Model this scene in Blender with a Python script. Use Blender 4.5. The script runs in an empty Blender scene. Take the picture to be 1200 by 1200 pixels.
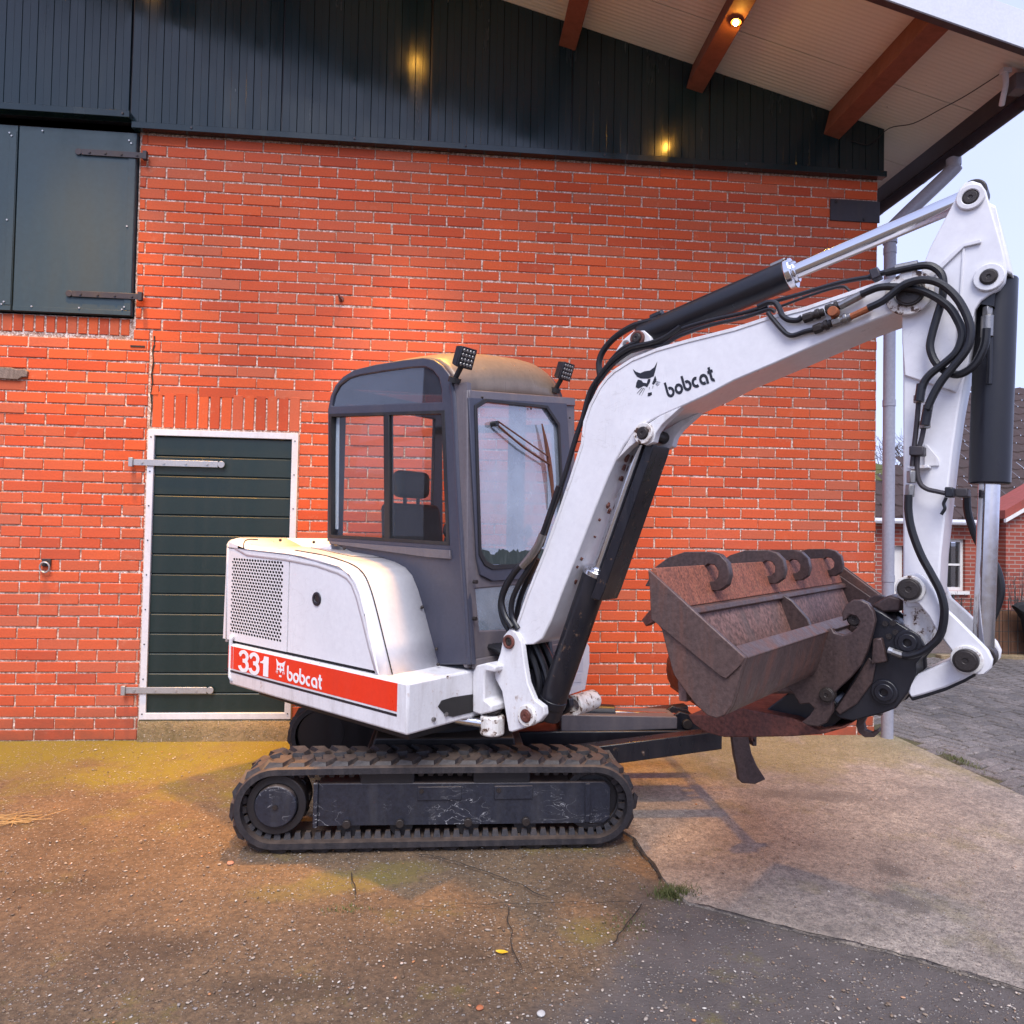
import bpy, bmesh, math, random
from mathutils import Vector, Matrix, geometry, noise
R = math.radians
rnd = random.Random(7)
scene = bpy.context.scene
COL = scene.collection

# ------------------------------------------------------------------ camera
cam_data = bpy.data.cameras.new('camera')
cam_data.sensor_width = 36.0
cam_data.lens = 25.2
cam_data.clip_start = 0.05
cam_data.clip_end = 2000.0
cam = bpy.data.objects.new('camera', cam_data)
COL.objects.link(cam)
cx, cy, cz = Vector((0.99601, -0.08707, 0.01945)), Vector((-0.02164, -0.0242, 0.99947)), Vector((-0.08655, -0.99591, -0.02599))
cam.matrix_world = Matrix(((cx.x, cy.x, cz.x, 0.0), (cx.y, cy.y, cz.y, 0.0), (cx.z, cy.z, cz.z, 1.535), (0, 0, 0, 1)))
scene.camera = cam

# ------------------------------------------------------------------ sky, sun, exposure
world = bpy.data.worlds.new('World')
scene.world = world
world.use_nodes = True
wn, wl = world.node_tree.nodes, world.node_tree.links
wn.clear()
sky = wn.new('ShaderNodeTexSky')
sky.sky_type = 'NISHITA'
sky.sun_disc = False
SUN_EL, SUN_AZ = R(53), R(186)           # low sun behind thin, even cloud, behind and a little left of the camera
sky.sun_elevation = SUN_EL
sky.sun_rotation = SUN_AZ
sky.air_density = 1.0
sky.dust_density = 2.0
sky.ozone_density = 2.0
# thin pale cloud over the sky, a little uneven
tc = wn.new('ShaderNodeTexCoord')
cn = wn.new('ShaderNodeTexNoise')
cn.inputs['Scale'].default_value = 1.3
cn.inputs['Detail'].default_value = 5.0
wl.new(tc.outputs['Generated'], cn.inputs['Vector'])
cr = wn.new('ShaderNodeValToRGB')
cr.color_ramp.elements[0].position = 0.3
cr.color_ramp.elements[0].color = (0.62, 0.62, 0.62, 1)
cr.color_ramp.elements[1].position = 0.75
cr.color_ramp.elements[1].color = (0.92, 0.92, 0.92, 1)
wl.new(cn.outputs['Fac'], cr.inputs[0])
cm = wn.new('ShaderNodeMix')
cm.data_type = 'RGBA'
cm.inputs[7].default_value = (4.3, 4.75, 7.5, 1)
wl.new(cr.outputs[0], cm.inputs[0])
wl.new(sky.outputs[0], cm.inputs[6])
bg = wn.new('ShaderNodeBackground')
bg.inputs['Strength'].default_value = 0.12
wo = wn.new('ShaderNodeOutputWorld')
wl.new(cm.outputs[2], bg.inputs['Color'])
wl.new(bg.outputs[0], wo.inputs['Surface'])
sun_data = bpy.data.lights.new('sun', 'SUN')
sun_data.energy = 2.0
sun_data.angle = R(32)
sun_data.color = (1.0, 0.98, 0.97)
sun = bpy.data.objects.new('sun', sun_data)
COL.objects.link(sun)
to_sun = Vector((math.sin(SUN_AZ) * math.cos(SUN_EL), math.cos(SUN_AZ) * math.cos(SUN_EL), math.sin(SUN_EL)))
sun.rotation_euler = to_sun.to_track_quat('Z', 'Y').to_euler()
sun.location = to_sun * 30
scene.view_settings.view_transform = 'Standard'
scene.view_settings.look = 'None'
scene.view_settings.gamma = 1.0
scene.view_settings.use_curve_mapping = False
scene.view_settings.exposure = 0.8

# ------------------------------------------------------------------ materials
def nodes_of(name):
    m = bpy.data.materials.new(name)
    m.use_nodes = True
    nt = m.node_tree
    return m, nt, nt.nodes['Principled BSDF']

def N(nt, kind, **kw):
    n = nt.nodes.new(kind)
    for k, v in kw.items():
        if k.startswith('in_'):
            key = k[3:]
            n.inputs[int(key) if key.isdigit() else key].default_value = v
        else:
            setattr(n, k, v)
    return n

def ramp(nt, src, stops):
    n = nt.nodes.new('ShaderNodeValToRGB')
    e = n.color_ramp.elements
    while len(e) < len(stops):
        e.new(0.5)
    for i, (p, c) in enumerate(stops):
        e[i].position = p
        e[i].color = (c, c, c, 1) if isinstance(c, (int, float)) else (*c, 1)
    nt.links.new(src, n.inputs[0])
    return n.outputs[0]

def ramp_wide(nt, src, top):
    n = N(nt, 'ShaderNodeMapRange', in_1=1.65, in_2=1.15, in_3=0.0, in_4=top)
    nt.links.new(src, n.inputs[0])
    return n.outputs[0]

def mix(nt, fac, a, b, blend='MIX'):
    n = nt.nodes.new('ShaderNodeMix')
    n.data_type = 'RGBA'
    n.blend_type = blend
    for sock, v in ((0, fac), (6, a), (7, b)):
        if isinstance(v, (int, float)):
            n.inputs[sock].default_value = v
        elif isinstance(v, tuple):
            n.inputs[sock].default_value = (*v, 1)
        else:
            nt.links.new(v, n.inputs[sock])
    return n.outputs[2]

def noise_tex(nt, scale, detail=4.0, rough=0.55, vec=None, dist=0.0):
    n = N(nt, 'ShaderNodeTexNoise', in_Scale=scale, in_Detail=detail, in_Roughness=rough, in_Distortion=dist)
    if vec is not None:
        nt.links.new(vec, n.inputs['Vector'])
    return n.outputs['Fac']

def obj_coord(nt, scale=(1, 1, 1), rot=(0, 0, 0)):
    tc = nt.nodes.new('ShaderNodeTexCoord')
    mp = nt.nodes.new('ShaderNodeMapping')
    mp.inputs['Scale'].default_value = scale
    mp.inputs['Rotation'].default_value = rot
    nt.links.new(tc.outputs['Object'], mp.inputs['Vector'])
    return mp.outputs[0]

def bump(nt, bsdf, height, strength=0.3, dist=0.01):
    b = N(nt, 'ShaderNodeBump', in_Strength=strength, in_Distance=dist)
    nt.links.new(height, b.inputs['Height'])
    nt.links.new(b.outputs[0], bsdf.inputs['Normal'])
    return b

def paint(name, col, rough=0.4, metal=0.0, dirt=0.25, dirt_col=(0.09, 0.07, 0.055), chips=0.0, chip_col=(0.06, 0.025, 0.012),
          scratch=0.0, scratch_col=(0.35, 0.35, 0.36), scale=6.0, bumpy=0.05, coat=0.0, dust_top=0.0, grain=0.1):
    m, nt, b = nodes_of(name)
    v = obj_coord(nt)
    big = noise_tex(nt, scale * 0.35, 6, 0.65, v)
    fine = noise_tex(nt, scale * 9, 4, 0.6, v)
    streak = noise_tex(nt, scale, 5, 0.6, obj_coord(nt, (2.2, 2.2, 0.35)))
    c = mix(nt, ramp(nt, big, ((0.35, 0.0), (0.75, 1.0))), tuple(x * 0.93 for x in col), tuple(min(1, x * 1.05) for x in col))
    c = mix(nt, grain, c, ramp(nt, fine, ((0.28, 0.0), (0.72, 1.0))), 'OVERLAY')
    if dirt:
        f = N(nt, 'ShaderNodeMath', operation='MULTIPLY')
        nt.links.new(ramp(nt, streak, ((0.48, 0.0), (0.78, 1.0))), f.inputs[0])
        f.inputs[1].default_value = dirt
        c = mix(nt, f.outputs[0], c, dirt_col)
    rgh = None
    if scratch:
        w = N(nt, 'ShaderNodeTexNoise', in_Scale=scale * 0.8, in_Detail=3.0, in_Roughness=0.6, in_Distortion=1.6)
        nt.links.new(obj_coord(nt, (1, 1, 2.5), (0.2, 0.5, 0.3)), w.inputs['Vector'])
        line = ramp(nt, w.outputs['Fac'], ((0.492, 0.0), (0.5, 1.0), (0.508, 0.0)))
        gate = ramp(nt, noise_tex(nt, scale * 0.6, 3, 0.5, v), ((0.5, 0.0), (0.62, scratch)))
        f = N(nt, 'ShaderNodeMath', operation='MULTIPLY')
        nt.links.new(line, f.inputs[0]); nt.links.new(gate, f.inputs[1])
        c = mix(nt, f.outputs[0], c, scratch_col)
    if chips:
        ch = noise_tex(nt, scale * 2.2, 5, 0.7, v)
        f = ramp(nt, ch, ((0.74 - 0.16 * chips, 0.0), (0.76 - 0.16 * chips, 1.0)))
        halo = ramp(nt, ch, ((0.66 - 0.16 * chips, 0.0), (0.76 - 0.16 * chips, 0.5)))
        c = mix(nt, halo, c, (0.35, 0.2, 0.11))
        c = mix(nt, f, c, chip_col)
    if dust_top:
        g = nt.nodes.new('ShaderNodeNewGeometry')
        s = nt.nodes.new('ShaderNodeSeparateXYZ')
        nt.links.new(g.outputs['Normal'], s.inputs[0])
        f = N(nt, 'ShaderNodeMath', operation='MULTIPLY')
        nt.links.new(ramp(nt, s.outputs['Z'], ((0.3, 0.0), (0.9, 1.0))), f.inputs[0])
        nt.links.new(ramp(nt, streak, ((0.3, 0.2), (0.7, dust_top))), f.inputs[1])
        c = mix(nt, f.outputs[0], c, (0.2, 0.135, 0.095))
    nt.links.new(c, b.inputs['Base Color'])
    rr = ramp(nt, streak, ((0.3, max(0.05, rough - 0.08)), (0.8, min(1, rough + 0.18))))
    nt.links.new(rr, b.inputs['Roughness'])
    b.inputs['Metallic'].default_value = metal
    b.inputs['Coat Weight'].default_value = coat
    b.inputs['Coat Roughness'].default_value = 0.15
    if bumpy:
        bump(nt, b, fine, bumpy, 0.004)
    return m

M = {}
M['white'] = paint('white_paint', (0.72, 0.71, 0.735), 0.32, dirt=0.07, dirt_col=(0.36, 0.31, 0.27), coat=0.25, bumpy=0.02, scale=4, scratch=0.35, scratch_col=(0.45, 0.43, 0.42))
M['white_worn'] = paint('worn_white_paint', (0.70, 0.69, 0.71), 0.42, dirt=0.35, dirt_col=(0.25, 0.2, 0.16), chips=0.35, bumpy=0.05, scale=9)
M['white_chipped'] = paint('chipped_white_paint', (0.72, 0.70, 0.68), 0.5, dirt=0.5, dirt_col=(0.2, 0.15, 0.11), chips=1.0, bumpy=0.1, scale=14)
M['grey'] = paint('dark_grey_cab_paint', (0.042, 0.044, 0.066), 0.40, dirt=0.3, dirt_col=(0.09, 0.085, 0.10), bumpy=0.03, coat=0.1)
M['greytrim'] = paint('faded_grey_trim', (0.12, 0.105, 0.115), 0.36, dirt=0.5, dirt_col=(0.2, 0.16, 0.15), bumpy=0.05)
M['black'] = paint('black_steel_paint', (0.010, 0.010, 0.015), 0.34, dirt=0.2, dirt_col=(0.035, 0.03, 0.03), bumpy=0.05)
M['blackchip'] = paint('chipped_black_paint', (0.010, 0.010, 0.015), 0.3, dirt=0.25, dirt_col=(0.045, 0.033, 0.03), chips=0.25, chip_col=(0.3, 0.28, 0.26), bumpy=0.05, scale=11)
M['frame'] = paint('scratched_track_frame', (0.016, 0.018, 0.028), 0.42, grain=0.35, dirt=0.4, dirt_col=(0.05, 0.045, 0.045), scratch=1.0, bumpy=0.15, scale=7, dust_top=0.6)
M['under'] = paint('oily_undercarriage', (0.009, 0.008, 0.010), 0.5, dirt=0.4, dirt_col=(0.035, 0.026, 0.02), bumpy=0.2, dust_top=0.5)
M['rubber'] = paint('track_rubber', (0.018, 0.016, 0.019), 0.6, grain=0.5, dirt=0.6, dirt_col=(0.075, 0.058, 0.052), bumpy=0.35, scale=8, dust_top=0.42)
M['hose'] = paint('hose_rubber', (0.007, 0.007, 0.010), 0.38, dirt=0.2, dirt_col=(0.025, 0.022, 0.02), bumpy=0.1, scale=20)
M['roofskin'] = paint('pale_cab_roof', (0.19, 0.145, 0.11), 0.32, dirt=0.5, dirt_col=(0.11, 0.085, 0.07), bumpy=0.03)
M['seal'] = paint('window_rubber', (0.012, 0.012, 0.014), 0.5, dirt=0.3, bumpy=0.05)
M['pin'] = paint('greasy_pin_steel', (0.035, 0.028, 0.026), 0.42, metal=0.35, dirt=0.6, dirt_col=(0.03, 0.02, 0.015), bumpy=0.3, scale=20)
M['fitting'] = paint('zinc_fitting', (0.3, 0.29, 0.28), 0.35, metal=0.9, dirt=0.5, bumpy=0.1, scale=30)
M['rustfit'] = paint('rusty_fitting', (0.32, 0.09, 0.03), 0.7, metal=0.1, dirt=0.4, bumpy=0.3, scale=30)
M['bucket'] = paint('worn_bucket_steel', (0.105, 0.066, 0.058), 0.46, grain=0.28, metal=0.25, dirt=0.75, dirt_col=(0.20, 0.075, 0.045), bumpy=0.3, scale=9, scratch=0.25, scratch_col=(0.25, 0.2, 0.19))
M['ear'] = paint('brown_ear_steel', (0.065, 0.042, 0.040), 0.42, grain=0.4, metal=0.2, dirt=0.5, dirt_col=(0.11, 0.06, 0.045), bumpy=0.2, scale=10)
M['rust'] = paint('orange_rust', (0.26, 0.085, 0.048), 0.7, metal=0.1, grain=0.7, dirt=0.9, dirt_col=(0.12, 0.05, 0.04), bumpy=0.4, scale=13, chips=0.4, chip_col=(0.5, 0.16, 0.05))
M['rustgrey'] = paint('rusty_inner_steel', (0.20, 0.105, 0.085), 0.6, grain=0.7, metal=0.15, dirt=0.85, dirt_col=(0.11, 0.085, 0.08), bumpy=0.4, scale=7, chips=0.15, chip_col=(0.42, 0.12, 0.05))
M['rustdark'] = paint('red_brown_rust', (0.13, 0.042, 0.030), 0.55, grain=0.5, metal=0.15, dirt=0.6, dirt_col=(0.09, 0.05, 0.045), bumpy=0.35, scale=8)
M['wiperrust'] = paint('flaking_wiper', (0.16, 0.055, 0.03), 0.6, metal=0.2, dirt=0.8, dirt_col=(0.03, 0.03, 0.03), bumpy=0.3, scale=40)
M['red'] = paint('red_decal', (0.76, 0.035, 0.01), 0.35, dirt=0.08, bumpy=0.0)
M['decalblack'] = paint('black_decal', (0.012, 0.013, 0.02), 0.35, dirt=0.0, bumpy=0.0)
M['decalwhite'] = paint('white_decal', (0.82, 0.81, 0.82), 0.35, dirt=0.05, bumpy=0.0)
M['seam'] = paint('panel_gap', (0.02, 0.018, 0.018), 0.8, dirt=0.0, bumpy=0.0)
M['vinyl'] = paint('black_seat_vinyl', (0.006, 0.006, 0.006), 0.6, dirt=0.5, dirt_col=(0.02, 0.014, 0.012), bumpy=0.3, scale=20)
M['green'] = paint('dark_green_steel', (0.007, 0.021, 0.027), 0.17, dirt=0.0, grain=0.0, dirt_col=(0.016, 0.024, 0.03), bumpy=0.0, scale=3)
M['shutter'] = paint('blue_green_shutter_paint', (0.020, 0.044, 0.058), 0.5, dirt=0.15, dirt_col=(0.03, 0.045, 0.055), bumpy=0.02, scale=3)
M['doorgreen'] = paint('dark_green_door_board', (0.006, 0.018, 0.017), 0.4, dirt=0.25, dirt_col=(0.012, 0.02, 0.02), bumpy=0.08, scale=5)
M['doorframe'] = paint('pale_grey_frame', (0.62, 0.62, 0.66), 0.4, dirt=0.25, dirt_col=(0.3, 0.26, 0.24), bumpy=0.03)
M['galv'] = paint('galvanised_steel', (0.42, 0.43, 0.45), 0.4, metal=0.6, dirt=0.3, dirt_col=(0.25, 0.22, 0.2), bumpy=0.05, scale=12)
M['anchor'] = paint('weathered_iron_anchor', (0.17, 0.14, 0.125), 0.7, metal=0.1, dirt=0.7, dirt_col=(0.05, 0.04, 0.035), bumpy=0.4, scale=16, grain=0.5)
M['iron'] = paint('dark_iron', (0.04, 0.035, 0.042), 0.5, metal=0.3, dirt=0.4, bumpy=0.1)
M['purlin'] = paint('red_brown_timber', (0.22, 0.070, 0.038), 0.65, dirt=0.4, dirt_col=(0.08, 0.03, 0.02), bumpy=0.2, scale=5)
M['barge'] = paint('white_bargeboard_paint', (0.62, 0.63, 0.67), 0.35, dirt=0.1, dirt_col=(0.5, 0.48, 0.45), bumpy=0.01)
M['gutter'] = paint('brown_gutter', (0.045, 0.032, 0.036), 0.4, dirt=0.4, dirt_col=(0.1, 0.085, 0.08), bumpy=0.05)
M['pipe'] = paint('grey_plastic_pipe', (0.30, 0.30, 0.35), 0.35, dirt=0.2, dirt_col=(0.2, 0.19, 0.2), bumpy=0.02)
M['tile'] = paint('dark_roof_tile', (0.055, 0.034, 0.031), 1.0, dirt=0.5, dirt_col=(0.05, 0.045, 0.04), bumpy=0.2, scale=2)
M['moss'] = paint('mossy_roof_tile', (0.095, 0.10, 0.025), 0.9, dirt=0.7, dirt_col=(0.06, 0.05, 0.04), bumpy=0.4, scale=3)
M['redtile'] = paint('red_verge_tile', (0.30, 0.06, 0.04), 0.6, dirt=0.3, bumpy=0.1)
M['wood'] = paint('brown_fence_board', (0.16, 0.075, 0.04), 0.75, dirt=0.5, dirt_col=(0.07, 0.04, 0.025), bumpy=0.3, scale=5)
M['wire'] = paint('dark_fence_wire', (0.05, 0.045, 0.04), 0.6, metal=0.3, dirt=0.3)
M['cloth'] = paint('black_cloth', (0.009, 0.009, 0.011), 0.9, dirt=0.2, bumpy=0.5, scale=14)
M['bark'] = paint('bare_twig_bark', (0.10, 0.075, 0.07), 0.85, dirt=0.4, bumpy=0.3)
M['leafyellow'] = paint('yellow_leaf', (0.65, 0.42, 0.02), 0.6, dirt=0.2, bumpy=0.1)
M['straw'] = paint('straw', (0.45, 0.28, 0.11), 0.8, dirt=0.2)
M['grass'] = paint('grass_blade', (0.085, 0.10, 0.025), 0.7, dirt=0.4, dirt_col=(0.14, 0.1, 0.04))
M['winred'] = paint('window_frame_white', (0.75, 0.73, 0.70), 0.4, dirt=0.15)

def chrome():
    m, nt, b = nodes_of('chrome_rod')
    b.inputs['Base Color'].default_value = (0.68, 0.68, 0.70, 1)
    b.inputs['Metallic'].default_value = 1.0
    f = noise_tex(nt, 40, 3, 0.6, obj_coord(nt))
    nt.links.new(ramp(nt, f, ((0.3, 0.08), (0.8, 0.24))), b.inputs['Roughness'])
    return m
M['chrome'] = chrome()

def glass(name, film=0.1, film_col=(0.7, 0.72, 0.75), tint=(0.86, 0.9, 0.92), grime_low=0.0, refl=1.0):
    m = bpy.data.materials.new(name)
    m.use_nodes = True
    nt = m.node_tree
    nt.nodes.clear()
    out = nt.nodes.new('ShaderNodeOutputMaterial')
    tr = N(nt, 'ShaderNodeBsdfTransparent'); tr.inputs[0].default_value = (*tint, 1)
    gl = N(nt, 'ShaderNodeBsdfGlossy', in_Roughness=0.015)
    df = N(nt, 'ShaderNodeBsdfDiffuse'); df.inputs[0].default_value = (*film_col, 1)
    fr = N(nt, 'ShaderNodeFresnel', in_IOR=1.52)
    mul = N(nt, 'ShaderNodeMath', operation='MULTIPLY'); mul.inputs[1].default_value = refl
    ge = nt.nodes.new('ShaderNodeNewGeometry')
    fb = N(nt, 'ShaderNodeMath', operation='SUBTRACT'); fb.inputs[0].default_value = 1.0
    nt.links.new(ge.outputs['Backfacing'], fb.inputs[1])
    ff = N(nt, 'ShaderNodeMath', operation='MULTIPLY')
    nt.links.new(fr.outputs[0], ff.inputs[0]); nt.links.new(fb.outputs[0], ff.inputs[1])
    nt.links.new(ff.outputs[0], mul.inputs[0])
    m1 = nt.nodes.new('ShaderNodeMixShader')
    m2 = nt.nodes.new('ShaderNodeMixShader')
    v = obj_coord(nt)
    f = ramp(nt, noise_tex(nt, 5, 6, 0.7, v), ((0.3, film * 0.6), (0.75, min(1, film * 1.35))))
    nt.links.new(f, m1.inputs[0])
    nt.links.new(tr.outputs[0], m1.inputs[1]); nt.links.new(df.outputs[0], m1.inputs[2])
    nt.links.new(mul.outputs[0], m2.inputs[0])
    nt.links.new(m1.outputs[0], m2.inputs[1]); nt.links.new(gl.outputs[0], m2.inputs[2])
    nt.links.new(m2.outputs[0], out.inputs[0])
    return m
M['glass'] = glass('cab_side_glass', 0.008, refl=0.85)
M['tinted'] = glass('smoked_top_glass', 0.12, (0.25, 0.3, 0.42), (0.25, 0.27, 0.3), refl=2.2)
M['screen'] = glass('dusty_sky_pale_windscreen', 0.34, (0.56, 0.62, 0.70), tint=(0.68, 0.76, 0.84), refl=3.6)  # pale blue-grey film paints in reflected sky along with dust
M['houseglass'] = glass('house_window_glass', 0.03, tint=(0.5, 0.5, 0.5))

def emit(name, col, s):
    m = bpy.data.materials.new(name); m.use_nodes = True
    nt = m.node_tree; nt.nodes.clear()
    e = N(nt, 'ShaderNodeEmission', in_Strength=s); e.inputs[0].default_value = (*col, 1)
    o = nt.nodes.new('ShaderNodeOutputMaterial'); nt.links.new(e.outputs[0], o.inputs[0])
    return m
M['bulb'] = emit('amber_bulb', (1.0, 0.50, 0.07), 330.0)

def brick_mat():
    m, nt, b = nodes_of('orange_red_brick')
    at = N(nt, 'ShaderNodeAttribute', attribute_name='tint')
    oi = nt.nodes.new('ShaderNodeObjectInfo')
    add = N(nt, 'ShaderNodeMath', operation='ADD')
    nt.links.new(at.outputs['Fac'], add.inputs[0]); nt.links.new(oi.outputs['Random'], add.inputs[1])
    fr = N(nt, 'ShaderNodeMath', operation='FRACT'); nt.links.new(add.outputs[0], fr.inputs[0])
    g = nt.nodes.new('ShaderNodeNewGeometry')
    v = g.outputs['Position']
    base = ramp(nt, fr.outputs[0], ((0.0, (0.43, 0.055, 0.013)), (0.25, (0.55, 0.075, 0.014)), (0.55, (0.59, 0.090, 0.017)), (0.8, (0.50, 0.090, 0.028)), (0.93, (0.47, 0.105, 0.045)), (1.0, (0.59, 0.065, 0.007))))
    wall = noise_tex(nt, 0.55, 3, 0.5, v)
    base = mix(nt, ramp(nt, wall, ((0.45, 0.0), (0.75, 0.5))), base, (0.42, 0.12, 0.080))
    fine = noise_tex(nt, 70, 5, 0.7, v)
    base = mix(nt, ramp(nt, fine, ((0.3, 0.30), (0.62, 0.0))), base, (0.26, 0.05, 0.025))
    spot = noise_tex(nt, 9, 6, 0.75, v)
    base = mix(nt, ramp(nt, spot, ((0.60, 0.0), (0.80, 0.38))), base, (0.58, 0.33, 0.22))
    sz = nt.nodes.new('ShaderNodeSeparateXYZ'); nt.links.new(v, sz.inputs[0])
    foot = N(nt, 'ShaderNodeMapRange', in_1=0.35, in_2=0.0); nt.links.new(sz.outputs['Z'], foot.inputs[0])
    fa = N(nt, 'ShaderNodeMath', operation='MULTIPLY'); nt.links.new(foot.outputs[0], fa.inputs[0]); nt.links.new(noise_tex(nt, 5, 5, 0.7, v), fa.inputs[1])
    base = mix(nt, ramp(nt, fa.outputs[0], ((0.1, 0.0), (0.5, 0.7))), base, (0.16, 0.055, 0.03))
    base = mix(nt, ramp(nt, noise_tex(nt, 30, 3, 0.7, v), ((0.70, 0.0), (0.76, 0.5))), base, (0.08, 0.03, 0.02))
    nt.links.new(base, b.inputs['Base Color'])
    b.inputs['Roughness'].default_value = 0.8
    bump(nt, b, fine, 0.5, 0.004)
    return m
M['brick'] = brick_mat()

def mortar_mat():
    m, nt, b = nodes_of('crumbly_pale_mortar')
    g = nt.nodes.new('ShaderNodeNewGeometry'); v = g.outputs['Position']
    f = noise_tex(nt, 60, 5, 0.75, v)
    c = ramp(nt, f, ((0.36, (0.22, 0.11, 0.075)), (0.5, (0.46, 0.31, 0.24)), (0.62, (0.84, 0.75, 0.69))))
    c = mix(nt, ramp(nt, noise_tex(nt, 2.2, 4, 0.6, v), ((0.5, 0.0), (0.75, 0.5))), c, (0.42, 0.24, 0.14))
    nt.links.new(c, b.inputs['Base Color'])
    b.inputs['Roughness'].default_value = 0.95
    bump(nt, b, f, 0.9, 0.008)
    return m
M['mortar'] = mortar_mat()

def soffit_mat():
    m, nt, b = nodes_of('ribbed_cream_soffit')
    g = nt.nodes.new('ShaderNodeNewGeometry'); v = g.outputs['Position']
    w = N(nt, 'ShaderNodeTexWave', wave_type='BANDS', bands_direction='Y', in_Scale=9.0)
    nt.links.new(v, w.inputs['Vector'])
    f = noise_tex(nt, 1.5, 5, 0.6, v)
    c = mix(nt, ramp(nt, f, ((0.4, 0.0), (0.75, 0.5))), (0.72, 0.68, 0.60), (0.60, 0.55, 0.47))
    c = mix(nt, ramp(nt, noise_tex(nt, 14, 3, 0.7, v), ((0.72, 0.0), (0.76, 0.7))), c, (0.12, 0.09, 0.07))
    nt.links.new(c, b.inputs['Base Color'])
    b.inputs['Roughness'].default_value = 0.6
    bump(nt, b, w.outputs['Fac'], 0.35, 0.006)
    return m
M['soffit'] = soffit_mat()

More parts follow.
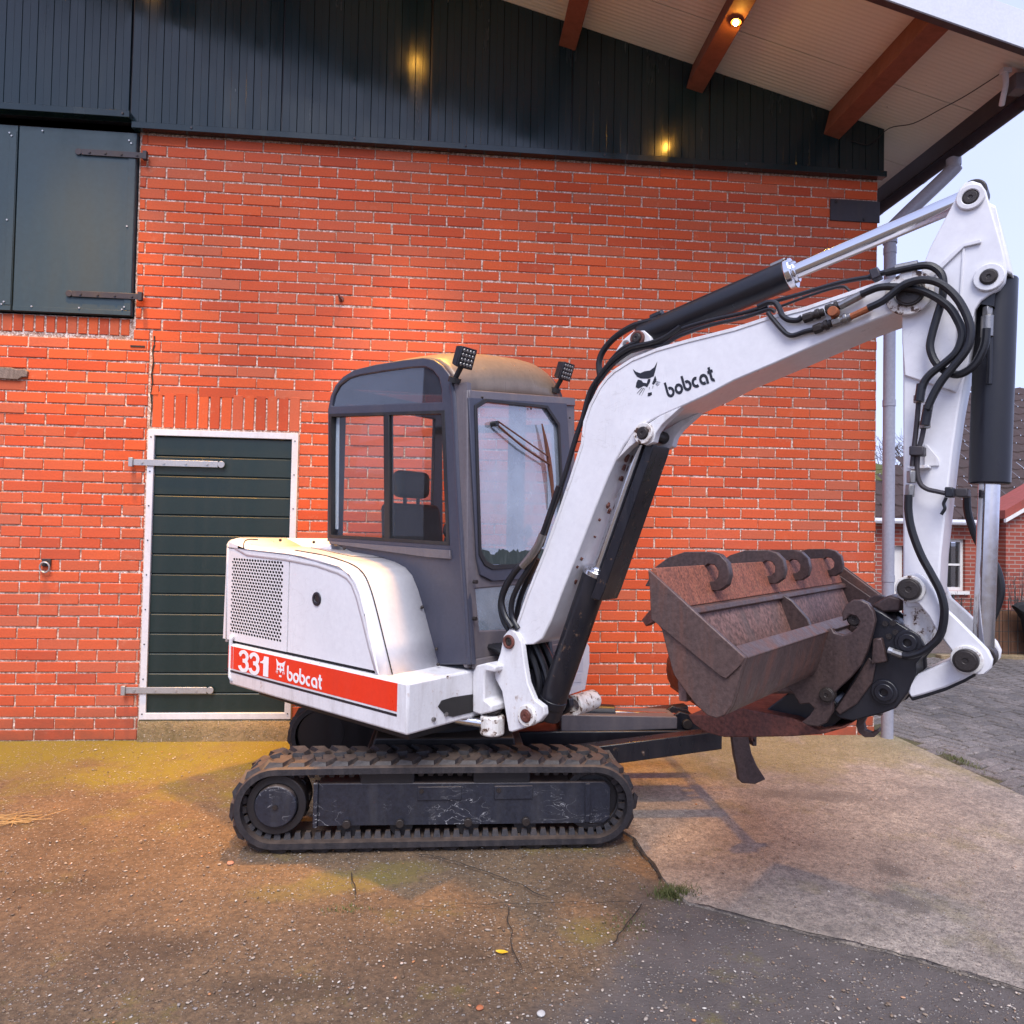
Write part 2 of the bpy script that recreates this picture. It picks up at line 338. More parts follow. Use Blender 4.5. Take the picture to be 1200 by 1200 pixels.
def ground_mat(name, base, dark, peb_scale, peb_amt, moss=0.0, warm=0.0, peb_cols=None, fine_amt=0.5, spots=(), blend=None):
    m, nt, b = nodes_of(name)
    g = nt.nodes.new('ShaderNodeNewGeometry'); v = g.outputs['Position']
    big = noise_tex(nt, 0.7, 6, 0.65, v)
    mid = noise_tex(nt, 4.5, 6, 0.7, v)
    fine = noise_tex(nt, 90, 5, 0.75, v)
    c = mix(nt, ramp(nt, big, ((0.38, 0.0), (0.62, 1.0))), tuple(x * 1.1 for x in base), tuple(x * 0.9 for x in dark))
    c = mix(nt, ramp(nt, mid, ((0.45, 0.0), (0.72, 0.55))), c, tuple(x * 0.55 for x in dark))
    c = mix(nt, ramp(nt, fine, ((0.32, fine_amt), (0.6, 0.0))), c, tuple(x * 0.35 for x in dark))
    grit = noise_tex(nt, 38, 5, 0.8, v)
    c = mix(nt, 0.95, c, ramp(nt, grit, ((0.3, (0.20, 0.19, 0.18)), (0.48, (0.5, 0.5, 0.5)), (0.68, (0.84, 0.82, 0.78)))), 'OVERLAY')
    if blend:      # the yard turns to greyer, newer asphalt beyond a line through two points
        (ax, ay), (bx, by), bc = blend
        l = math.hypot(bx - ax, by - ay); nx_, ny_ = -(by - ay) / l, (bx - ax) / l
        dt = N(nt, 'ShaderNodeVectorMath', operation='DOT_PRODUCT'); dt.inputs[1].default_value = (nx_, ny_, 0); nt.links.new(v, dt.inputs[0])
        nz2 = N(nt, 'ShaderNodeMath', operation='MULTIPLY_ADD'); nz2.inputs[1].default_value = 0.5; nt.links.new(noise_tex(nt, 2.6, 6, 0.7, v), nz2.inputs[0]); nt.links.new(dt.outputs['Value'], nz2.inputs[2])
        d0 = ax * nx_ + ay * ny_ + 0.25
        mr = N(nt, 'ShaderNodeMapRange', in_1=d0 - 0.10, in_2=d0 + 0.12); nt.links.new(nz2.outputs[0], mr.inputs[0])
        c = mix(nt, mr.outputs[0], c, mix(nt, 0.75, bc, c, 'MIX') if False else mix(nt, ramp(nt, mid, ((0.4, 0.0), (0.7, 1.0))), bc, tuple(x * 0.6 for x in bc)))
    if moss:
        sx = nt.nodes.new('ShaderNodeSeparateXYZ'); nt.links.new(v, sx.inputs[0])
        near = N(nt, 'ShaderNodeMapRange', in_1=4.0, in_2=5.1); nt.links.new(sx.outputs['Y'], near.inputs[0])
        ad = N(nt, 'ShaderNodeMath', operation='MULTIPLY_ADD'); ad.inputs[1].default_value = 0.30
        nt.links.new(near.outputs[0], ad.inputs[0]); nt.links.new(noise_tex(nt, 1.6, 6, 0.7, v), ad.inputs[2])
        c = mix(nt, ramp(nt, ad.outputs[0], ((0.56, 0.0), (0.74, moss))), c, (0.20, 0.165, 0.018))
    for sx_, sy_, rx_, ry_, am_, *sc_ in spots:      # oil and damp stains, each with its own place on the slab
        mp = N(nt, 'ShaderNodeMapping', vector_type='POINT')
        mp.inputs['Location'].default_value = (-sx_ / rx_, -sy_ / ry_, 0); mp.inputs['Scale'].default_value = (1 / rx_, 1 / ry_, 0)
        nt.links.new(v, mp.inputs['Vector'])
        ln = N(nt, 'ShaderNodeVectorMath', operation='LENGTH'); nt.links.new(mp.outputs[0], ln.inputs[0])
        aw = N(nt, 'ShaderNodeMath', operation='MULTIPLY_ADD'); aw.inputs[1].default_value = 1.3
        nt.links.new(noise_tex(nt, 12, 5, 0.7, v), aw.inputs[0]); nt.links.new(ln.outputs['Value'], aw.inputs[2])
        c = mix(nt, ramp(nt, aw.outputs[0], ((1.15, am_), (1.6, 0.0))) if False else ramp_wide(nt, aw.outputs[0], am_), c, sc_[0] if sc_ else tuple(x * 0.42 for x in dark))
    h = fine
    for sc, amt in ((peb_scale, peb_amt), (peb_scale * 2.1, peb_amt * 0.8)):
        vo = N(nt, 'ShaderNodeTexVoronoi', in_Scale=sc, in_Randomness=1.0)
        wob = N(nt, 'ShaderNodeVectorMath', operation='ADD')
        nz = N(nt, 'ShaderNodeTexNoise', in_Scale=sc * 1.5, in_Detail=2.0)
        nt.links.new(v, nz.inputs['Vector'])
        sc2 = N(nt, 'ShaderNodeVectorMath', operation='SCALE'); sc2.inputs['Scale'].default_value = 0.35 / sc
        nt.links.new(nz.outputs['Color'], sc2.inputs[0])
        nt.links.new(v, wob.inputs[0]); nt.links.new(sc2.outputs[0], wob.inputs[1])
        nt.links.new(wob.outputs[0], vo.inputs['Vector'])
        inside = ramp(nt, vo.outputs['Distance'], ((0.26, 1.0), (0.38, 0.0)))
        sep = nt.nodes.new('ShaderNodeSeparateColor'); nt.links.new(vo.outputs['Color'], sep.inputs[0])
        cl = N(nt, 'ShaderNodeMath', operation='MULTIPLY_ADD'); cl.inputs[1].default_value = 0.75; nt.links.new(noise_tex(nt, 3.2, 5, 0.7, v), cl.inputs[0])
        sb = N(nt, 'ShaderNodeMath', operation='SUBTRACT'); nt.links.new(sep.outputs[0], cl.inputs[2]); nt.links.new(cl.outputs[0], sb.inputs[0]); sb.inputs[1].default_value = 0.375
        gate = ramp(nt, sb.outputs[0], ((1 - amt - 0.02, 0.0), (1 - amt, 1.0)))
        f = N(nt, 'ShaderNodeMath', operation='MULTIPLY'); nt.links.new(inside, f.inputs[0]); nt.links.new(gate, f.inputs[1])
        pc = ramp(nt, sep.outputs[1], peb_cols or ((0.0, (0.20, 0.14, 0.10)), (0.35, (0.33, 0.24, 0.16)), (0.6, (0.42, 0.35, 0.28)), (0.8, (0.27, 0.25, 0.24)), (0.92, (0.54, 0.49, 0.43))))
        c = mix(nt, f.outputs[0], c, pc)
        ah = N(nt, 'ShaderNodeMath', operation='ADD'); nt.links.new(h, ah.inputs[0]); nt.links.new(f.outputs[0], ah.inputs[1])
        h = ah.outputs[0]
    nt.links.new(c, b.inputs['Base Color'])
    nt.links.new(ramp(nt, big, ((0.35, 0.85), (0.7, 0.6))), b.inputs['Roughness'])
    bump(nt, b, h, 1.0, 0.009)
    return m
M['aggregate'] = ground_mat('exposed_aggregate', (0.205, 0.130, 0.068), (0.140, 0.093, 0.058), 60, 0.32, moss=0.95, blend=([(0.8187,2.9183)][0], [(0.3339,2.2546)][0], (0.135, 0.112, 0.10)),
                            spots=[(x, y, rx, ry, a, (0.21, 0.165, 0.035)) for (x, y), rx, ry, a in zip([(-0.3794,3.2038),(-0.1839,3.3051),(-0.6335,3.1201),(0.5672,2.7563),(-2.5492,4.6638)], (0.30, 0.22, 0.25, 0.12, 0.6), (0.12, 0.10, 0.10, 0.12, 0.15), (0.65, 0.5, 0.4, 0.5, 0.4))] + [(x, y, rx, ry, a) for (x, y), rx, ry, a in zip([(-1.0353,2.7399),(0.0131,2.6311),(-1.6324,3.2038),(-0.5203,2.469)], (0.3, 0.25, 0.35, 0.3), (0.12, 0.12, 0.1, 0.1), (0.45, 0.4, 0.4, 0.45))])
M['asphalt'] = ground_mat('worn_asphalt', (0.160, 0.120, 0.098), (0.105, 0.080, 0.070), 58, 0.34, moss=0.0)
M['concrete'] = ground_mat('pale_concrete', (0.37, 0.31, 0.255), (0.27, 0.225, 0.19), 85, 0.34, moss=0.5,
                           peb_cols=((0.0, (0.2, 0.16, 0.13)), (0.5, (0.33, 0.27, 0.22)), (0.8, (0.4, 0.34, 0.28)), (1.0, (0.5, 0.46, 0.42))), fine_amt=0.45,
                           spots=[(x, y, rx, ry, a) for (x, y), rx, ry, a in zip([(2.0569,3.1782),(1.8978,2.9195),(1.963,2.8479),(2.152,4.1087),(2.3135,4.0493),(2.9401,4.1516),(1.5901,2.6854),(1.9111,4.1306)], (0.10, 0.10, 0.09, 0.30, 0.26, 0.16, 0.18, 0.2), (0.10, 0.10, 0.08, 0.14, 0.10, 0.10, 0.08, 0.1), (0.8, 0.6, 0.6, 0.5, 0.5, 0.4, 0.4, 0.45))])
M['paver'] = ground_mat('grey_paver', (0.215, 0.19, 0.18), (0.15, 0.135, 0.125), 110, 0.3, moss=0.0, fine_amt=0.5)
M['paverbed'] = ground_mat('dark_joint_sand', (0.05, 0.042, 0.03), (0.03, 0.03, 0.02), 150, 0.2, moss=0.3)
def tint_objects(m, lo, hi):
    nt = m.node_tree; b = nt.nodes['Principled BSDF']
    src = b.inputs['Base Color'].links[0].from_socket
    oi = nt.nodes.new('ShaderNodeObjectInfo')
    f = ramp(nt, oi.outputs['Random'], ((0.0, lo), (1.0, hi)))
    nt.links.new(mix(nt, 1.0, src, f, 'MULTIPLY'), b.inputs['Base Color'])
tint_objects(M['paver'], (0.72, 0.71, 0.70), (1.15, 1.12, 1.10))
M['sill'] = ground_mat('crumbly_sill_concrete', (0.36, 0.25, 0.17), (0.2, 0.15, 0.11), 70, 0.3, moss=0.3)
M['crack'] = paint('crack_soil', (0.02, 0.016, 0.012), 0.95, dirt=0.3, bumpy=0.3)
M['pebble'] = None
def pebble_mat():
    m, nt, b = nodes_of('loose_pebble')
    at = N(nt, 'ShaderNodeAttribute', attribute_name='tint')
    c = ramp(nt, at.outputs['Fac'], ((0.0, (0.12, 0.085, 0.06)), (0.3, (0.26, 0.18, 0.115)), (0.55, (0.24, 0.21, 0.19)), (0.75, (0.40, 0.33, 0.26)), (0.9, (0.60, 0.56, 0.50)), (0.97, (0.45, 0.2, 0.08))))
    nt.links.new(c, b.inputs['Base Color']); b.inputs['Roughness'].default_value = 0.6
    return m
M['pebble'] = pebble_mat()
def housebrick():
    m, nt, b = nodes_of('far_house_brick')
    g = nt.nodes.new('ShaderNodeNewGeometry')
    br = N(nt, 'ShaderNodeTexBrick', in_Scale=1.0)
    br.inputs['Color1'].default_value = (0.34, 0.075, 0.045, 1); br.inputs['Color2'].default_value = (0.27, 0.055, 0.035, 1)
    br.inputs['Mortar'].default_value = (0.33, 0.24, 0.2, 1)
    br.inputs['Mortar Size'].default_value = 0.008; br.inputs['Brick Width'].default_value = 0.22; br.inputs['Row Height'].default_value = 0.07
    sx = nt.nodes.new('ShaderNodeSeparateXYZ'); nt.links.new(g.outputs['Position'], sx.inputs[0])
    cb = nt.nodes.new('ShaderNodeCombineXYZ')
    nt.links.new(sx.outputs['X'], cb.inputs['X']); nt.links.new(sx.outputs['Z'], cb.inputs['Y'])
    nt.links.new(cb.outputs[0], br.inputs['Vector'])
    nt.links.new(br.outputs['Color'], b.inputs['Base Color']); b.inputs['Roughness'].default_value = 0.85
    return m
M['housebrick'] = housebrick()

# ------------------------------------------------------------------ mesh helpers
def inside(loops, x, y):
    c = False
    for l in loops:
        for i in range(len(l)):
            (x0, y0), (x1, y1) = l[i][:2], l[i - 1][:2]
            if (y0 > y) != (y1 > y) and x < (x1 - x0) * (y - y0) / (y1 - y0) + x0: c = not c
    return c
def fill(loops):
    """triangles covering a polygon with holes"""
    pts = [Vector((p[0], p[1])) for l in loops for p in l]
    ed, k = [], 0
    for l in loops:
        ed += [(k + i, k + (i + 1) % len(l)) for i in range(len(l))]; k += len(l)
    v, e, f, ov, oe, of = geometry.delaunay_2d_cdt(pts, ed, [], 0, 1e-7)
    back = [o[0] if o else None for o in ov]
    out = []
    for t in f:
        a, b, c = (v[i] for i in t)
        if inside(loops, (a.x + b.x + c.x) / 3, (a.y + b.y + c.y) / 3) and None not in (back[t[0]], back[t[1]], back[t[2]]):
            out.append([back[i] for i in t])
    return out
class MB:
    def __init__(s): s.bm = bmesh.new()
    def verts(s, pts): return [s.bm.verts.new(p) for p in pts]
    def face(s, vs):
        try: return s.bm.faces.new(vs)
        except ValueError: return None
    def hexa(s, b, t):
        vb, vt = s.verts(b), s.verts(t); n = len(b)
        s.face(vb[::-1]); s.face(vt)
        for i in range(n): s.face([vb[i], vb[(i + 1) % n], vt[(i + 1) % n], vt[i]])
        return s
    def box(s, x0, x1, y0, y1, z0, z1):
        return s.hexa([(x0, y0, z0), (x1, y0, z0), (x1, y1, z0), (x0, y1, z0)], [(x0, y0, z1), (x1, y0, z1), (x1, y1, z1), (x0, y1, z1)])
    def cyl(s, p0, p1, r0, r1=None, seg=24):
        p0, p1 = Vector(p0), Vector(p1); r1 = r0 if r1 is None else r1
        d = (p1 - p0).normalized(); a = d.orthogonal().normalized(); b = d.cross(a)
        A = [p0 + (a * math.cos(t) + b * math.sin(t)) * r0 for t in (2 * math.pi * i / seg for i in range(seg))]
        B = [p1 + (a * math.cos(t) + b * math.sin(t)) * r1 for t in (2 * math.pi * i / seg for i in range(seg))]
        return s.hexa(A, B)
    def ring(s, p0, p1, ro, ri, seg=28):
        p0, p1 = Vector(p0), Vector(p1)
        d = (p1 - p0).normalized(); a = d.orthogonal().normalized(); b = d.cross(a)
        L = []
        for p, r in ((p0, ro), (p1, ro), (p1, ri), (p0, ri)):
            L.append(s.verts([p + (a * math.cos(2 * math.pi * i / seg) + b * math.sin(2 * math.pi * i / seg)) * r for i in range(seg)]))
        for k in range(4):
            for i in range(seg):
                j = (i + 1) % seg
                s.face([L[k][i], L[k][j], L[(k + 1) % 4][j], L[(k + 1) % 4][i]])
        return s
    def tube(s, pts, r, seg=10, smooth=4):
        P = [Vector(p) for p in pts]
        if smooth > 1 and len(P) > 2:
            Q = []
            E = [P[0] * 2 - P[1]] + P + [P[-1] * 2 - P[-2]]
            for i in range(1, len(E) - 2):
                p0, p1, p2, p3 = E[i - 1:i + 3]
                for k in range(smooth):
                    t = k / smooth
                    Q.append(0.5 * ((2 * p1) + (p2 - p0) * t + (2 * p0 - 5 * p1 + 4 * p2 - p3) * t * t + (3 * p1 - p0 - 3 * p2 + p3) * t ** 3))
            Q.append(P[-1]); P = Q
        rings = []; a = None
        for i, p in enumerate(P):
            d = (P[min(i + 1, len(P) - 1)] - P[max(i - 1, 0)]).normalized()
            a = d.orthogonal().normalized() if a is None else (a - d * a.dot(d)).normalized()
            b = d.cross(a)
            rr = r(i / (len(P) - 1)) if callable(r) else r
            rings.append(s.verts([p + (a * math.cos(2 * math.pi * k / seg) + b * math.sin(2 * math.pi * k / seg)) * rr for k in range(seg)]))
        for i in range(len(rings) - 1):
            for k in range(seg):
                s.face([rings[i][k], rings[i][(k + 1) % seg], rings[i + 1][(k + 1) % seg], rings[i + 1][k]])
        s.face(rings[0][::-1]); s.face(rings[-1])
        return s
    def plate(s, outer, holes, f0, f1):
        """outer and holes are 2-D loops; f0 and f1 map a 2-D point to the two faces"""
        loops = [list(outer)] + [list(h) for h in holes]
        flat = [p for l in loops for p in l]
        tris = fill(loops)
        va = s.verts([f0(*p) for p in flat]); vb = s.verts([f1(*p) for p in flat])
        for t in tris:
            s.face([va[i] for i in t]); s.face([vb[i] for i in reversed(t)])
        k = 0
        for l in loops:
            n = len(l)
            for i in range(n): s.face([va[k + i], va[k + (i + 1) % n], vb[k + (i + 1) % n], vb[k + i]])
            k += n
        return s
    def sheet(s, outer, f0):
        tris = fill([list(outer)])
        v = s.verts([f0(*p) for p in outer])
        for t in tris: s.face([v[i] for i in t])
        return s
    def loft(s, rows, close=False):
        R_ = [s.verts(r) for r in rows]
        for i in range(len(R_) - 1):
            n = len(R_[i])
            for k in range(n if close else n - 1):
                s.face([R_[i][k], R_[i][(k + 1) % n], R_[i + 1][(k + 1) % n], R_[i + 1][k]])
        return s
    def sphere(s, c, r, u=12, v=8, sc=(1, 1, 1)):
        bmesh.ops.create_uvsphere(s.bm, u_segments=u, v_segments=v, radius=r, matrix=Matrix.Translation(c) @ Matrix.Diagonal((*sc, 1)))
        return s

def mesh_of(name, mb, mat, smooth=35):
    me = bpy.data.meshes.new(name)
    bmesh.ops.recalc_face_normals(mb.bm, faces=mb.bm.faces[:])
    mb.bm.to_mesh(me); mb.bm.free()
    for m in (mat if isinstance(mat, (list, tuple)) else (mat,)): me.materials.append(m)
    if smooth:
        me.polygons.foreach_set('use_smooth', [True] * len(me.polygons))
        me.set_sharp_from_angle(angle=R(smooth))
    return me

def obj(name, mb, mat, parent=None, bevel=0.0, smooth=35, loc=None, seg=2):
    me = mb if isinstance(mb, bpy.types.Mesh) else mesh_of(name, mb, mat, smooth)
    o = bpy.data.objects.new(name, me)
    COL.objects.link(o)
    if parent is not None: o.parent = parent
    if loc is not None: o.location = loc
    if bevel:
        b = o.modifiers.new('edge', 'BEVEL'); b.width = bevel; b.segments = seg; b.limit_method = 'ANGLE'; b.angle_limit = R(38)
        b.harden_normals = False
    return o

def tag(o, label=None, cat=None, group=None, kind=None):
    if label: o['label'] = label
    if cat: o['category'] = cat
    if group: o['group'] = group
    if kind: o['kind'] = kind
    return o

def empty(name, loc, label, cat, group=None):
    o = bpy.data.objects.new(name, None); COL.objects.link(o); o.location = loc
    return tag(o, label, cat, group)

def copy_of(src, parent, loc=None, rot=None):
    o = src.copy(); COL.objects.link(o); o.parent = parent
    if loc is not None: o.location = loc
    if rot is not None: o.rotation_euler = rot
    return o

def arc(cx_, cy_, r, a0, a1, n):
    return [(cx_ + r * math.cos(R(a0 + (a1 - a0) * i / n)), cy_ + r * math.sin(R(a0 + (a1 - a0) * i / n))) for i in range(n + 1)]

# ------------------------------------------------------------------ ground
WALL_Y = 5.315
def flat(name, poly, z, mat, thick=0.0, **kw):
    mb = MB()
    if thick: mb.plate(poly, [], lambda x, y: (x, y, z - thick), lambda x, y: (x, y, z))
    else: mb.sheet(poly, lambda x, y: (x, y, z))
    o = obj(name, mb, mat, smooth=0)
    return tag(o, kind='structure', **kw)

flat('ground', [(-150, -150), (150, -150), (150, 150), (-150, 150)], -0.06, M['asphalt'])
flat('yard', [(-14, -8), (3.45, -8), (3.45, 5.45), (-14, 5.45)], 0.0, M['aggregate'])
slab_edge = [(0.9609,3.5514),(0.9577,3.4278),(0.9674,3.2863),(0.9741,3.1481),(0.9847,3.035),(1.0182,2.9353),(1.1127,2.8772),(1.2306,2.8008),(1.3506,2.7215),(1.4507,2.6694),(1.5446,2.608),(1.6607,2.5529),(1.759,2.4799),(1.8609,2.4002),(1.9796,2.3145),(2.1469,2.1971)]
jag = [(x + 0.006 * noise.noise((x * 31, y * 29, 3)), y + 0.006 * noise.noise((x * 27, y * 33, 9))) for x, y in slab_edge]
slab_poly = [(0.62, 5.32), (0.66, 4.2)] + jag + [(3.45, jag[-1][1]), (3.45, 5.32)]
flat('concrete_apron', slab_poly, 0.012, M['concrete'], 0.03)
def crack(pts, w, name='ground_crack'):
    L = []; Rr = []
    P = []
    for i in range(len(pts) - 1):
        for k in range(6):
            t = k / 6; P.append((pts[i][0] + (pts[i + 1][0] - pts[i][0]) * t, pts[i][1] + (pts[i + 1][1] - pts[i][1]) * t))
    P.append(pts[-1])
    for i, (x, y) in enumerate(P):
        q = P[min(i + 1, len(P) - 1)]; p = P[max(i - 1, 0)]
        dx, dy = q[0] - p[0], q[1] - p[1]; l = math.hypot(dx, dy) or 1
        nx, ny = -dy / l, dx / l
        j = 0.02 * noise.noise((x * 14, y * 14, 1)); ww = w * (0.55 + 0.7 * abs(noise.noise((x * 20, y * 20, 5))))
        if i in (0, len(P) - 1): ww *= 0.15
        L.append((x + nx * (j + ww), y + ny * (j + ww), 0.0165)); Rr.append((x + nx * (j - ww), y + ny * (j - ww), 0.0165))
    mb = MB().loft([L, [((a[0] + b[0]) / 2, (a[1] + b[1]) / 2, 0.0165) for a, b in zip(L, Rr)], Rr])
    tag(obj(name, mb, M['crack'], smooth=0), kind='structure')
for pts, w in (([(0.9506,3.5618),(0.9561,3.3915),(0.9642,3.2612),(0.9709,3.1251)], 0.010),
               ([(1.016,2.9286),(1.2267,2.7917),(1.4462,2.6611),(1.6557,2.5452),(1.8173,2.4269)], 0.005),
               ([(1.8173,2.4269),(1.976,2.3102),(2.1431,2.1932)], 0.004),
               ([(-0.1327,3.4303),(0.0467,3.3446),(0.1609,3.2569),(0.2516,3.1819),(0.338,3.1025),(0.4496,2.9769)], 0.004),
               ([(-0.1256,2.9392),(0.1142,2.9534),(0.3228,2.9496),(0.6037,2.9423),(0.8241,2.9381)], 0.003),
               ([(0.2586,2.933),(0.2608,2.8319),(0.2618,2.7262),(0.269,2.6278),(0.2797,2.5166)], 0.003),
               ([(0.8223,2.9315),(0.7504,2.8191),(0.684,2.7154),(0.6274,2.6405)], 0.004),
               ([(-0.3929,3.2507),(-0.368,3.1435),(-0.3516,3.0436)], 0.004)):
    crack(pts, w)

# loose pebbles pressed into the surface: far too many to count
me_t = []
mb = MB()
def pebble(x, y, z, r):
    q = bmesh.ops.create_icosphere(mb.bm, subdivisions=1, radius=r, matrix=Matrix.Translation((x, y, z)) @ Matrix.Rotation(rnd.uniform(0, 6.3), 4, 'Z') @ Matrix.Diagonal((rnd.uniform(0.8, 1.5), rnd.uniform(0.6, 0.95), rnd.uniform(0.35, 0.6), 1)))
for i in range(8000):
    u = rnd.random() ** 1.6
    y = 1.7 + 3.4 * u
    x = rnd.uniform(-0.80, 0.86) * (y + 0.15)
    if x > 3.35: continue
    if noise.noise((x * 1.3, y * 1.3, 4)) < rnd.uniform(-0.5, 0.25): continue
    on_slab = x > 0.64 + 0.15 and y > 3.05 - 0.28 * x + 0.2
    if on_slab and rnd.random() < 0.75: continue
    r = rnd.choice((0.0022, 0.0028, 0.0034, 0.0042, 0.0055, 0.0065)) * (1.4 if rnd.random() < 0.03 else 1.0)
    pebble(x, y, 0.013 if on_slab else 0.005, r)
me = mesh_of('gravel', mb, M['pebble'], 60)
at = me.attributes.new('tint', 'FLOAT', 'FACE')
vals = []
for k in range(len(me.polygons) // 80): vals += [rnd.random()] * 80
at.data.foreach_set('value', (vals + [0.5] * len(me.polygons))[:len(me.polygons)])
tag(obj('gravel', me, None), kind='stuff', label='small pale pebbles set in the yard surface', cat='gravel')

# a few named bits lying on the yard
def stone(px, r, col, label):
    mb = MB(); bmesh.ops.create_icosphere(mb.bm, subdivisions=2, radius=r)
    for v in mb.bm.verts: v.co *= 1 + 0.25 * noise.noise(v.co * 60 + Vector((r * 900, 0, 0)))
    for v in mb.bm.verts: v.co.z *= 0.55
    o = obj('stone', mb, paint('stone_' + label.split()[0], col, 0.7, dirt=0.4, scale=20), loc=(px[0], px[1], r * 0.45))
    tag(o, label, 'stone')
stone([(-0.9543,3.3811)][0], 0.015, (0.42, 0.2, 0.13), 'pinkish pebble lying in front of the rear end of the near track')
stone([(0.323,2.2946)][0], 0.014, (0.5, 0.48, 0.45), 'whitish stone in the foreground below the yellow leaf')
stone([(0.1297,2.3341)][0], 0.012, (0.42, 0.13, 0.05), 'orange brick crumb in the foreground gravel')
lx, ly = [(0.2226,2.6303)][0]
mb = MB()
rows = []
for i in range(9):
    t = i / 8; w = 0.011 * math.sin(math.pi * (0.06 + 0.9 * t)) ; x = -0.024 + 0.048 * t
    rows.append([(x, -w, 0.004 + 0.006 * t * t), (x, 0, 0.001 + 0.007 * t * t), (x, w, 0.005 + 0.005 * t * t)])
mb.loft(rows)
o = obj('fallen_leaf', mb, M['leafyellow'], loc=(lx, ly, 0.003)); o.rotation_euler = (0, 0, -0.45)
tag(o, 'small yellow fallen leaf lying on the dark gravelly yard', 'leaf')
mb = MB()
for i in range(26):
    x, y = [(-2.1979,3.9157)][0]
    a = rnd.gauss(0.1, 0.5); l = rnd.uniform(0.04, 0.13); x += rnd.gauss(-0.03, 0.10); y += rnd.gauss(0, 0.03); z = rnd.uniform(0.003, 0.012)
    mb.tube([(x - l * math.cos(a), y - l * math.sin(a), z), (x, y, z + 0.004), (x + l * math.cos(a), y + l * math.sin(a), z)], 0.0016, 5, 1)
tag(obj('straw', mb, M['straw']), kind='stuff', label='wisp of straw on the yard at the left edge', cat='straw')
def tuft(name, c, n, h, spread, label, cat='grass'):
    mb = MB()
    for i in range(n):
        x, y = c[0] + rnd.gauss(0, spread[0]), c[1] + rnd.gauss(0, spread[1])
        a = rnd.uniform(0, 6.3); b = rnd.uniform(0.2, 1.1) * h; hh = h * rnd.uniform(0.4, 1.0); w = 0.0016
        dx, dy = math.cos(a), math.sin(a)
        mb.loft([[(x - dy * w, y + dx * w, 0), (x + dy * w, y - dx * w, 0)], [(x - dy * w + dx * b * .4, y + dx * w + dy * b * .4, hh * .7), (x + dy * w + dx * b * .4, y - dx * w + dy * b * .4, hh * .7)], [(x + dx * b, y + dy * b, hh)] * 2])
    bmesh.ops.remove_doubles(mb.bm, verts=mb.bm.verts[:], dist=1e-6)
    tag(obj(name, mb, M['grass'], smooth=0), label, cat, kind='stuff')
tuft('grass', [(0.9853,3.0134)][0], 420, 0.035, (0.045, 0.028), 'low green grass tuft growing in the joint of the concrete apron')
tuft('grass', [(0.7259,2.7898)][0], 120, 0.012, (0.05, 0.05), 'thin moss and grass along the crack left of the dark asphalt')
tuft('grass', [(-0.3821,2.965)][0], 90, 0.012, (0.05, 0.02), 'sparse dry grass in the yard crack below the track frame')
tuft('grass', [(3.5564,4.7143)][0], 220, 0.025, (0.03, 0.09), 'green moss and grass between apron and pavers')

# block pavers, herringbone, right of the barn
pav = flat('paving', [(3.45, -4), (11, -4), (11, 9.2), (3.45, 9.2)], -0.012, M['paverbed'])
cands = []
PA = R(22); ch_, sh_ = math.cos(PA), math.sin(PA)
for i in range(-60, 90):
    for j in range(-60, 60):
        # herringbone cell: two bricks of 2 x 1 units
        for k in range(2):
            if k == 0: u, v, L_, W_ = i * 1.0 + j * 1.0, i * 1.0 - j * 3.0 + 0.0, 2, 1
            else: u, v, L_, W_ = i * 1.0 + j * 1.0, i * 1.0 - j * 3.0 + 1.0, 1, 2
            a = 0.105
            uc, vc = (u + L_ / 2) * a, (v + W_ / 2) * a
            x, y = 4.6 + (uc * ch_ - vc * sh_), 6.0 + (uc * sh_ + vc * ch_)
            if x < 3.45 + 0.06 or x > 10.2 or y < 2.6 or y > 8.75 or x > 0.84 * y + 0.6: continue
            cands.append((x, y, k))
seen_cells = {}
for c in cands: seen_cells[(round(c[0] * 40), round(c[1] * 40))] = c
cands = sorted(seen_cells.values(), key=lambda c: c[0] ** 2 + c[1] ** 2)
def paver_mesh(sd):
    r2 = random.Random(sd); mb = MB(); l, w, t = 0.0985, 0.0465, 0.05
    c = 0.008
    j = lambda: r2.uniform(-0.0015, 0.0015)
    b = [(-l + j(), -w + j(), -t), (l + j(), -w + j(), -t), (l + j(), w + j(), -t), (-l + j(), w + j(), -t)]
    m_ = [(x, y, -c) for x, y, z in b]; tp = [(x - math.copysign(c, x), y - math.copysign(c, y), r2.uniform(-0.001, 0.001)) for x, y, z in b]
    mb.loft([b + [b[0]], m_ + [m_[0]], tp + [tp[0]]]); mb.face(mb.verts(tp))
    bmesh.ops.remove_doubles(mb.bm, verts=mb.bm.verts[:], dist=1e-5)
    return mesh_of('paver', mb, M['paver'], 0)
pm = [paver_mesh(s) for s in range(5)]
rest = MB()
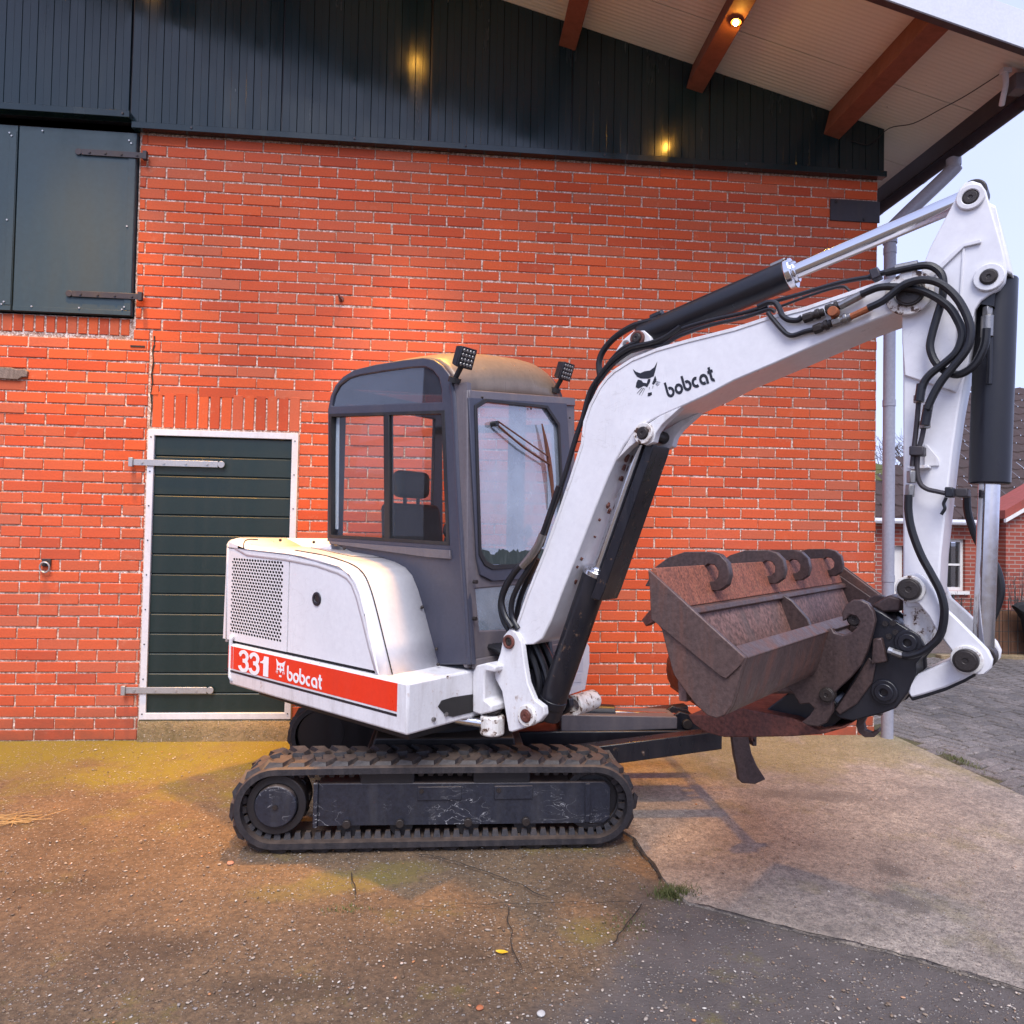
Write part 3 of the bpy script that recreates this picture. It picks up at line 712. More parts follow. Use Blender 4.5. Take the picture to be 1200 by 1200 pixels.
for n_, (x, y, k) in enumerate(cands):
    dz = 0.004 * noise.noise((x * 2.3, y * 2.3, 0)) + rnd.uniform(-0.003, 0.003) + (-0.012 * max(0, 1 - (x - 3.45) / 0.25))
    rot = (rnd.gauss(0, 0.012), rnd.gauss(0, 0.012), PA + (0 if k == 0 else R(90)) + rnd.gauss(0, 0.02))
    near_edge = x < 3.85 and y < 5.2
    if near_edge: rot = (rot[0] * 3, rot[1] * 4, rot[2] + rnd.gauss(0, 0.05))
    if n_ < 300:
        o = bpy.data.objects.new('paver', pm[n_ % 5]); COL.objects.link(o); o.parent = pav
        o.location = (x, y, 0.004 + dz); o.rotation_euler = rot
    else:
        mx = Matrix.Translation((x, y, 0.004 + dz)) @ Matrix.Rotation(rot[2], 4, 'Z')
        l, w, c = 0.0985, 0.0465, 0.007
        B = [mx @ Vector(p) for p in ((-l, -w, -0.03), (l, -w, -0.03), (l, w, -0.03), (-l, w, -0.03))]
        T = [mx @ Vector(p) for p in ((-l + c, -w + c, 0), (l - c, -w + c, 0), (l - c, w - c, 0), (-l + c, w - c, 0))]
        rest.hexa(B, T)
tag(obj('far_pavers', rest, M['paver'], pav, smooth=0), kind='stuff')

# ------------------------------------------------------------------ the barn
barn = empty('barn', (0, WALL_Y, 0), 'brick barn with dark green metal gable, green door and overhanging roof', 'barn')
def B_(x, y, z): return (x, y - WALL_Y, z)
XL, XR = -5.2, 3.31
mb = MB()
wall_poly = [(XL, -0.3), (XR - 0.004, -0.3), (XR - 0.004, 4.5), (XL, 4.5)]
mb.plate(wall_poly, [[(-2.15, 0.16), (-1.108, 0.16), (-1.108, 2.215), (-2.15, 2.215)], [(-4.8, 3.0), (-2.283, 3.0), (-2.283, 4.4), (-4.8, 4.4)]],
         lambda x, z: (x, 0.007, z), lambda x, z: (x, 0.25, z))
wall = obj('wall', mb, M['mortar'], barn, smooth=0)
mb = MB().box(XR - 0.25, XR - 0.004, 0.25, 7.0, -0.3, 4.6)      # the return wall going back from the corner
obj('side_wall', mb, M['housebrick'], barn, smooth=0)
mb = MB().box(-5, -1, 0.55, 0.6, 0.0, 4.5)
obj('dark_interior', mb, M['black'], barn, smooth=0)

PX, PZ, JT = 0.2697, 0.079, 0.0103
cache = {}
def brick_mesh(l, h, sd):
    key = (round(l, 2), round(h, 3), sd)
    if key in cache: return cache[key]
    r2 = random.Random(hash(key) & 0xffff); mb = MB(); c = 0.0035; j = lambda s=0.002: r2.uniform(-s, s)
    x0, x1, z0, z1 = -l / 2 + j(), l / 2 + j(), -h / 2 + j(), h / 2 + j()
    bk = [(x0, 0.06, z0), (x1, 0.06, z0), (x1, 0.06, z1), (x0, 0.06, z1)]
    md = [(x0 + j(.001), c, z0 + j(.001)), (x1 + j(.001), c, z0 + j(.001)), (x1 + j(.001), c, z1 + j(.001)), (x0 + j(.001), c, z1 + j(.001))]
    fr = [(x0 + c, j(.0008), z0 + c), (x1 - c, j(.0008), z0 + c), (x1 - c, j(.0008), z1 - c), (x0 + c, j(.0008), z1 - c)]
    mb.loft([bk + [bk[0]], md + [md[0]], fr + [fr[0]]]); mb.face(mb.verts(fr))
    bmesh.ops.remove_doubles(mb.bm, verts=mb.bm.verts[:], dist=1e-5)
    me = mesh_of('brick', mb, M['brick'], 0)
    a = me.attributes.new('tint', 'FLOAT', 'FACE'); a.data.foreach_set('value', [0.0] * len(me.polygons))
    cache[key] = me
    return me

bricks = []      # (xc, zc, length, height)
def cut(x0, x1, spans):
    segs = [(x0, x1)]
    for a, b in spans:
        ns = []
        for s0, s1 in segs:
            if b <= s0 or a >= s1: ns.append((s0, s1)); continue
            if a > s0: ns.append((s0, a))
            if b < s1: ns.append((b, s1))
        segs = ns
    return segs
def course(k, f0, f1, phase, holes, zoff=0.0):
    z0 = k * PZ + zoff
    zc = z0 + PZ / 2
    spans = [(a, b) for a, b, c0, c1 in holes if zc > c0 and zc < c1]
    n0 = math.floor((f0 - phase) / PX) - 1
    x = phase + n0 * PX + (PX / 2 if k % 2 else 0)
    while x < f1:
        a, b = max(x, f0), min(x + PX, f1)
        if b - a > 0.02:
            for s0, s1 in cut(a, b, spans):
                if s1 - s0 > 0.022:
                    bricks.append(((s0 + s1) / 2 + rnd.gauss(0, 0.0012), zc + rnd.gauss(0, 0.0011) + 0.004 * noise.noise((s0 * 0.8, k * 7.3, 0)), s1 - s0 - JT, PZ - JT + rnd.uniform(-0.0015, 0.001)))
        x += PX
holes = [(-2.152, -1.104, 0, 2.222), (-2.152, -1.10, 2.2, 2.482), (-9, -2.283, 2.86, 9)]
for k in range(55):
    if k * PZ < 2.86: course(k, XL, -2.165, -3.132, holes, 0.003)
    course(k, -2.158 if k * PZ < 2.86 else -2.275, XR, 1.819, holes)
for i in range(13): bricks.append((-2.142 + 0.0801 * (i + 0.5), 2.352, 0.068, 0.25))        # soldier course over the door
for i in range(40): bricks.append((-2.305 - 0.0725 * (i + 0.5), 2.936, 0.061, 0.118))          # row of headers under the loft shutter
def vis(b):
    hid = -1.0 < b[0] < 0.8 and b[1] < 1.6
    return b[0] ** 2 + (b[1] - 1.535) ** 2 + (60 if hid else 0) - (2 if b[3] > 0.1 else 0)
bricks.sort(key=vis)
rest = MB(); tints = []
for i, (x, z, l, h) in enumerate(bricks):
    dy = rnd.gauss(0, 0.0012); ro = (rnd.gauss(0, 0.006), rnd.gauss(0, 0.004), rnd.gauss(0, 0.004))
    if i < 300:
        me = brick_mesh(l, h, i % 4)
        o = bpy.data.objects.new('brick', me); COL.objects.link(o); o.parent = wall
        o.location = (x, dy, z); o.rotation_euler = ro
    else:
        me = brick_mesh(l, h, i % 4)
        mx = Matrix.Translation((x, dy, z)) @ Matrix.Rotation(ro[1], 4, 'Y')
        n0 = len(rest.bm.faces)
        vs = [rest.bm.verts.new(mx @ v.co) for v in me.vertices]
        for p in me.polygons: rest.bm.faces.new([vs[q] for q in p.vertices])
        tints += [rnd.random()] * len(me.polygons)
me = bpy.data.meshes.new('wall_bricks'); rest.bm.to_mesh(me); rest.bm.free(); me.materials.append(M['brick'])
a = me.attributes.new('tint', 'FLOAT', 'FACE'); a.data.foreach_set('value', tints)
tag(obj('wall_bricks', me, None, wall), kind='stuff')

# concrete sill under the door
mb = MB()
rows = []
for i in range(22):
    x = -2.155 + 1.05 * i / 21
    n = lambda s: 0.010 * noise.noise((x * 9, s, 0))
    rows.append([(x, 0.20, 0.150), (x, -0.005 + n(1), 0.152 + n(2)), (x, -0.025 + n(3), 0.135 + n(4)), (x, -0.03 + n(5), 0.07 + n(6)), (x, -0.036 + n(7), 0.0), (x, 0.2, -0.02)])
mb.loft(rows)
obj('door_sill', mb, M['sill'], barn, smooth=50)

# green boarded door in a pale steel frame
dp = dict(x0=-2.152, x1=-1.104, z0=0.152, z1=2.210)
fw = 0.045
mb = MB().plate([(dp['x0'], dp['z0']), (dp['x1'], dp['z0']), (dp['x1'], dp['z1']), (dp['x0'], dp['z1'])],
                [[(dp['x0'] + fw, dp['z0'] + fw), (dp['x1'] - fw, dp['z0'] + fw), (dp['x1'] - fw, dp['z1'] - fw), (dp['x0'] + fw, dp['z1'] - fw)]],
                lambda x, z: (x, -0.022, z), lambda x, z: (x, 0.03, z))
door = obj('door', mb, M['doorframe'], barn, bevel=0.003)
nb = 14; bh = (dp['z1'] - dp['z0'] - 2 * fw) / nb
bm_ = MB()
xx0, xx1 = dp['x0'] + fw - 0.004, dp['x1'] - fw + 0.004
bm_.loft([[(xx0, 0.012, 0), (xx0, 0.0, 0.004), (xx0, 0.0, bh - 0.012), (xx0, 0.007, bh - 0.004), (xx0, 0.012, bh - 0.002)],
          [(xx1, 0.012, 0), (xx1, 0.0, 0.004), (xx1, 0.0, bh - 0.012), (xx1, 0.007, bh - 0.004), (xx1, 0.012, bh - 0.002)]])
bme = mesh_of('door_board', bm_, M['doorgreen'], 0)
for i in range(nb):
    o = bpy.data.objects.new('door_board', bme); COL.objects.link(o); o.parent = door
    o.location = (0, -0.002 + rnd.uniform(-0.001, 0.001), dp['z0'] + fw + i * bh)
obj('backing_board', MB().box(xx0, xx1, 0.013, 0.028, dp['z0'] + 0.01, dp['z1'] - 0.01), M['black'], door, smooth=0)
def hinge(x0, x1, z, h, y, mat, parent, bolts, flip=False, name='strap_hinge'):
    mb = MB()
    mb.box(x0, x1, y - 0.006, y, z - h / 2, z + h / 2)
    e = x0 if flip else x1; s = -1 if flip else 1
    mb.cyl((e + s * h * 0.5, y - 0.006, z), (e + s * h * 0.5, y, z), h * 0.55, seg=16)
    w = x1 if flip else x0
    mb.box(w - 0.014, w + 0.014, y - 0.02, y + 0.012, z - h * 0.72, z + h * 0.72)
    o = obj(name, mb, mat, parent, bevel=0.002)
    for i in range(bolts):
        t = (i + 0.5) / bolts
        bx = x0 + (x1 - x0) * t
        obj('bolt', MB().cyl((bx, y - 0.013, z), (bx, y - 0.005, z), 0.009, 0.006, seg=10), mat, parent)
for z in (1.968, 0.360):
    hinge(-2.255, -1.66 if z > 1 else -1.69, z, 0.045, -0.027, M['galv'], door, 4)
mb = MB()
for i in range(9):
    for x in (dp['x0'] + fw / 2, dp['x1'] - fw / 2):
        z = dp['z0'] + 0.04 + i * 0.245
        mb.cyl((x, -0.025, z), (x, -0.021, z), 0.005, seg=8)
tag(obj('frame_screws', mb, M['iron'], door), kind='stuff')

# loft shutter, two leaves
for x0, x1 in ((-4.6, -3.099), (-3.089, -2.29)):
    sh = obj('shutter_leaf', MB().box(x0, x1, -0.03, 0.02, 3.012, 4.33), M['shutter'], barn, bevel=0.003)
    obj('drip_strip', MB().box(x0 + 0.003, x1 - 0.003, -0.036, -0.0305, 3.012, 3.045), M['shutter'], sh, bevel=0.001)
    obj('edge_strip', MB().box(x1 - 0.05, x1 - 0.004, -0.035, -0.0302, 3.05, 4.29), M['shutter'], sh, bevel=0.001)
    if x1 > -3:
        for z, a in ((4.165, -2.66), (3.148, -2.69)):
            hinge(a, -2.225, z, 0.042, -0.037, M['iron'], sh, 4, flip=True)
    mb = MB()
    for sx, sz in ((x0 + 0.16, 4.30), (x1 - 0.05, 4.27), (x1 - 0.035, 4.25), (x0 + 0.13, 3.045), (x1 - 0.06, 3.052), (x1 - 0.045, 3.07), (x1 - 0.045, 3.65), (x1 - 0.35, 3.05)):
        mb.cyl((sx, -0.041, sz), (sx, -0.03, sz), 0.006, 0.004, seg=8)
    tag(obj('screws', mb, M['galv'], sh), kind='stuff')

# gable cladding: one grooved steel panel after another
SL = 0.2572
def soffit_z(x): return 4.738 - SL * (x - 3.327)
def panel(x0, x1, zb):
    prof = []
    n = 10; p = 1.06 / n
    x = x0 + 0.004
    k = 0
    while x < x1 - 0.006:
        e = min(x + p, x1 - 0.004)
        prof.append((x + 0.003, 0.0)); 
        if e - x > 0.06:
            prof += [(x + p * .49, 0.0), (x + p * .5, 0.0008), (x + p * .51, 0.0)]
        if e - x > 0.02: prof += [(e - 0.003, 0.0), (e, 0.005)]
        x = e
    prof = [(x0 + 0.004, 0.009)] + prof
    rows = [[(px_, -0.045 + d, zb) for px_, d in prof], [(px_, -0.045 + d, soffit_z(px_) + 0.06) for px_, d in prof]]
    mb = MB().loft(rows)
    mb.loft([[(x0 + 0.004, -0.036, zb), (x0 + 0.004, 0.0, zb)], [(x0 + 0.004, -0.036, soffit_z(x0) + 0.06), (x0 + 0.004, 0.0, soffit_z(x0) + 0.06)]])
    mb.loft([[(x1 - 0.004, -0.036, zb), (x1 - 0.004, 0.0, zb)], [(x1 - 0.004, -0.036, soffit_z(x1) + 0.06), (x1 - 0.004, 0.0, soffit_z(x1) + 0.06)]])
    obj('cladding_panel', mb, M['green'], barn, smooth=0)
seams = [-5.2, -4.48, -3.41, -2.335, -1.281, -0.205, 0.852, 1.92, 2.96, 3.335]
for a, b in zip(seams, seams[1:]): panel(a, b, 4.45 if b < -2.3 else 4.39)
obj('backing_sheet', MB().plate([(-5.2, 4.4), (3.33, 4.4), (3.33, soffit_z(3.33) + .05), (-5.2, soffit_z(-5.2) + .05)], [], lambda x, z: (x, -0.033, z), lambda x, z: (x, 0.1, z)), M['black'], barn, smooth=0)
obj('drip_trim', MB().box(-2.312, 3.335, -0.075, -0.01, 4.346, 4.391).box(-2.312, 3.335, -0.052, -0.0465, 4.391, 4.402), M['green'], barn, bevel=0.002)
obj('drip_trim', MB().box(-5.2, -2.316, -0.105, -0.01, 4.402, 4.449), M['green'], barn, bevel=0.002)
mb = MB()
for x in (-2.36, -1.9, -0.75, 0.06, 1.1, 2.2, 3.0): mb.cyl((x, -0.112 if x < -2.3 else -0.081, 4.425 if x < -2.3 else 4.37), (x, -0.07, 4.425 if x < -2.3 else 4.37), 0.008, 0.006, seg=8)
tag(obj('trim_screws', mb, M['iron'], barn), kind='stuff')

# roof: soffit boards, purlins, bargeboard, covering
EX = 3.74
def slab_on_slope(y0, y1, x0, x1, dz0, dz1):
    return MB().hexa([B_(x0, y0, soffit_z(x0) + dz0), B_(x1, y0, soffit_z(x1) + dz0), B_(x1, y1, soffit_z(x1) + dz0), B_(x0, y1, soffit_z(x0) + dz0)],
                     [B_(x0, y0, soffit_z(x0) + dz1), B_(x1, y0, soffit_z(x1) + dz1), B_(x1, y1, soffit_z(x1) + dz1), B_(x0, y1, soffit_z(x0) + dz1)])
for y0, y1 in ((4.005, 4.811), (4.817, 5.595), (5.601, 6.40), (6.406, 7.2), (7.206, 8.0)):
    obj('soffit_board', slab_on_slope(y0, y1, -5.2, EX, 0.0, 0.02), M['soffit'], barn, smooth=0)
roof = obj('roof', slab_on_slope(4.06, 12.0, -5.2, EX + 0.03, 0.022, 0.07), M['tile'], barn, smooth=0)
obj('bargeboard', slab_on_slope(3.965, 4.0, -5.2, EX + 0.02, -0.225, 0.012), M['barge'], barn, bevel=0.003)
obj('drip_edge', slab_on_slope(3.958, 4.003, -5.2, EX + 0.02, -0.236, -0.2255), M['gutter'], barn, smooth=0)
ang = math.atan(SL)
for i, xp in enumerate((-4.72, -3.64, -2.56, -1.44, -0.33, 0.855, 1.845, 2.945)):
    w, h = 0.066, 0.192
    d = Vector((math.cos(ang), 0, -math.sin(ang))); n = Vector((math.sin(ang), 0, math.cos(ang)))
    c0 = Vector((xp, 0, soffit_z(xp) - 0.002)) - n * 0.0
    P4 = [c0 - d * w - n * h, c0 + d * w - n * h, c0 + d * w, c0 - d * w]
    mb = MB().hexa([(p.x, 4.003 - WALL_Y, p.z) for p in P4], [(p.x, -0.02, p.z) for p in P4])
    obj('purlin', mb, M['purlin'], barn, bevel=0.004)

# lamps under every second purlin (one is in the picture, the wall mirrors the others)
lamp_xs = (1.862, -0.315, -2.545)
for i, xp in enumerate(lamp_xs):
    n = Vector((math.sin(ang), 0, math.cos(ang)))
    p = Vector((xp, 4.50, soffit_z(xp))) - n * 0.192
    lamp = empty('eave_lamp', p, 'small amber lamp glowing under the second purlin from the gutter' if i == 0 else 'amber lamp under a purlin further up the gable' , 'lamp', 'lamps under the eave')
    if i: lamp['label'] = 'amber lamp under the purlin above the cab' if i == 1 else 'amber lamp under the purlin above the door'
    obj('housing', MB().ring((0, 0, 0.004), -n * 0.016, 0.036, 0.020, 24), M['purlin'], lamp, bevel=0.002)
    obj('bulb', MB().sphere(-n * 0.02, 0.017, 14, 8), M['bulb'], lamp)
    ld = bpy.data.lights.new('lamp_light', 'SPOT'); ld.energy = 1050.0 if i else 320.0; ld.color = (1.0, 0.46, 0.05); ld.shadow_soft_size = 0.10; ld.spot_size = R(48); ld.spot_blend = 0.9
    lo = bpy.data.objects.new('lamp_light', ld); COL.objects.link(lo); lo.parent = lamp; lo.location = -n * 0.065

# gutter and downpipe
mb = MB()
prof = [(-0.055, 0.15)] + [(0.0 + 0.055 * -math.cos(t) , 0.055 - 0.055 * math.sin(t) - 0.0) for t in [math.pi * k / 10 for k in range(11)]] + [(0.06, 0.06), (0.052, 0.056)]
gx, gz = EX + 0.055, 4.445
rows = [[B_(gx + x, y, gz + z) for x, z in prof] for y in (4.16, 8.0)]
mb.loft(rows)
bmesh.ops.solidify(mb.bm, geom=mb.bm.faces[:], thickness=0.004)
gut = obj('gutter', mb, M['gutter'], barn)
obj('gutter_end', MB().plate([(x, z) for x, z in prof[1:12]], [], lambda x, z: B_(gx + x, 4.156, gz + z), lambda x, z: B_(gx + x, 4.17, gz + z)), M['gutter'], gut)
for y in (4.45, 4.95, 5.5, 6.1):
    mb = MB()
    mb.loft([[B_(gx + x * 1.08, y - 0.012, gz + (z - 0.03) * 1.08 + 0.03) for x, z in prof[:12]], [B_(gx + x * 1.08, y + 0.012, gz + (z - 0.03) * 1.08 + 0.03) for x, z in prof[:12]]])
    bmesh.ops.solidify(mb.bm, geom=mb.bm.faces[:], thickness=0.004)
    obj('gutter_clip', mb, M['gutter'], gut)
obj('fascia', MB().box(EX - 0.012, EX, 4.245 - WALL_Y, 8 - WALL_Y, 4.50, 4.66), M['gutter'], barn, smooth=0)
mb = MB().tube([B_(gx, 5.12, gz + 0.01), B_(gx, 5.12, gz - 0.05), B_(gx - 0.02, 5.13, gz - 0.09), B_(3.40, 5.22, 3.97), B_(3.365, 5.24, 3.90), B_(3.362, 5.24, 3.82)], 0.052, 16, 5)
dpipe = obj('downpipe', mb, M['pipe'], barn)
obj('pipe_length', MB().cyl(B_(3.362, 5.24, 3.83), B_(3.362, 5.24, 0.0), 0.043, seg=24), M['pipe'], dpipe)
for z in (3.74, 2.55, 1.2): obj('pipe_collar', MB().cyl(B_(3.362, 5.24, z), B_(3.362, 5.24, z + 0.05), 0.047, seg=24), M['pipe'], dpipe)

# small fixtures on the wall
fx = obj('wall_plate', MB().box(2.912, 3.318, -0.012, 0.0, 4.008, 4.178), M['iron'], barn, bevel=0.003)
for x, z in ((2.96, 4.155), (3.19, 4.03)): obj('bolt', MB().cyl((x, -0.02, z), (x, -0.011, z), 0.012, 0.009, seg=10), M['pin'], fx)
tr = MB()
for t in range(1): pass
cxr, czr = -2.813, 1.215
pts = [(cxr + 0.032 * math.cos(a), -0.03 - 0.004 * math.sin(a), czr + 0.036 * math.sin(a)) for a in [2 * math.pi * k / 20 for k in range(21)]]
rg = empty('tie_ring', (0, WALL_Y, 0), 'small iron tie ring fixed to the bricks left of the green door', 'ring')
obj('ring', MB().tube(pts, 0.006, 8, 1), M['galv'], rg)
obj('base_plate', MB().box(cxr - 0.03, cxr + 0.03, -0.014, 0.001, czr + 0.005, czr + 0.06).cyl((cxr, -0.035, czr + 0.03), (cxr, -0.01, czr + 0.03), 0.012, seg=10), M['iron'], rg, bevel=0.002)
mb = MB().tube([(-0.827, 0.01, 3.205), (-0.827, -0.03, 3.2), (-0.835, -0.045, 3.215), (-0.838, -0.046, 3.235)], 0.008, 8, 3).cyl((-0.827, -0.006, 3.21), (-0.827, 0.0, 3.21), 0.02, seg=12)
tag(obj('wall_hook', mb, M['rustdark'], loc=(0, WALL_Y, 0)), 'small rusty hook sticking out of the brick wall above the cab', 'hook')
mb = MB().plate([(-3.35, 2.54), (-3.04, 2.53), (-3.02, 2.548), (-2.985, 2.55), (-2.98, 2.59), (-3.0, 2.605), (-3.06, 2.60), (-3.09, 2.612), (-3.35, 2.615)], [], lambda x, z: (x, -0.02, z), lambda x, z: (x, 0.0, z))
tag(obj('iron_anchor', mb, M['anchor'], loc=(0, WALL_Y, 0), bevel=0.004), 'worn iron wall anchor let into the bricks under the loft shutter', 'anchor')
obj('wall_slot', MB().box(-2.30, -2.20, -0.0035, -0.0015, 2.795, 2.808), M['seam'], barn, smooth=0)
mb = MB()
pts = [(-2.137,2.881),(-2.135,2.814),(-2.145,2.764),(-2.137,2.685),(-2.147,2.611),(-2.139,2.544),(-2.148,2.464),(-2.139,2.385),(-2.143,2.305),(-2.146,2.226)]
for (x, z), (x2, z2) in zip(pts, pts[1:]):
    w = rnd.uniform(0.003, 0.009)
    mb.hexa([(x - w, -0.003, z), (x + w, -0.003, z), (x + w, 0.0, z), (x - w, 0.0, z)], [(x2 - w * .7, -0.003, z2 + .004), (x2 + w * .7, -0.003, z2 + .004), (x2 + w * .7, 0.0, z2 + .004), (x2 - w * .7, 0.0, z2 + .004)])
obj('wall_crack', mb, M['crack'], barn, smooth=0)
# camera bracket and cable under the eave
fl = empty('floodlight', (3.60, 4.30, 4.64), 'small grey floodlight on a white bracket under the eave by the gutter', 'floodlight')
mb = MB().box(-0.045, 0.015, 0.03, 0.07, -0.03, 0.0)
mb.tube([(-0.02, 0.05, -0.01), (-0.005, 0.06, -0.09), (0.0, 0.09, -0.17), (0.015, 0.12, -0.20)], 0.018, 10, 4)
obj('bracket', mb, M['doorframe'], fl, bevel=0.002)
obj('head', MB().hexa([(0.03, 0.02, -0.15), (0.13, 0.0, -0.15), (0.13, 0.1, -0.15), (0.03, 0.1, -0.15)], [(0.04, 0.03, -0.03), (0.12, 0.01, -0.03), (0.12, 0.09, -0.03), (0.04, 0.09, -0.03)]), M['greytrim'], fl, bevel=0.006)
mb = MB().tube([(3.05, 5.262, 4.62), (3.2, 5.255, 4.60), (3.335, 5.22, soffit_z(3.335) - .02), (3.42, 5.05, soffit_z(3.42) - .05), (3.5, 4.85, soffit_z(3.5) - .03), (3.54, 4.65, soffit_z(3.54) - .04), (3.6, 4.4, soffit_z(3.6) - .02), (3.59, 4.37, soffit_z(3.6) - .03)], 0.0035, 6, 5)
tag(obj('cable', mb, M['hose']), 'thin dark cable sagging under the eave towards the floodlight', 'cable')

# ------------------------------------------------------------------ the excavator
# The tracks stand parallel to the wall; the upper body is slewed towards the camera.
# P(f, r, z): metres forward, to the machine's right, and up, measured from the slew centre.
SX, SY = -0.0289, 4.2044
TH = R(-44.5)
FV = Vector((math.cos(TH), math.sin(TH), 0)); RV = Vector((FV.y, -FV.x, 0))
def P(f, r, z): return FV * f + RV * r + Vector((0, 0, z))
def Wd(x, y, z): return (x - SX, y - SY, z)
ex = empty('excavator', (SX, SY, 0), 'white mini excavator on rubber tracks with raised boom, parked before the brick wall', 'excavator')
def rplate(name, outer, r0, r1, mat, parent, holes=(), bevel=0.004, smooth=35):
    mb = MB().plate(outer, holes, lambda f, z: P(f, r0, z), lambda f, z: P(f, r1, z))
    return obj(name, mb, mat, parent, bevel=bevel, smooth=smooth)
def fplate(name, outer, f0, f1, mat, parent, holes=(), bevel=0.004, smooth=35):
    mb = MB().plate(outer, holes, lambda r, z: P(f0, r, z), lambda r, z: P(f1, r, z))
    return obj(name, mb, mat, parent, bevel=bevel, smooth=smooth)
def rpin(name, fz, r0, r1, rad, mat, parent, seg=24, bevel=0.003):
    mb = MB().cyl(P(fz[0], r0, fz[1]), P(fz[0], r1, fz[1]), rad, seg=seg)
    if rad > 0.02: mb.ring(P(fz[0], r1 - 0.001, fz[1]), P(fz[0], r1 + 0.003, fz[1]), rad * 0.86, rad * 0.22, 24)      # turned face with a centre hole
    return obj(name, mb, mat, parent, bevel=bevel)
def rring(name, fz, r0, r1, ro, ri, mat, parent, bevel=0.003):
    return obj(name, MB().ring(P(fz[0], r0, fz[1]), P(fz[0], r1, fz[1]), ro, ri), mat, parent, bevel=bevel)

# ---- tracks
TY0 = 3.454; TW = 0.30
TXL, TXR, TZ0, TZ1 = -0.975, 0.925, 0.022, 0.405     # outer faces of the belt, lugs excluded
def belt_path(n_arc=16, n_str=34, off=0.0):
    rr = (TZ1 - TZ0) / 2; zc = (TZ0 + TZ1) / 2; xl, xr = TXL + rr, TXR - rr; rr += off
    pts = []
    for i in range(n_str): t = i / n_str; pts.append((xr + (xl - xr) * t, zc + rr + (0.006 * math.sin(math.pi * t) if off >= 0 else 0.004 * math.sin(math.pi * t))))
    pts += [(xl + rr * math.cos(R(90 + 180 * i / n_arc)), zc + rr * math.sin(R(90 + 180 * i / n_arc))) for i in range(n_arc)]
    for i in range(n_str): t = i / n_str; pts.append((xl + (xr - xl) * t, zc - rr))
    pts += [(xr + rr * math.cos(R(-90 + 180 * i / n_arc)), zc + rr * math.sin(R(-90 + 180 * i / n_arc))) for i in range(n_arc)]
    return pts
def along(path, s):
    L = 0; n = len(path)
    tot = sum(math.dist(path[i], path[(i + 1) % n]) for i in range(n)); s = s % tot
    for i in range(n):
        a, b = path[i], path[(i + 1) % n]; d = math.dist(a, b)
        if L + d >= s:
            t = (s - L) / d
            return (a[0] + (b[0] - a[0]) * t, a[1] + (b[1] - a[1]) * t), ((b[0] - a[0]) / d, (b[1] - a[1]) / d)
        L += d
    return path[0], (1, 0)
path_out, path_in = belt_path(), belt_path(off=-0.034)
blen = sum(math.dist(path_out[i], path_out[(i + 1) % len(path_out)]) for i in range(len(path_out)))
def lug_mesh(sd, mirror):
    r2 = random.Random(sd); mb = MB(); s = -1 if mirror else 1
    L, W, H = 0.128, 0.042, 0.019
    j = lambda: r2.uniform(-0.004, 0.004)
    # a slanted chevron block: x along the belt, y across it, z out of it
    b = [(-W - 0.018, 0), (W * 0.6, 0), (W + 0.030, L * 0.55), (W + 0.012, L), (-W * 0.5, L), (-W * 0.2, L * 0.5)]
    B = [(x, s * y, -0.004) for x, y in b]; T = [(x * 0.72 + 0.004 + j(), s * (0.012 + y * 0.86), H + j()) for x, y in b]
    mb.hexa(B, T)
    return mesh_of('tread_lug', mb, M['rubber'], 0)
lug_ms = [[lug_mesh(k * 2 + m_, m_) for k in range(4)] for m_ in (0, 1)]
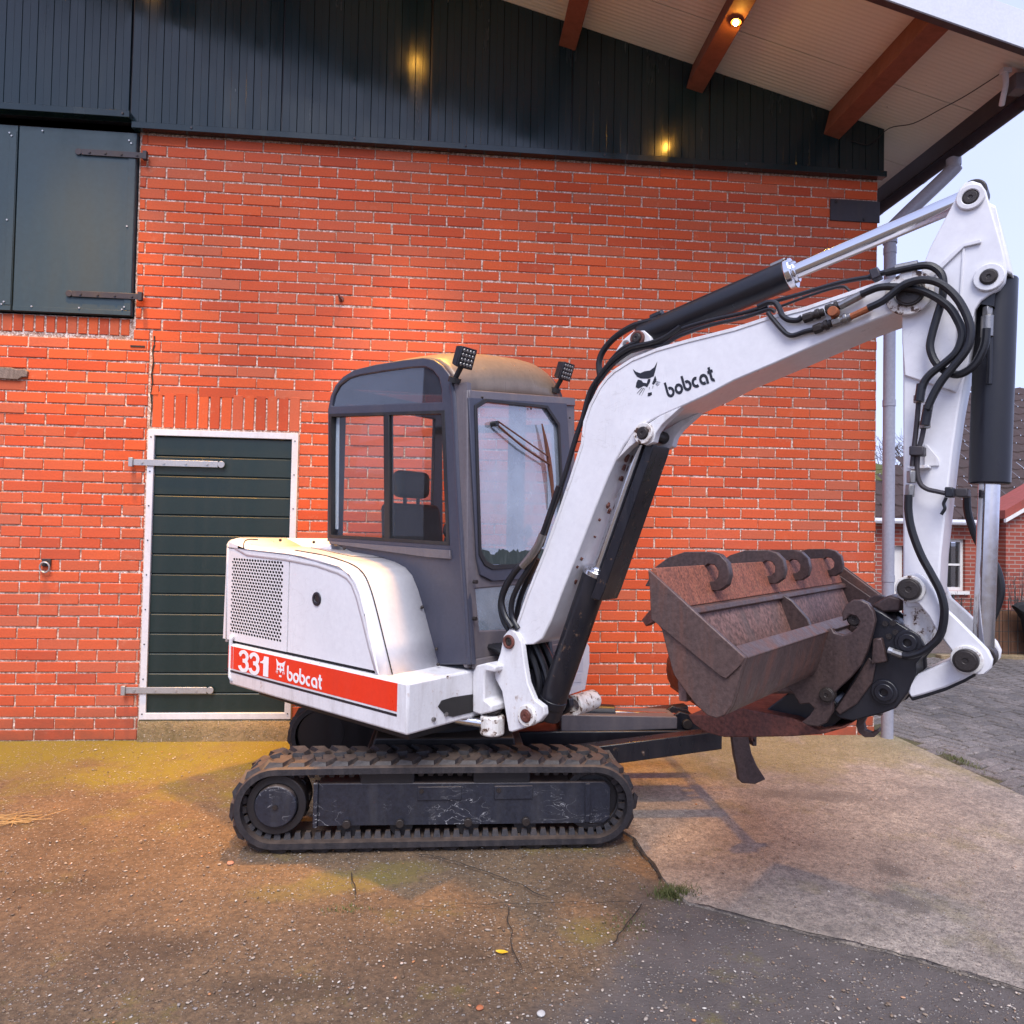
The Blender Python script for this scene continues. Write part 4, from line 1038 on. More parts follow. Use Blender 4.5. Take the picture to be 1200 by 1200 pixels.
for ty in (TY0, TY0 + 1.20):
    near = ty == TY0
    tr_ = empty('track', (0, 0, 0), None, None); tr_.parent = ex
    rows = []
    for (x, z), (xi, zi) in zip(path_out, path_in):
        rows.append([Wd(x, ty + 0.012, z), Wd(x, ty + TW - 0.012, z), Wd(x * 0.85 + xi * 0.15, ty + TW, z * 0.85 + zi * 0.15), Wd(xi, ty + TW, zi), Wd(xi, ty, zi), Wd(x * 0.8 + xi * 0.2, ty, z * 0.8 + zi * 0.2)])
    rows.append(rows[0])
    mb = MB().loft([r_ + [r_[0]] for r_ in rows])
    bmesh.ops.remove_doubles(mb.bm, verts=mb.bm.verts[:], dist=1e-5)
    obj('rubber_belt', mb, M['rubber'], tr_, smooth=40)
    nl = 42
    for k in range(nl):
        for side in (0, 1):
            (x, z), (tx, tz) = along(path_out, blen * (k + 0.5 * side) / nl)
            nx, nz = tz, -tx
            if (nx * (x - (TXL + TXR) / 2) + nz * (z - 0.21)) < 0: nx, nz = -nx, -nz
            y = ty + 0.012 if side == 0 else ty + TW - 0.012
            X = Vector((-tx, 0, -tz)); Z = Vector((nx, 0, nz)); Yv = Z.cross(X)
            if Yv.y < 0: X = -X; Yv = -Yv
            o = bpy.data.objects.new('tread_lug', lug_ms[side][k % 4]); COL.objects.link(o); o.parent = tr_
            o.matrix_local = Matrix(((X.x, Yv.x, Z.x, x - SX), (X.y, Yv.y, Z.y, y - SY), (X.z, Yv.z, Z.z, z), (0, 0, 0, 1)))
    # inner guide teeth: small and half hidden, joined
    mb = MB()
    for k in range(84):
        (x, z), (tx, tz) = along(path_in, blen * 0.93 * k / 84)
        nx, nz = -tz, tx
        if (nx * (x - (TXL + TXR) / 2) + nz * (z - 0.21)) > 0: nx, nz = -nx, -nz
        for y0, y1 in ((ty + 0.045, ty + 0.085),):
            b = [Wd(x - tx * .017, y0, z - tz * .017), Wd(x + tx * .017, y0, z + tz * .017), Wd(x + tx * .017, y1, z + tz * .017), Wd(x - tx * .017, y1, z - tz * .017)]
            t = [Wd(x + nx * .03 + q * tx * .011, y, z + nz * .03 + q * tz * .011) for q, y in ((-1, y0 + .008), (1, y0 + .008), (1, y1 - .008), (-1, y1 - .008))]
            mb.hexa(b, t)
    tag(obj('guide_teeth', mb, M['rubber'], tr_, smooth=0), kind='stuff')
    # side frame
    yf = ty + 0.045
    fr = [(-0.597, 0.118), (0.792, 0.112), (0.815, 0.13), (0.815, 0.29), (0.79, 0.312), (-0.597, 0.318)]
    mb = MB().plate(fr, [], lambda x, z: Wd(x, yf, z), lambda x, z: Wd(x, ty + TW - 0.05, z))
    fb = obj('side_frame', mb, M['frame'], tr_, bevel=0.006)
    if near:
        mb = MB().box(*[v for v in (-0.612 - SX, -0.592 - SX, yf - 0.02 - SY, yf + 0.03 - SY, 0.115, 0.325)]); obj('frame_lip', mb, M['frame'], tr_, bevel=0.003)
        obj('weld_strip', MB().box(0.69 - SX, 0.715 - SX, yf - 0.008 - SY, yf + 0.01 - SY, 0.118, 0.305), M['frame'], tr_, bevel=0.003)
        for x0, x1 in ((-0.125, 0.085), (0.245, 0.43)):
            obj('cover_plate', MB().box(x0 - SX, x1 - SX, yf - 0.008 - SY, yf + 0.01 - SY, 0.235, 0.298), M['frame'], tr_, bevel=0.002)
            obj('bolt', MB().cyl(Wd(x0 + 0.02, yf - 0.016, 0.28), Wd(x0 + 0.02, yf - 0.007, 0.28), 0.011, seg=8), M['pin'], tr_)
        for x in (-0.455, -0.205, 0.12, 0.40):
            obj('roller_bolt', MB().cyl(Wd(x, yf - 0.02, 0.128), Wd(x, yf + 0.01, 0.128), 0.02, seg=14), M['pin'], tr_, bevel=0.003)
        for k, x in enumerate((-0.45, -0.2, 0.12, 0.40)):
            obj('track_roller', MB().cyl(Wd(x, yf + 0.03, 0.105), Wd(x, ty + TW - 0.06, 0.105), 0.055, seg=20), M['under'], tr_)
    # final drive at the rear, idler at the front
    sp = MB(); zc = 0.222; xs = TXL + 0.192
    n = 44; pts = []
    for k in range(n):
        a = 2 * math.pi * k / n; rr = 0.146 if k % 4 in (0, 1) else 0.128
        pts.append((xs + rr * math.cos(a), zc + rr * math.sin(a)))
    sp.plate(pts, [], lambda x, z: Wd(x, ty + 0.10, z), lambda x, z: Wd(x, ty + 0.16, z))
    obj('sprocket', sp, M['under'], tr_, bevel=0.003)
    if not near:
        obj('inner_cover', MB().cyl(Wd(xs, ty + 0.02, zc), Wd(xs, ty + 0.24, zc), 0.15, seg=36).box(xs - SX, xs + 0.5 - SX, ty + 0.021 - SY, ty + 0.2 - SY, zc - 0.1, zc + 0.15), M['black'], tr_, bevel=0.006)
        continue
    fd = obj('final_drive', MB().cyl(Wd(xs, ty + 0.012, zc), Wd(xs, ty + 0.22, zc), 0.097, 0.105, seg=36), M['frame'], tr_, bevel=0.006)
    obj('drive_ring', MB().ring(Wd(xs, ty + 0.035, zc), Wd(xs, ty + 0.2, zc), 0.138, 0.1, 36), M['under'], tr_, bevel=0.004)
    obj('plug', MB().cyl(Wd(xs, ty + 0.004, zc), Wd(xs, ty + 0.02, zc), 0.012, seg=8), M['pin'], tr_)
    xi = TXR - 0.19
    obj('idler', MB().cyl(Wd(xi, ty + 0.08, zc), Wd(xi, ty + 0.22, zc), 0.152, seg=40).ring(Wd(xi, ty + 0.06, zc), Wd(xi, ty + 0.09, zc), 0.152, 0.12, 40), M['under'], tr_, bevel=0.005)

# ---- centre frame, slew ring, blade
obj('centre_frame', MB().hexa([Wd(-0.42, 3.78, 0.2), Wd(0.42, 3.78, 0.2), Wd(0.42, 4.63, 0.2), Wd(-0.42, 4.63, 0.2)], [Wd(-0.36, 3.74, 0.46), Wd(0.36, 3.74, 0.46), Wd(0.36, 4.67, 0.46), Wd(-0.36, 4.67, 0.46)]), M['under'], ex, bevel=0.01)
obj('axle_beam', MB().box(-0.40 - SX, -0.14 - SX, 3.5 - SY, 4.92 - SY, 0.2, 0.4).box(0.14 - SX, 0.42 - SX, 3.5 - SY, 4.92 - SY, 0.2, 0.4), M['under'], ex, bevel=0.01)
obj('slew_ring', MB().cyl((0, 0, 0.45), (0, 0, 0.58), 0.37, seg=48).ring((0, 0, 0.5), (0, 0, 0.54), 0.40, 0.36, 48), M['under'], ex, bevel=0.004)
blade = empty('dozer_blade', (0, 0, 0), None, None); blade.parent = ex
for y in (3.90, 4.46):
    mb = MB().hexa([Wd(0.42, y - 0.045, 0.215), Wd(0.42, y + 0.045, 0.215), Wd(0.42, y + 0.045, 0.33), Wd(0.42, y - 0.045, 0.33)],
                   [Wd(1.52, y - 0.045, 0.355), Wd(1.52, y + 0.045, 0.355), Wd(1.52, y + 0.045, 0.455), Wd(1.52, y - 0.045, 0.455)])
    obj('blade_arm', mb, M['blackchip'], blade, bevel=0.006)
bp = [(1.48, 0.56), (1.495, 0.44), (1.515, 0.36), (1.545, 0.285), (1.575, 0.272), (1.64, 0.288), (1.605, 0.35), (1.575, 0.43), (1.565, 0.53), (1.58, 0.60), (1.55, 0.62), (1.50, 0.58)]
bp = [(1.43,0.592),(1.432,0.513),(1.444,0.428),(1.459,0.371),(1.468,0.312),(1.486,0.295),(1.552,0.29),(1.607,0.313),(1.559,0.385),(1.533,0.443),(1.517,0.512),(1.518,0.591)]
mb = MB().plate(bp, [], lambda x, z: Wd(x, 3.50, z), lambda x, z: Wd(x, 3.53, z)); obj('end_plate', mb, M['ear'], blade, bevel=0.004)
mold = [(1.53, 0.49), (1.51, 0.53), (1.50, 0.59), (1.505, 0.66), (1.53, 0.725), (1.545, 0.72), (1.522, 0.66), (1.517, 0.59), (1.526, 0.535), (1.55, 0.49)]
mold = [(x + 0.02, z) for x, z in mold]
mb = MB().plate(mold, [], lambda x, z: Wd(x, 3.53, z), lambda x, z: Wd(x, 4.89, z)); obj('moldboard', mb, M['rustdark'], blade, bevel=0.003)
obj('cutting_edge', MB().box(1.55 - SX, 1.572 - SX, 3.53 - SY, 4.89 - SY, 0.47, 0.55), M['ear'], blade, bevel=0.003)
# blade lift cylinder with its guard
c0, c1 = Vector(Wd(0.36, 4.18, 0.50)), Vector(Wd(1.50, 4.18, 0.44))
obj('lift_cylinder', MB().cyl(c0, c0.lerp(c1, 0.55), 0.055, seg=24), M['black'], blade, bevel=0.004)
obj('lift_rod', MB().cyl(c0.lerp(c1, 0.2), c1, 0.026, seg=20), M['chrome'], blade)
mb = MB().hexa([Wd(0.66, 4.08, 0.385), Wd(1.34, 4.08, 0.405), Wd(1.34, 4.28, 0.405), Wd(0.66, 4.28, 0.385)], [Wd(0.66, 4.08, 0.49), Wd(1.34, 4.08, 0.475), Wd(1.34, 4.28, 0.475), Wd(0.66, 4.28, 0.49)])
obj('rod_guard', mb, M['greytrim'], blade, bevel=0.006)
obj('guard_base', MB().hexa([Wd(0.4, 4.06, 0.25), Wd(1.2, 4.06, 0.33), Wd(1.2, 4.3, 0.33), Wd(0.4, 4.3, 0.25)], [Wd(0.4, 4.06, 0.40), Wd(1.45, 4.06, 0.40), Wd(1.45, 4.3, 0.40), Wd(0.4, 4.3, 0.40)]), M['black'], blade, bevel=0.008)
for y in (4.10, 4.24):
    mb = MB().plate([(1.32, 0.36), (1.53, 0.33), (1.53, 0.40), (1.46, 0.47), (1.36, 0.50), (1.32, 0.47)], [], lambda x, z: Wd(x, y, z), lambda x, z: Wd(x, y + 0.025, z))
    obj('cylinder_bracket', mb, M['black'], blade, bevel=0.004)
obj('bracket_pin', MB().cyl(Wd(1.40, 4.08, 0.43), Wd(1.40, 4.29, 0.43), 0.028, seg=20), M['pin'], blade, bevel=0.003)

# ---- upper frame
RP = 0.78
deck_plan = [(0.57, RP), (-0.945, RP), (-1.0, RP - 0.03), (-1.09, 0.60), (-1.165, 0.35), (-1.19, 0.05), (-1.13, -0.28), (-1.0, -0.52), (-0.80, -0.66), (0.45, -0.66), (0.57, -0.5)]
zb0, zb1 = 0.61, 0.845
mb = MB().plate(deck_plan, [], lambda f, r: P(f, r, zb0), lambda f, r: P(f, r, zb1))
# the counterweight underside curves up at the very tail
body = obj('upper_frame', mb, M['white_worn'], ex, bevel=0.012)
low_plan = [(x * 0.97, y * 0.96) for x, y in deck_plan]
obj('belly_plate', MB().plate([(0.5, 0.7), (-0.8, 0.68), (-1.05, 0.2), (-1.0, -0.4), (0.5, -0.55)], [], lambda f, r: P(f, r, 0.56), lambda f, r: P(f, r, 0.6095)), M['under'], ex, bevel=0.004)
tailp = [(-0.948, RP + 0.010), (-1.005, RP - 0.02), (-1.1, 0.60), (-1.178, 0.35), (-1.205, 0.05), (-1.145, -0.28), (-1.01, -0.53)]
rows = []
for dz, k in ((0.0, -0.03), (0.025, 0.0), (0.24, 0.0), (0.262, -0.012)):
    rows.append([P(f - k, r, 0.63 + dz) for f, r in tailp])
cw = obj('counterweight', MB().loft(rows), M['white_worn'], ex)
cw.modifiers.new('thick', 'SOLIDIFY').thickness = 0.02
# red stripe, its pinstripes, black line and lettering are print on the right side panel
def decal(name, polys, r, mat, parent, t=0.0012):
    mb = MB()
    for i, pl in enumerate(polys):
        rr = r + i * 0.00012
        mb.plate(pl, [], lambda f, z: P(f, rr, z), lambda f, z: P(f, rr + t, z))
    return obj(name, mb, mat, parent, smooth=0)
q = [(-0.913,0.832),(-0.906,0.708),(0.501,0.835),(0.506,0.703)]
f0, f1, za, zb = q[0][0] - 0.045, q[2][0], (q[1][1] + q[3][1]) / 2, (q[0][1] + q[2][1]) / 2
decal('red_stripe', [[(f0 + 0.045, za), (f1, za), (f1, zb), (f0 + 0.045, zb)]], RP, M['red'], body)
decal('pinstripe', [[(f0 + a, za), (f0 + a + w, za), (f0 + a + w, zb), (f0 + a, zb)] for a, w in ((-0.012, 0.018), (0.011, 0.012), (0.027, 0.012))], RP, M['red'], body)
decal('black_line', [[(f0 - 0.05, za - 0.022), (f1, za - 0.022), (f1, za - 0.010), (f0 - 0.05, za - 0.010)]], RP, M['decalblack'], body)

def stroke(path, w, caps=True):
    """polygons of a pen stroke along a 2-D path"""
    out = []
    n = len(path)
    Lf, Rt = [], []
    for i, p in enumerate(path):
        a = path[max(i - 1, 0)]; b = path[min(i + 1, n - 1)]
        d = Vector((b[0] - a[0], b[1] - a[1])).normalized(); nn = Vector((-d.y, d.x)) * (w(i / (n - 1)) if callable(w) else w) / 2
        Lf.append((p[0] + nn.x, p[1] + nn.y)); Rt.append((p[0] - nn.x, p[1] - nn.y))
    return [Lf + Rt[::-1]]
def lower(word, w=0.25):
    """round geometric lower-case letters, x-height 1"""
    polys = []; x = 0.0
    A = lambda a0, a1, n=18: arc(0.5, 0.5, 0.5 - w / 2, a0, a1, n)
    for ch in word:
        L_ = []
        if ch == 'b': L_ = [[(w / 2, 1.52), (w / 2, 1.1)] + A(180, 470, 26)]; adv = 1.06
        elif ch == 'o': L_ = [A(0, 180), A(178, 362)]; adv = 1.06
        elif ch == 'c': L_ = [A(62, 300, 22)]; adv = 0.92
        elif ch == 'a': L_ = [A(300, 60, 20) + arc(0.5, 0.5, 0.5 - w / 2, 60, 0, 5)[1:] + [(1 - w / 2, 0.0)]]; adv = 1.06
        elif ch == 't': L_ = [[(0.33, 1.36), (0.33, 0.34)] + arc(0.55, 0.34, 0.22, 180, 285, 8)[1:], [(0.06, 0.94), (0.66, 0.94)]]; adv = 0.8
        for s_ in L_: polys += [[(x + u, v) for u, v in q] for q in stroke(s_, w)]
        x += adv
    return polys, x
def place(polys, o, u, v):
    return [[(o[0] + u[0] * a + v[0] * b, o[1] + u[1] * a + v[1] * b) for a, b in p] for p in polys]

# "331"
def digit3():
    # two open bowls
    return stroke([(0.05, 1.22)] + arc(0.5, 1.17, 0.38, 165, -75, 14) + [(0.42, 0.80)], 0.30) + stroke([(0.42, 0.80)] + arc(0.5, 0.42, 0.42, 78, -170, 16), 0.31)
polys = []
for k in range(2): polys += [[(a * 0.92 + k * 1.03, b) for a, b in p] for p in digit3()]
polys += [[(2.16, 1.12), (2.32, 1.18), (2.40, 1.36), (2.40, 1.58), (2.68, 1.58), (2.68, -0.02), (2.32, -0.02), (2.32, 1.05), (2.16, 1.05)]]
q = [(-0.854,0.7),(-0.543,0.711),(-0.857,0.826)]
polys[-1] = [(2.08, 1.08), (2.26, 1.14), (2.38, 1.32), (2.42, 1.58), (2.84, 1.58), (2.84, -0.02), (2.38, -0.02), (2.38, 0.98), (2.08, 0.98)]
decal('model_number', place(polys, (q[0][0] + 0.004, q[0][1] + 0.012), ((q[1][0] - q[0][0]) / 2.90, 0), (0, (q[2][1] - q[0][1]) / 1.86)), RP + 0.0015, M['decalwhite'], body)
pl, wd = lower('bobcat')
q = [(-0.368,0.718),(-0.061,0.719),(-0.372,0.798)]
decal('lettering', place(pl, q[0], ((q[1][0] - q[0][0]) / (wd - 0.15), 0), (0, (q[2][1] - q[0][1]) / 1.52)), RP + 0.0015, M['decalwhite'], body)
# emblem: a cat's head, traced in pixels of an enlargement and mapped onto a unit box
CAT = [[(105, 205), (140, 236), (185, 252), (230, 230), (290, 221), (336, 186), (368, 127), (352, 208), (337, 258), (330, 284), (270, 309), (192, 309), (150, 290), (126, 256)],
       [(160, 320), (195, 327), (215, 352), (255, 359), (268, 318), (296, 309), (290, 347), (275, 372), (260, 402), (225, 387), (195, 402), (165, 417), (135, 402), (145, 352)],
       [(346, 278), (362, 322), (350, 352), (326, 377), (312, 362), (330, 322)],
       [(268, 464), (308, 457), (312, 482), (290, 498), (264, 500)]]
WHISK = [((206, 408), (150, 470)), ((222, 410), (172, 485)), ((236, 415), (198, 495)), ((282, 402), (284, 425)), ((326, 388), (316, 420)), ((360, 342), (402, 350)), ((358, 355), (392, 372)), ((352, 366), (380, 386))]
for a, b in WHISK: CAT += stroke([a, b], 5)
unit = [[((x - 105) / 263, (500 - y) / 375) for x, y in p] for p in CAT]
# solid white version for the stripe: filled outline with the eyes left red
WCAT = [[(0.0, 1.0), (0.28, 0.80), (0.62, 0.80), (1.0, 0.98), (0.86, 0.62), (0.88, 0.36), (0.66, 0.40), (0.50, 0.22), (0.36, 0.40), (0.08, 0.34), (0.10, 0.62)],
        [(0.36, 0.10), (0.62, 0.10), (0.60, 0.0), (0.38, 0.0)], [(0.02, 0.30), (0.10, 0.32), (0.05, 0.16)], [(0.14, 0.32), (0.22, 0.33), (0.17, 0.14)], [(0.72, 0.33), (0.80, 0.32), (0.78, 0.16)], [(0.86, 0.32), (0.94, 0.30), (0.92, 0.18)]]
q = [(-0.473,0.728),(-0.385,0.732),(-0.478,0.821)]
eu, ev = (q[1][0] - q[0][0], 0), (0, q[2][1] - q[0][1])
decal('emblem', place(WCAT, q[0], eu, ev), RP + 0.0015, M['decalwhite'], body)
decal('emblem_eyes', place([[(0.20, 0.60), (0.40, 0.66), (0.44, 0.52), (0.28, 0.50)], [(0.58, 0.66), (0.78, 0.58), (0.70, 0.50), (0.56, 0.52)]], q[0], eu, ev), RP + 0.0029, M['red'], body)
for r_ in (0.62, 0.54):
    obj('frame_bolt', MB().cyl(P(0.57, r_, 0.655 + (0.62 - r_) * 0.12), P(0.582, r_, 0.655 + (0.62 - r_) * 0.12), 0.010, seg=10), M['fitting'], body)

# ---- engine hood: one curved sheet from the tail over the top and down the front
HR0, HR1 = 0.40, 0.765
hood_prof = [(-1.08, 0.846), (-1.095, 1.30), (-1.095, 1.425), (-1.07, 1.452), (-1.0, 1.462)] + [(-0.825,1.414),(-0.439,1.404),(-0.154,1.384),(0.031,1.355),(0.114,1.329),(0.168,1.29),(0.216,1.218),(0.265,1.114),(0.319,0.989)] + [([(0.38,0.848)][0][0], 0.846)]
def hood_rows(pr_, r_in, r_out, rad):
    rows = []
    c = (-0.3, 1.0)
    for r, k in [(r_in, 0.0)] + [(r_out - rad + rad * math.sin(R(a)), rad * (1 - math.cos(R(a)))) for a in (0, 22, 45, 68, 90)]:
        row = []
        for i, (f, z) in enumerate(pr_):
            p = pr_[max(i - 1, 0)]; q = pr_[min(i + 1, len(pr_) - 1)]
            t = Vector((q[0] - p[0], q[1] - p[1])).normalized(); nn = Vector((t.y, -t.x))
            if nn.x * (c[0] - f) + nn.y * (c[1] - z) < 0: nn = -nn
            zz = z + nn.y * k
            row.append(P(f + nn.x * k, r, zz if i not in (0, len(pr_) - 1) else z))
        rows.append(row)
    return rows
hood = obj('engine_hood', MB().loft(hood_rows(hood_prof, HR0, HR1, 0.055)), M['white'], ex, smooth=50)
hood.modifiers.new('thick', 'SOLIDIFY').thickness = 0.012
rear_prof = [(f, z) for f, z in hood_prof if f < -0.6] + [(-0.54, 1.432), (-0.54, 0.846)]
mb = MB().plate(rear_prof, [], lambda f, z: P(f, 0.40, z), lambda f, z: P(f + (0.2 if f < -0.9 else 0), -0.56, z))
obj('rear_hood', mb, M['white'], ex, bevel=0.02)
# side access panels just inside the hood edge
def inset(pr_, d):
    return [(f, z) for f, z in pr_]
gq = [(-1.016,1.352),(-0.465,1.338),(-0.451,0.903),(-0.98,0.908),(-0.405,1.154)]
gxe = gq[4][0]
grille_pl = [(-1.07, 0.862), (gxe - .004, 0.862), (gxe - .004, [(-0.408,1.378)][0][1]), (-1.055, 1.398)]
door_c = [(-0.4,1.378),(-0.168,1.352),(0.053,1.321),(0.114,1.299),(0.159,1.266),(0.19,1.219),(0.233,1.12),(0.276,0.99),(0.325,0.852)]
door_c[-1] = (door_c[-1][0], 0.862)
door_pl = [(gxe + .004, 0.862)] + door_c[::-1]
side_r = 0.762
# perforated grille: a real sheet with holes
def hexhole(cx_, cy_, r, n=6): return [(cx_ + r * 0.92 * math.cos(2 * math.pi * k / n), cy_ + r * 1.12 * math.sin(2 * math.pi * k / n)) for k in range(n)]
holes_ = []
gx0, gx1, gz0, gz1 = (gq[0][0] + gq[3][0]) / 2, (gq[1][0] + gq[2][0]) / 2, (gq[2][1] + gq[3][1]) / 2, (gq[0][1] + gq[1][1]) / 2
nx_, nz_ = 19, 24
mb = MB()
# built cell by cell: each cell is a square frame round one opening
cw_, ch_ = (gx1 - gx0) / nx_, (gz1 - gz0) / nz_
for j in range(nz_):
    off = (cw_ / 2 if j % 2 else 0.0)
    for i in range(nx_ - (1 if j % 2 else 0)):
        x, z = gx0 + off + (i + 0.5) * cw_, gz0 + (j + 0.5) * ch_
        dd = 0.002
        o8 = [(x + cw_ / 2, z), (x + cw_ / 2, z + ch_ / 2), (x, z + ch_ / 2), (x - cw_ / 2, z + ch_ / 2), (x - cw_ / 2, z), (x - cw_ / 2, z - ch_ / 2), (x, z - ch_ / 2), (x + cw_ / 2, z - ch_ / 2)]
        i8 = [(x + cw_ * 0.43 * math.cos(a), z + ch_ * 0.44 * math.sin(a)) for a in [math.pi * k / 4 for k in range(8)]]
        vo = mb.verts([P(u, side_r, v) for u, v in o8]); vi = mb.verts([P(u, side_r, v) for u, v in i8]); vd = mb.verts([P(u, side_r - dd, v) for u, v in i8])
        for k in range(8):
            mb.face([vo[k], vo[(k + 1) % 8], vi[(k + 1) % 8], vi[k]]); mb.face([vi[k], vi[(k + 1) % 8], vd[(k + 1) % 8], vd[k]])
    if off:
        for a, b in ((gx0, gx0 + off), (gx1 - off, gx1)):
            mb.face(mb.verts([P(a, side_r, gz0 + j * ch_), P(b, side_r, gz0 + j * ch_), P(b, side_r, gz0 + (j + 1) * ch_), P(a, side_r, gz0 + (j + 1) * ch_)]))
gp = rplate('grille_panel', grille_pl, side_r - 0.012, side_r, M['white'], ex, holes=[[(gx0, gz0), (gx1, gz0), (gx1, gz1), (gx0, gz1)]], bevel=0.0, smooth=0)
tag(obj('perforated_mesh', mb, M['white'], gp, smooth=0), kind='stuff')
obj('radiator', MB().plate([(gx0 - .03, gz0 - .03), (gx1 + .03, gz0 - .03), (gx1 + .03, gz1 + .03), (gx0 - .03, gz1 + .03)], [], lambda f, z: P(f, side_r - 0.05, z), lambda f, z: P(f, side_r - 0.04, z)), M['seam'], gp, smooth=0)
sd_ = rplate('side_door', door_pl, side_r - 0.012, side_r, M['white'], ex, bevel=0.002)
obj('panel_gap', MB().plate([(-1.07, 0.85)] + [(f - .03, z - .03) for f, z in door_c[::-1]] + [(-1.07, 1.37)], [], lambda f, z: P(f, 0.70, z), lambda f, z: P(f, 0.7485, z)), M['seam'], ex, smooth=0)
lkp = [(-0.148,1.165)][0]
lk = rring('lock_escutcheon', lkp, side_r, side_r + 0.007, 0.036, 0.018, M['decalblack'], sd_)
rpin('lock_barrel', lkp, side_r - 0.002, side_r + 0.003, 0.017, M['pin'], sd_)
trim_o = [(f - (0.03 if f > 0.1 else 0.0), z - (0.014 if f < 0.2 else 0.0)) for f, z in hood_prof[5:][::-1]] + [(-1.03, 1.438)]
trim_i = [(f + 0.007, z + 0.006) for f, z in door_c[::-1]] + [(-1.03, 1.402)]
rplate('hood_rim', trim_o + trim_i[::-1], side_r - 0.02, side_r + 0.004, M['white'], hood, bevel=0.004)
# seam lines of the hood sheet and the filler lid
def seamline(name, pts, w=0.0035):
    return obj(name, MB().tube(pts, w, 6, 3), M['seam'], hood, smooth=0)
seamline('seam', [P(f + 0.004, HR1 - 0.056, z + 0.0015) for f, z in hood_prof[6:]], 0.003)
seamline('seam', [P(-0.86, 0.768, 1.405), P(-0.86, 0.764, 1.44), P(-0.86, 0.737, 1.4545), P(-0.84, 0.69, 1.4535)], 0.0035)
seamline('lid_seam', [P(-0.36, 0.66, 1.4225), P(-0.06, 0.64, 1.389), P(-0.03, 0.61, 1.384), P(0.0, 0.45, 1.377)], 0.0016)
for f, r, z in ((-0.28, 0.5, 1.415), (-0.75, 0.60, 1.45), (-0.62, 0.46, 1.442), (0.38, 0.42, 0.93), (0.27, 0.42, 1.13), (0.415, 0.44, 0.86)):
    obj('hood_bolt', MB().sphere(P(f, r, z + 0.003), 0.009, 8, 6), M['pin'], hood)

# ---- cab
RC, RL, FC, LEAN = 0.40, -0.545, 0.575, 0.03
cab = empty('cab', (0, 0, 0), None, None); cab.parent = ex
cab_out = [(-0.576,1.452),(-0.584,1.827),(-0.602,2.235),(-0.58,2.315),(-0.533,2.376),(-0.462,2.418),(-0.36,2.445),(-0.171,2.45),(0.042,2.444),(0.209,2.435),(0.292,2.414),(0.356,2.375),(0.406,2.325),(0.438,2.269),(0.458,2.197),(0.494,1.792),(0.533,1.454),(0.601,0.881),(0.099,0.814),(-0.123,1.154),(-0.28,1.382)]
top_glass = [(-0.569,2.253),(-0.547,2.317),(-0.5,2.367),(-0.421,2.398),(-0.32,2.406),(-0.097,2.402),(0.111,2.394),(0.23,2.383),(0.288,2.357),(0.333,2.312),(0.354,2.252),(0.359,2.186)]
low_open = [(-0.58,2.203),(0.376,2.136),(0.433,1.46),(-0.553,1.478)]
side_in = low_open
rplate('side_panel', cab_out, RC - 0.03, RC, M['grey'], cab, holes=[top_glass, low_open], bevel=0.006)
rplate('top_window', top_glass, RC - 0.018, RC - 0.012, M['tinted'], cab, bevel=0)
div = [(-0.092,2.16),(-0.045,2.156),(-0.014,1.466),(-0.059,1.465)]
half_a = [low_open[0], div[0], div[3], low_open[3]]; half_b = [div[1], low_open[1], low_open[2], div[2]]
rplate('side_window', half_a, RC - 0.026, RC - 0.021, M['glass'], cab, bevel=0)
rplate('side_window', half_b, RC - 0.014, RC - 0.009, M['glass'], cab, bevel=0)
rplate('window_post', div, RC - 0.03, RC + 0.002, M['seal'], cab, bevel=0.002)
wc = (sum(p[0] for p in low_open) / 4, sum(p[1] for p in low_open) / 4)
def about(k, kz): return [(wc[0] + (f - wc[0]) * k, wc[1] + (z - wc[1]) * kz) for f, z in low_open]
rplate('window_seal', about(1.012, 1.012), RC - 0.032, RC + 0.003, M['seal'], cab, holes=[about(0.965, 0.965)], bevel=0.001)
sill = [(-0.538,1.453),(0.449,1.43),(0.456,1.388),(0.285,1.39),(-0.537,1.438)]
rplate('window_sill', sill, RC, RC + 0.012, M['greytrim'], cab, bevel=0.002)
# white sliding-window edge and latch
ed = [(-0.566,2.201),(-0.529,2.197),(-0.513,1.524),(-0.55,1.524)]
rplate('sliding_edge', ed, RC - 0.034, RC - 0.031, M['doorframe'], cab, bevel=0)
# far side
far_out = [(f, z + 0.11 * max(0, (z - 1.4) / 1.0)) for f, z in cab_out[:18]] + [(-0.4, 0.85)]
rplate('far_side_panel', far_out, RL, RL + 0.03, M['grey'], cab, holes=[top_glass, [(low_open[0][0], low_open[0][1]), (low_open[1][0], low_open[1][1]), (low_open[2][0], low_open[2][1] - 0.05), (low_open[3][0], low_open[3][1] - 0.05)]], bevel=0.006)
# roof, rear and front posts are one swept skin interrupted by the openings
roof_pts = cab_out[1:15]
hd_ = [(0.437,2.2),(-0.493,2.304)]
LIFT = hd_[1][1] - hd_[0][1]
for a, b in ((RC - 0.03, RL + 0.03),):
    rp = roof_pts[3:]
    rows = []
    for t, dz in ((0, 0), (0.03, 0.012), (0.12, 0.035), (0.3, 0.052), (0.5, 0.058), (0.7, 0.055), (0.88, 0.042), (0.97, 0.018), (1, 0)):
        r_ = a + (b - a) * t
        rows.append([P(f + dz * 0.5 * math.sin(math.pi * min(1, max(0, (i - 4) / (len(rp) - 5)))), r_, z + LIFT * t + (dz * math.sin(math.pi * i / (len(rp) - 1)) ** 0.5 if 0 < i < len(rp) - 1 else 0)) for i, (f, z) in enumerate(rp)])
rf_ = obj('roof', MB().loft(rows), M['roofskin'], cab, smooth=60)
so = rf_.modifiers.new('thick', 'SOLIDIFY'); so.thickness = 0.025; so.offset = -1
zr = cab_out[0][1]
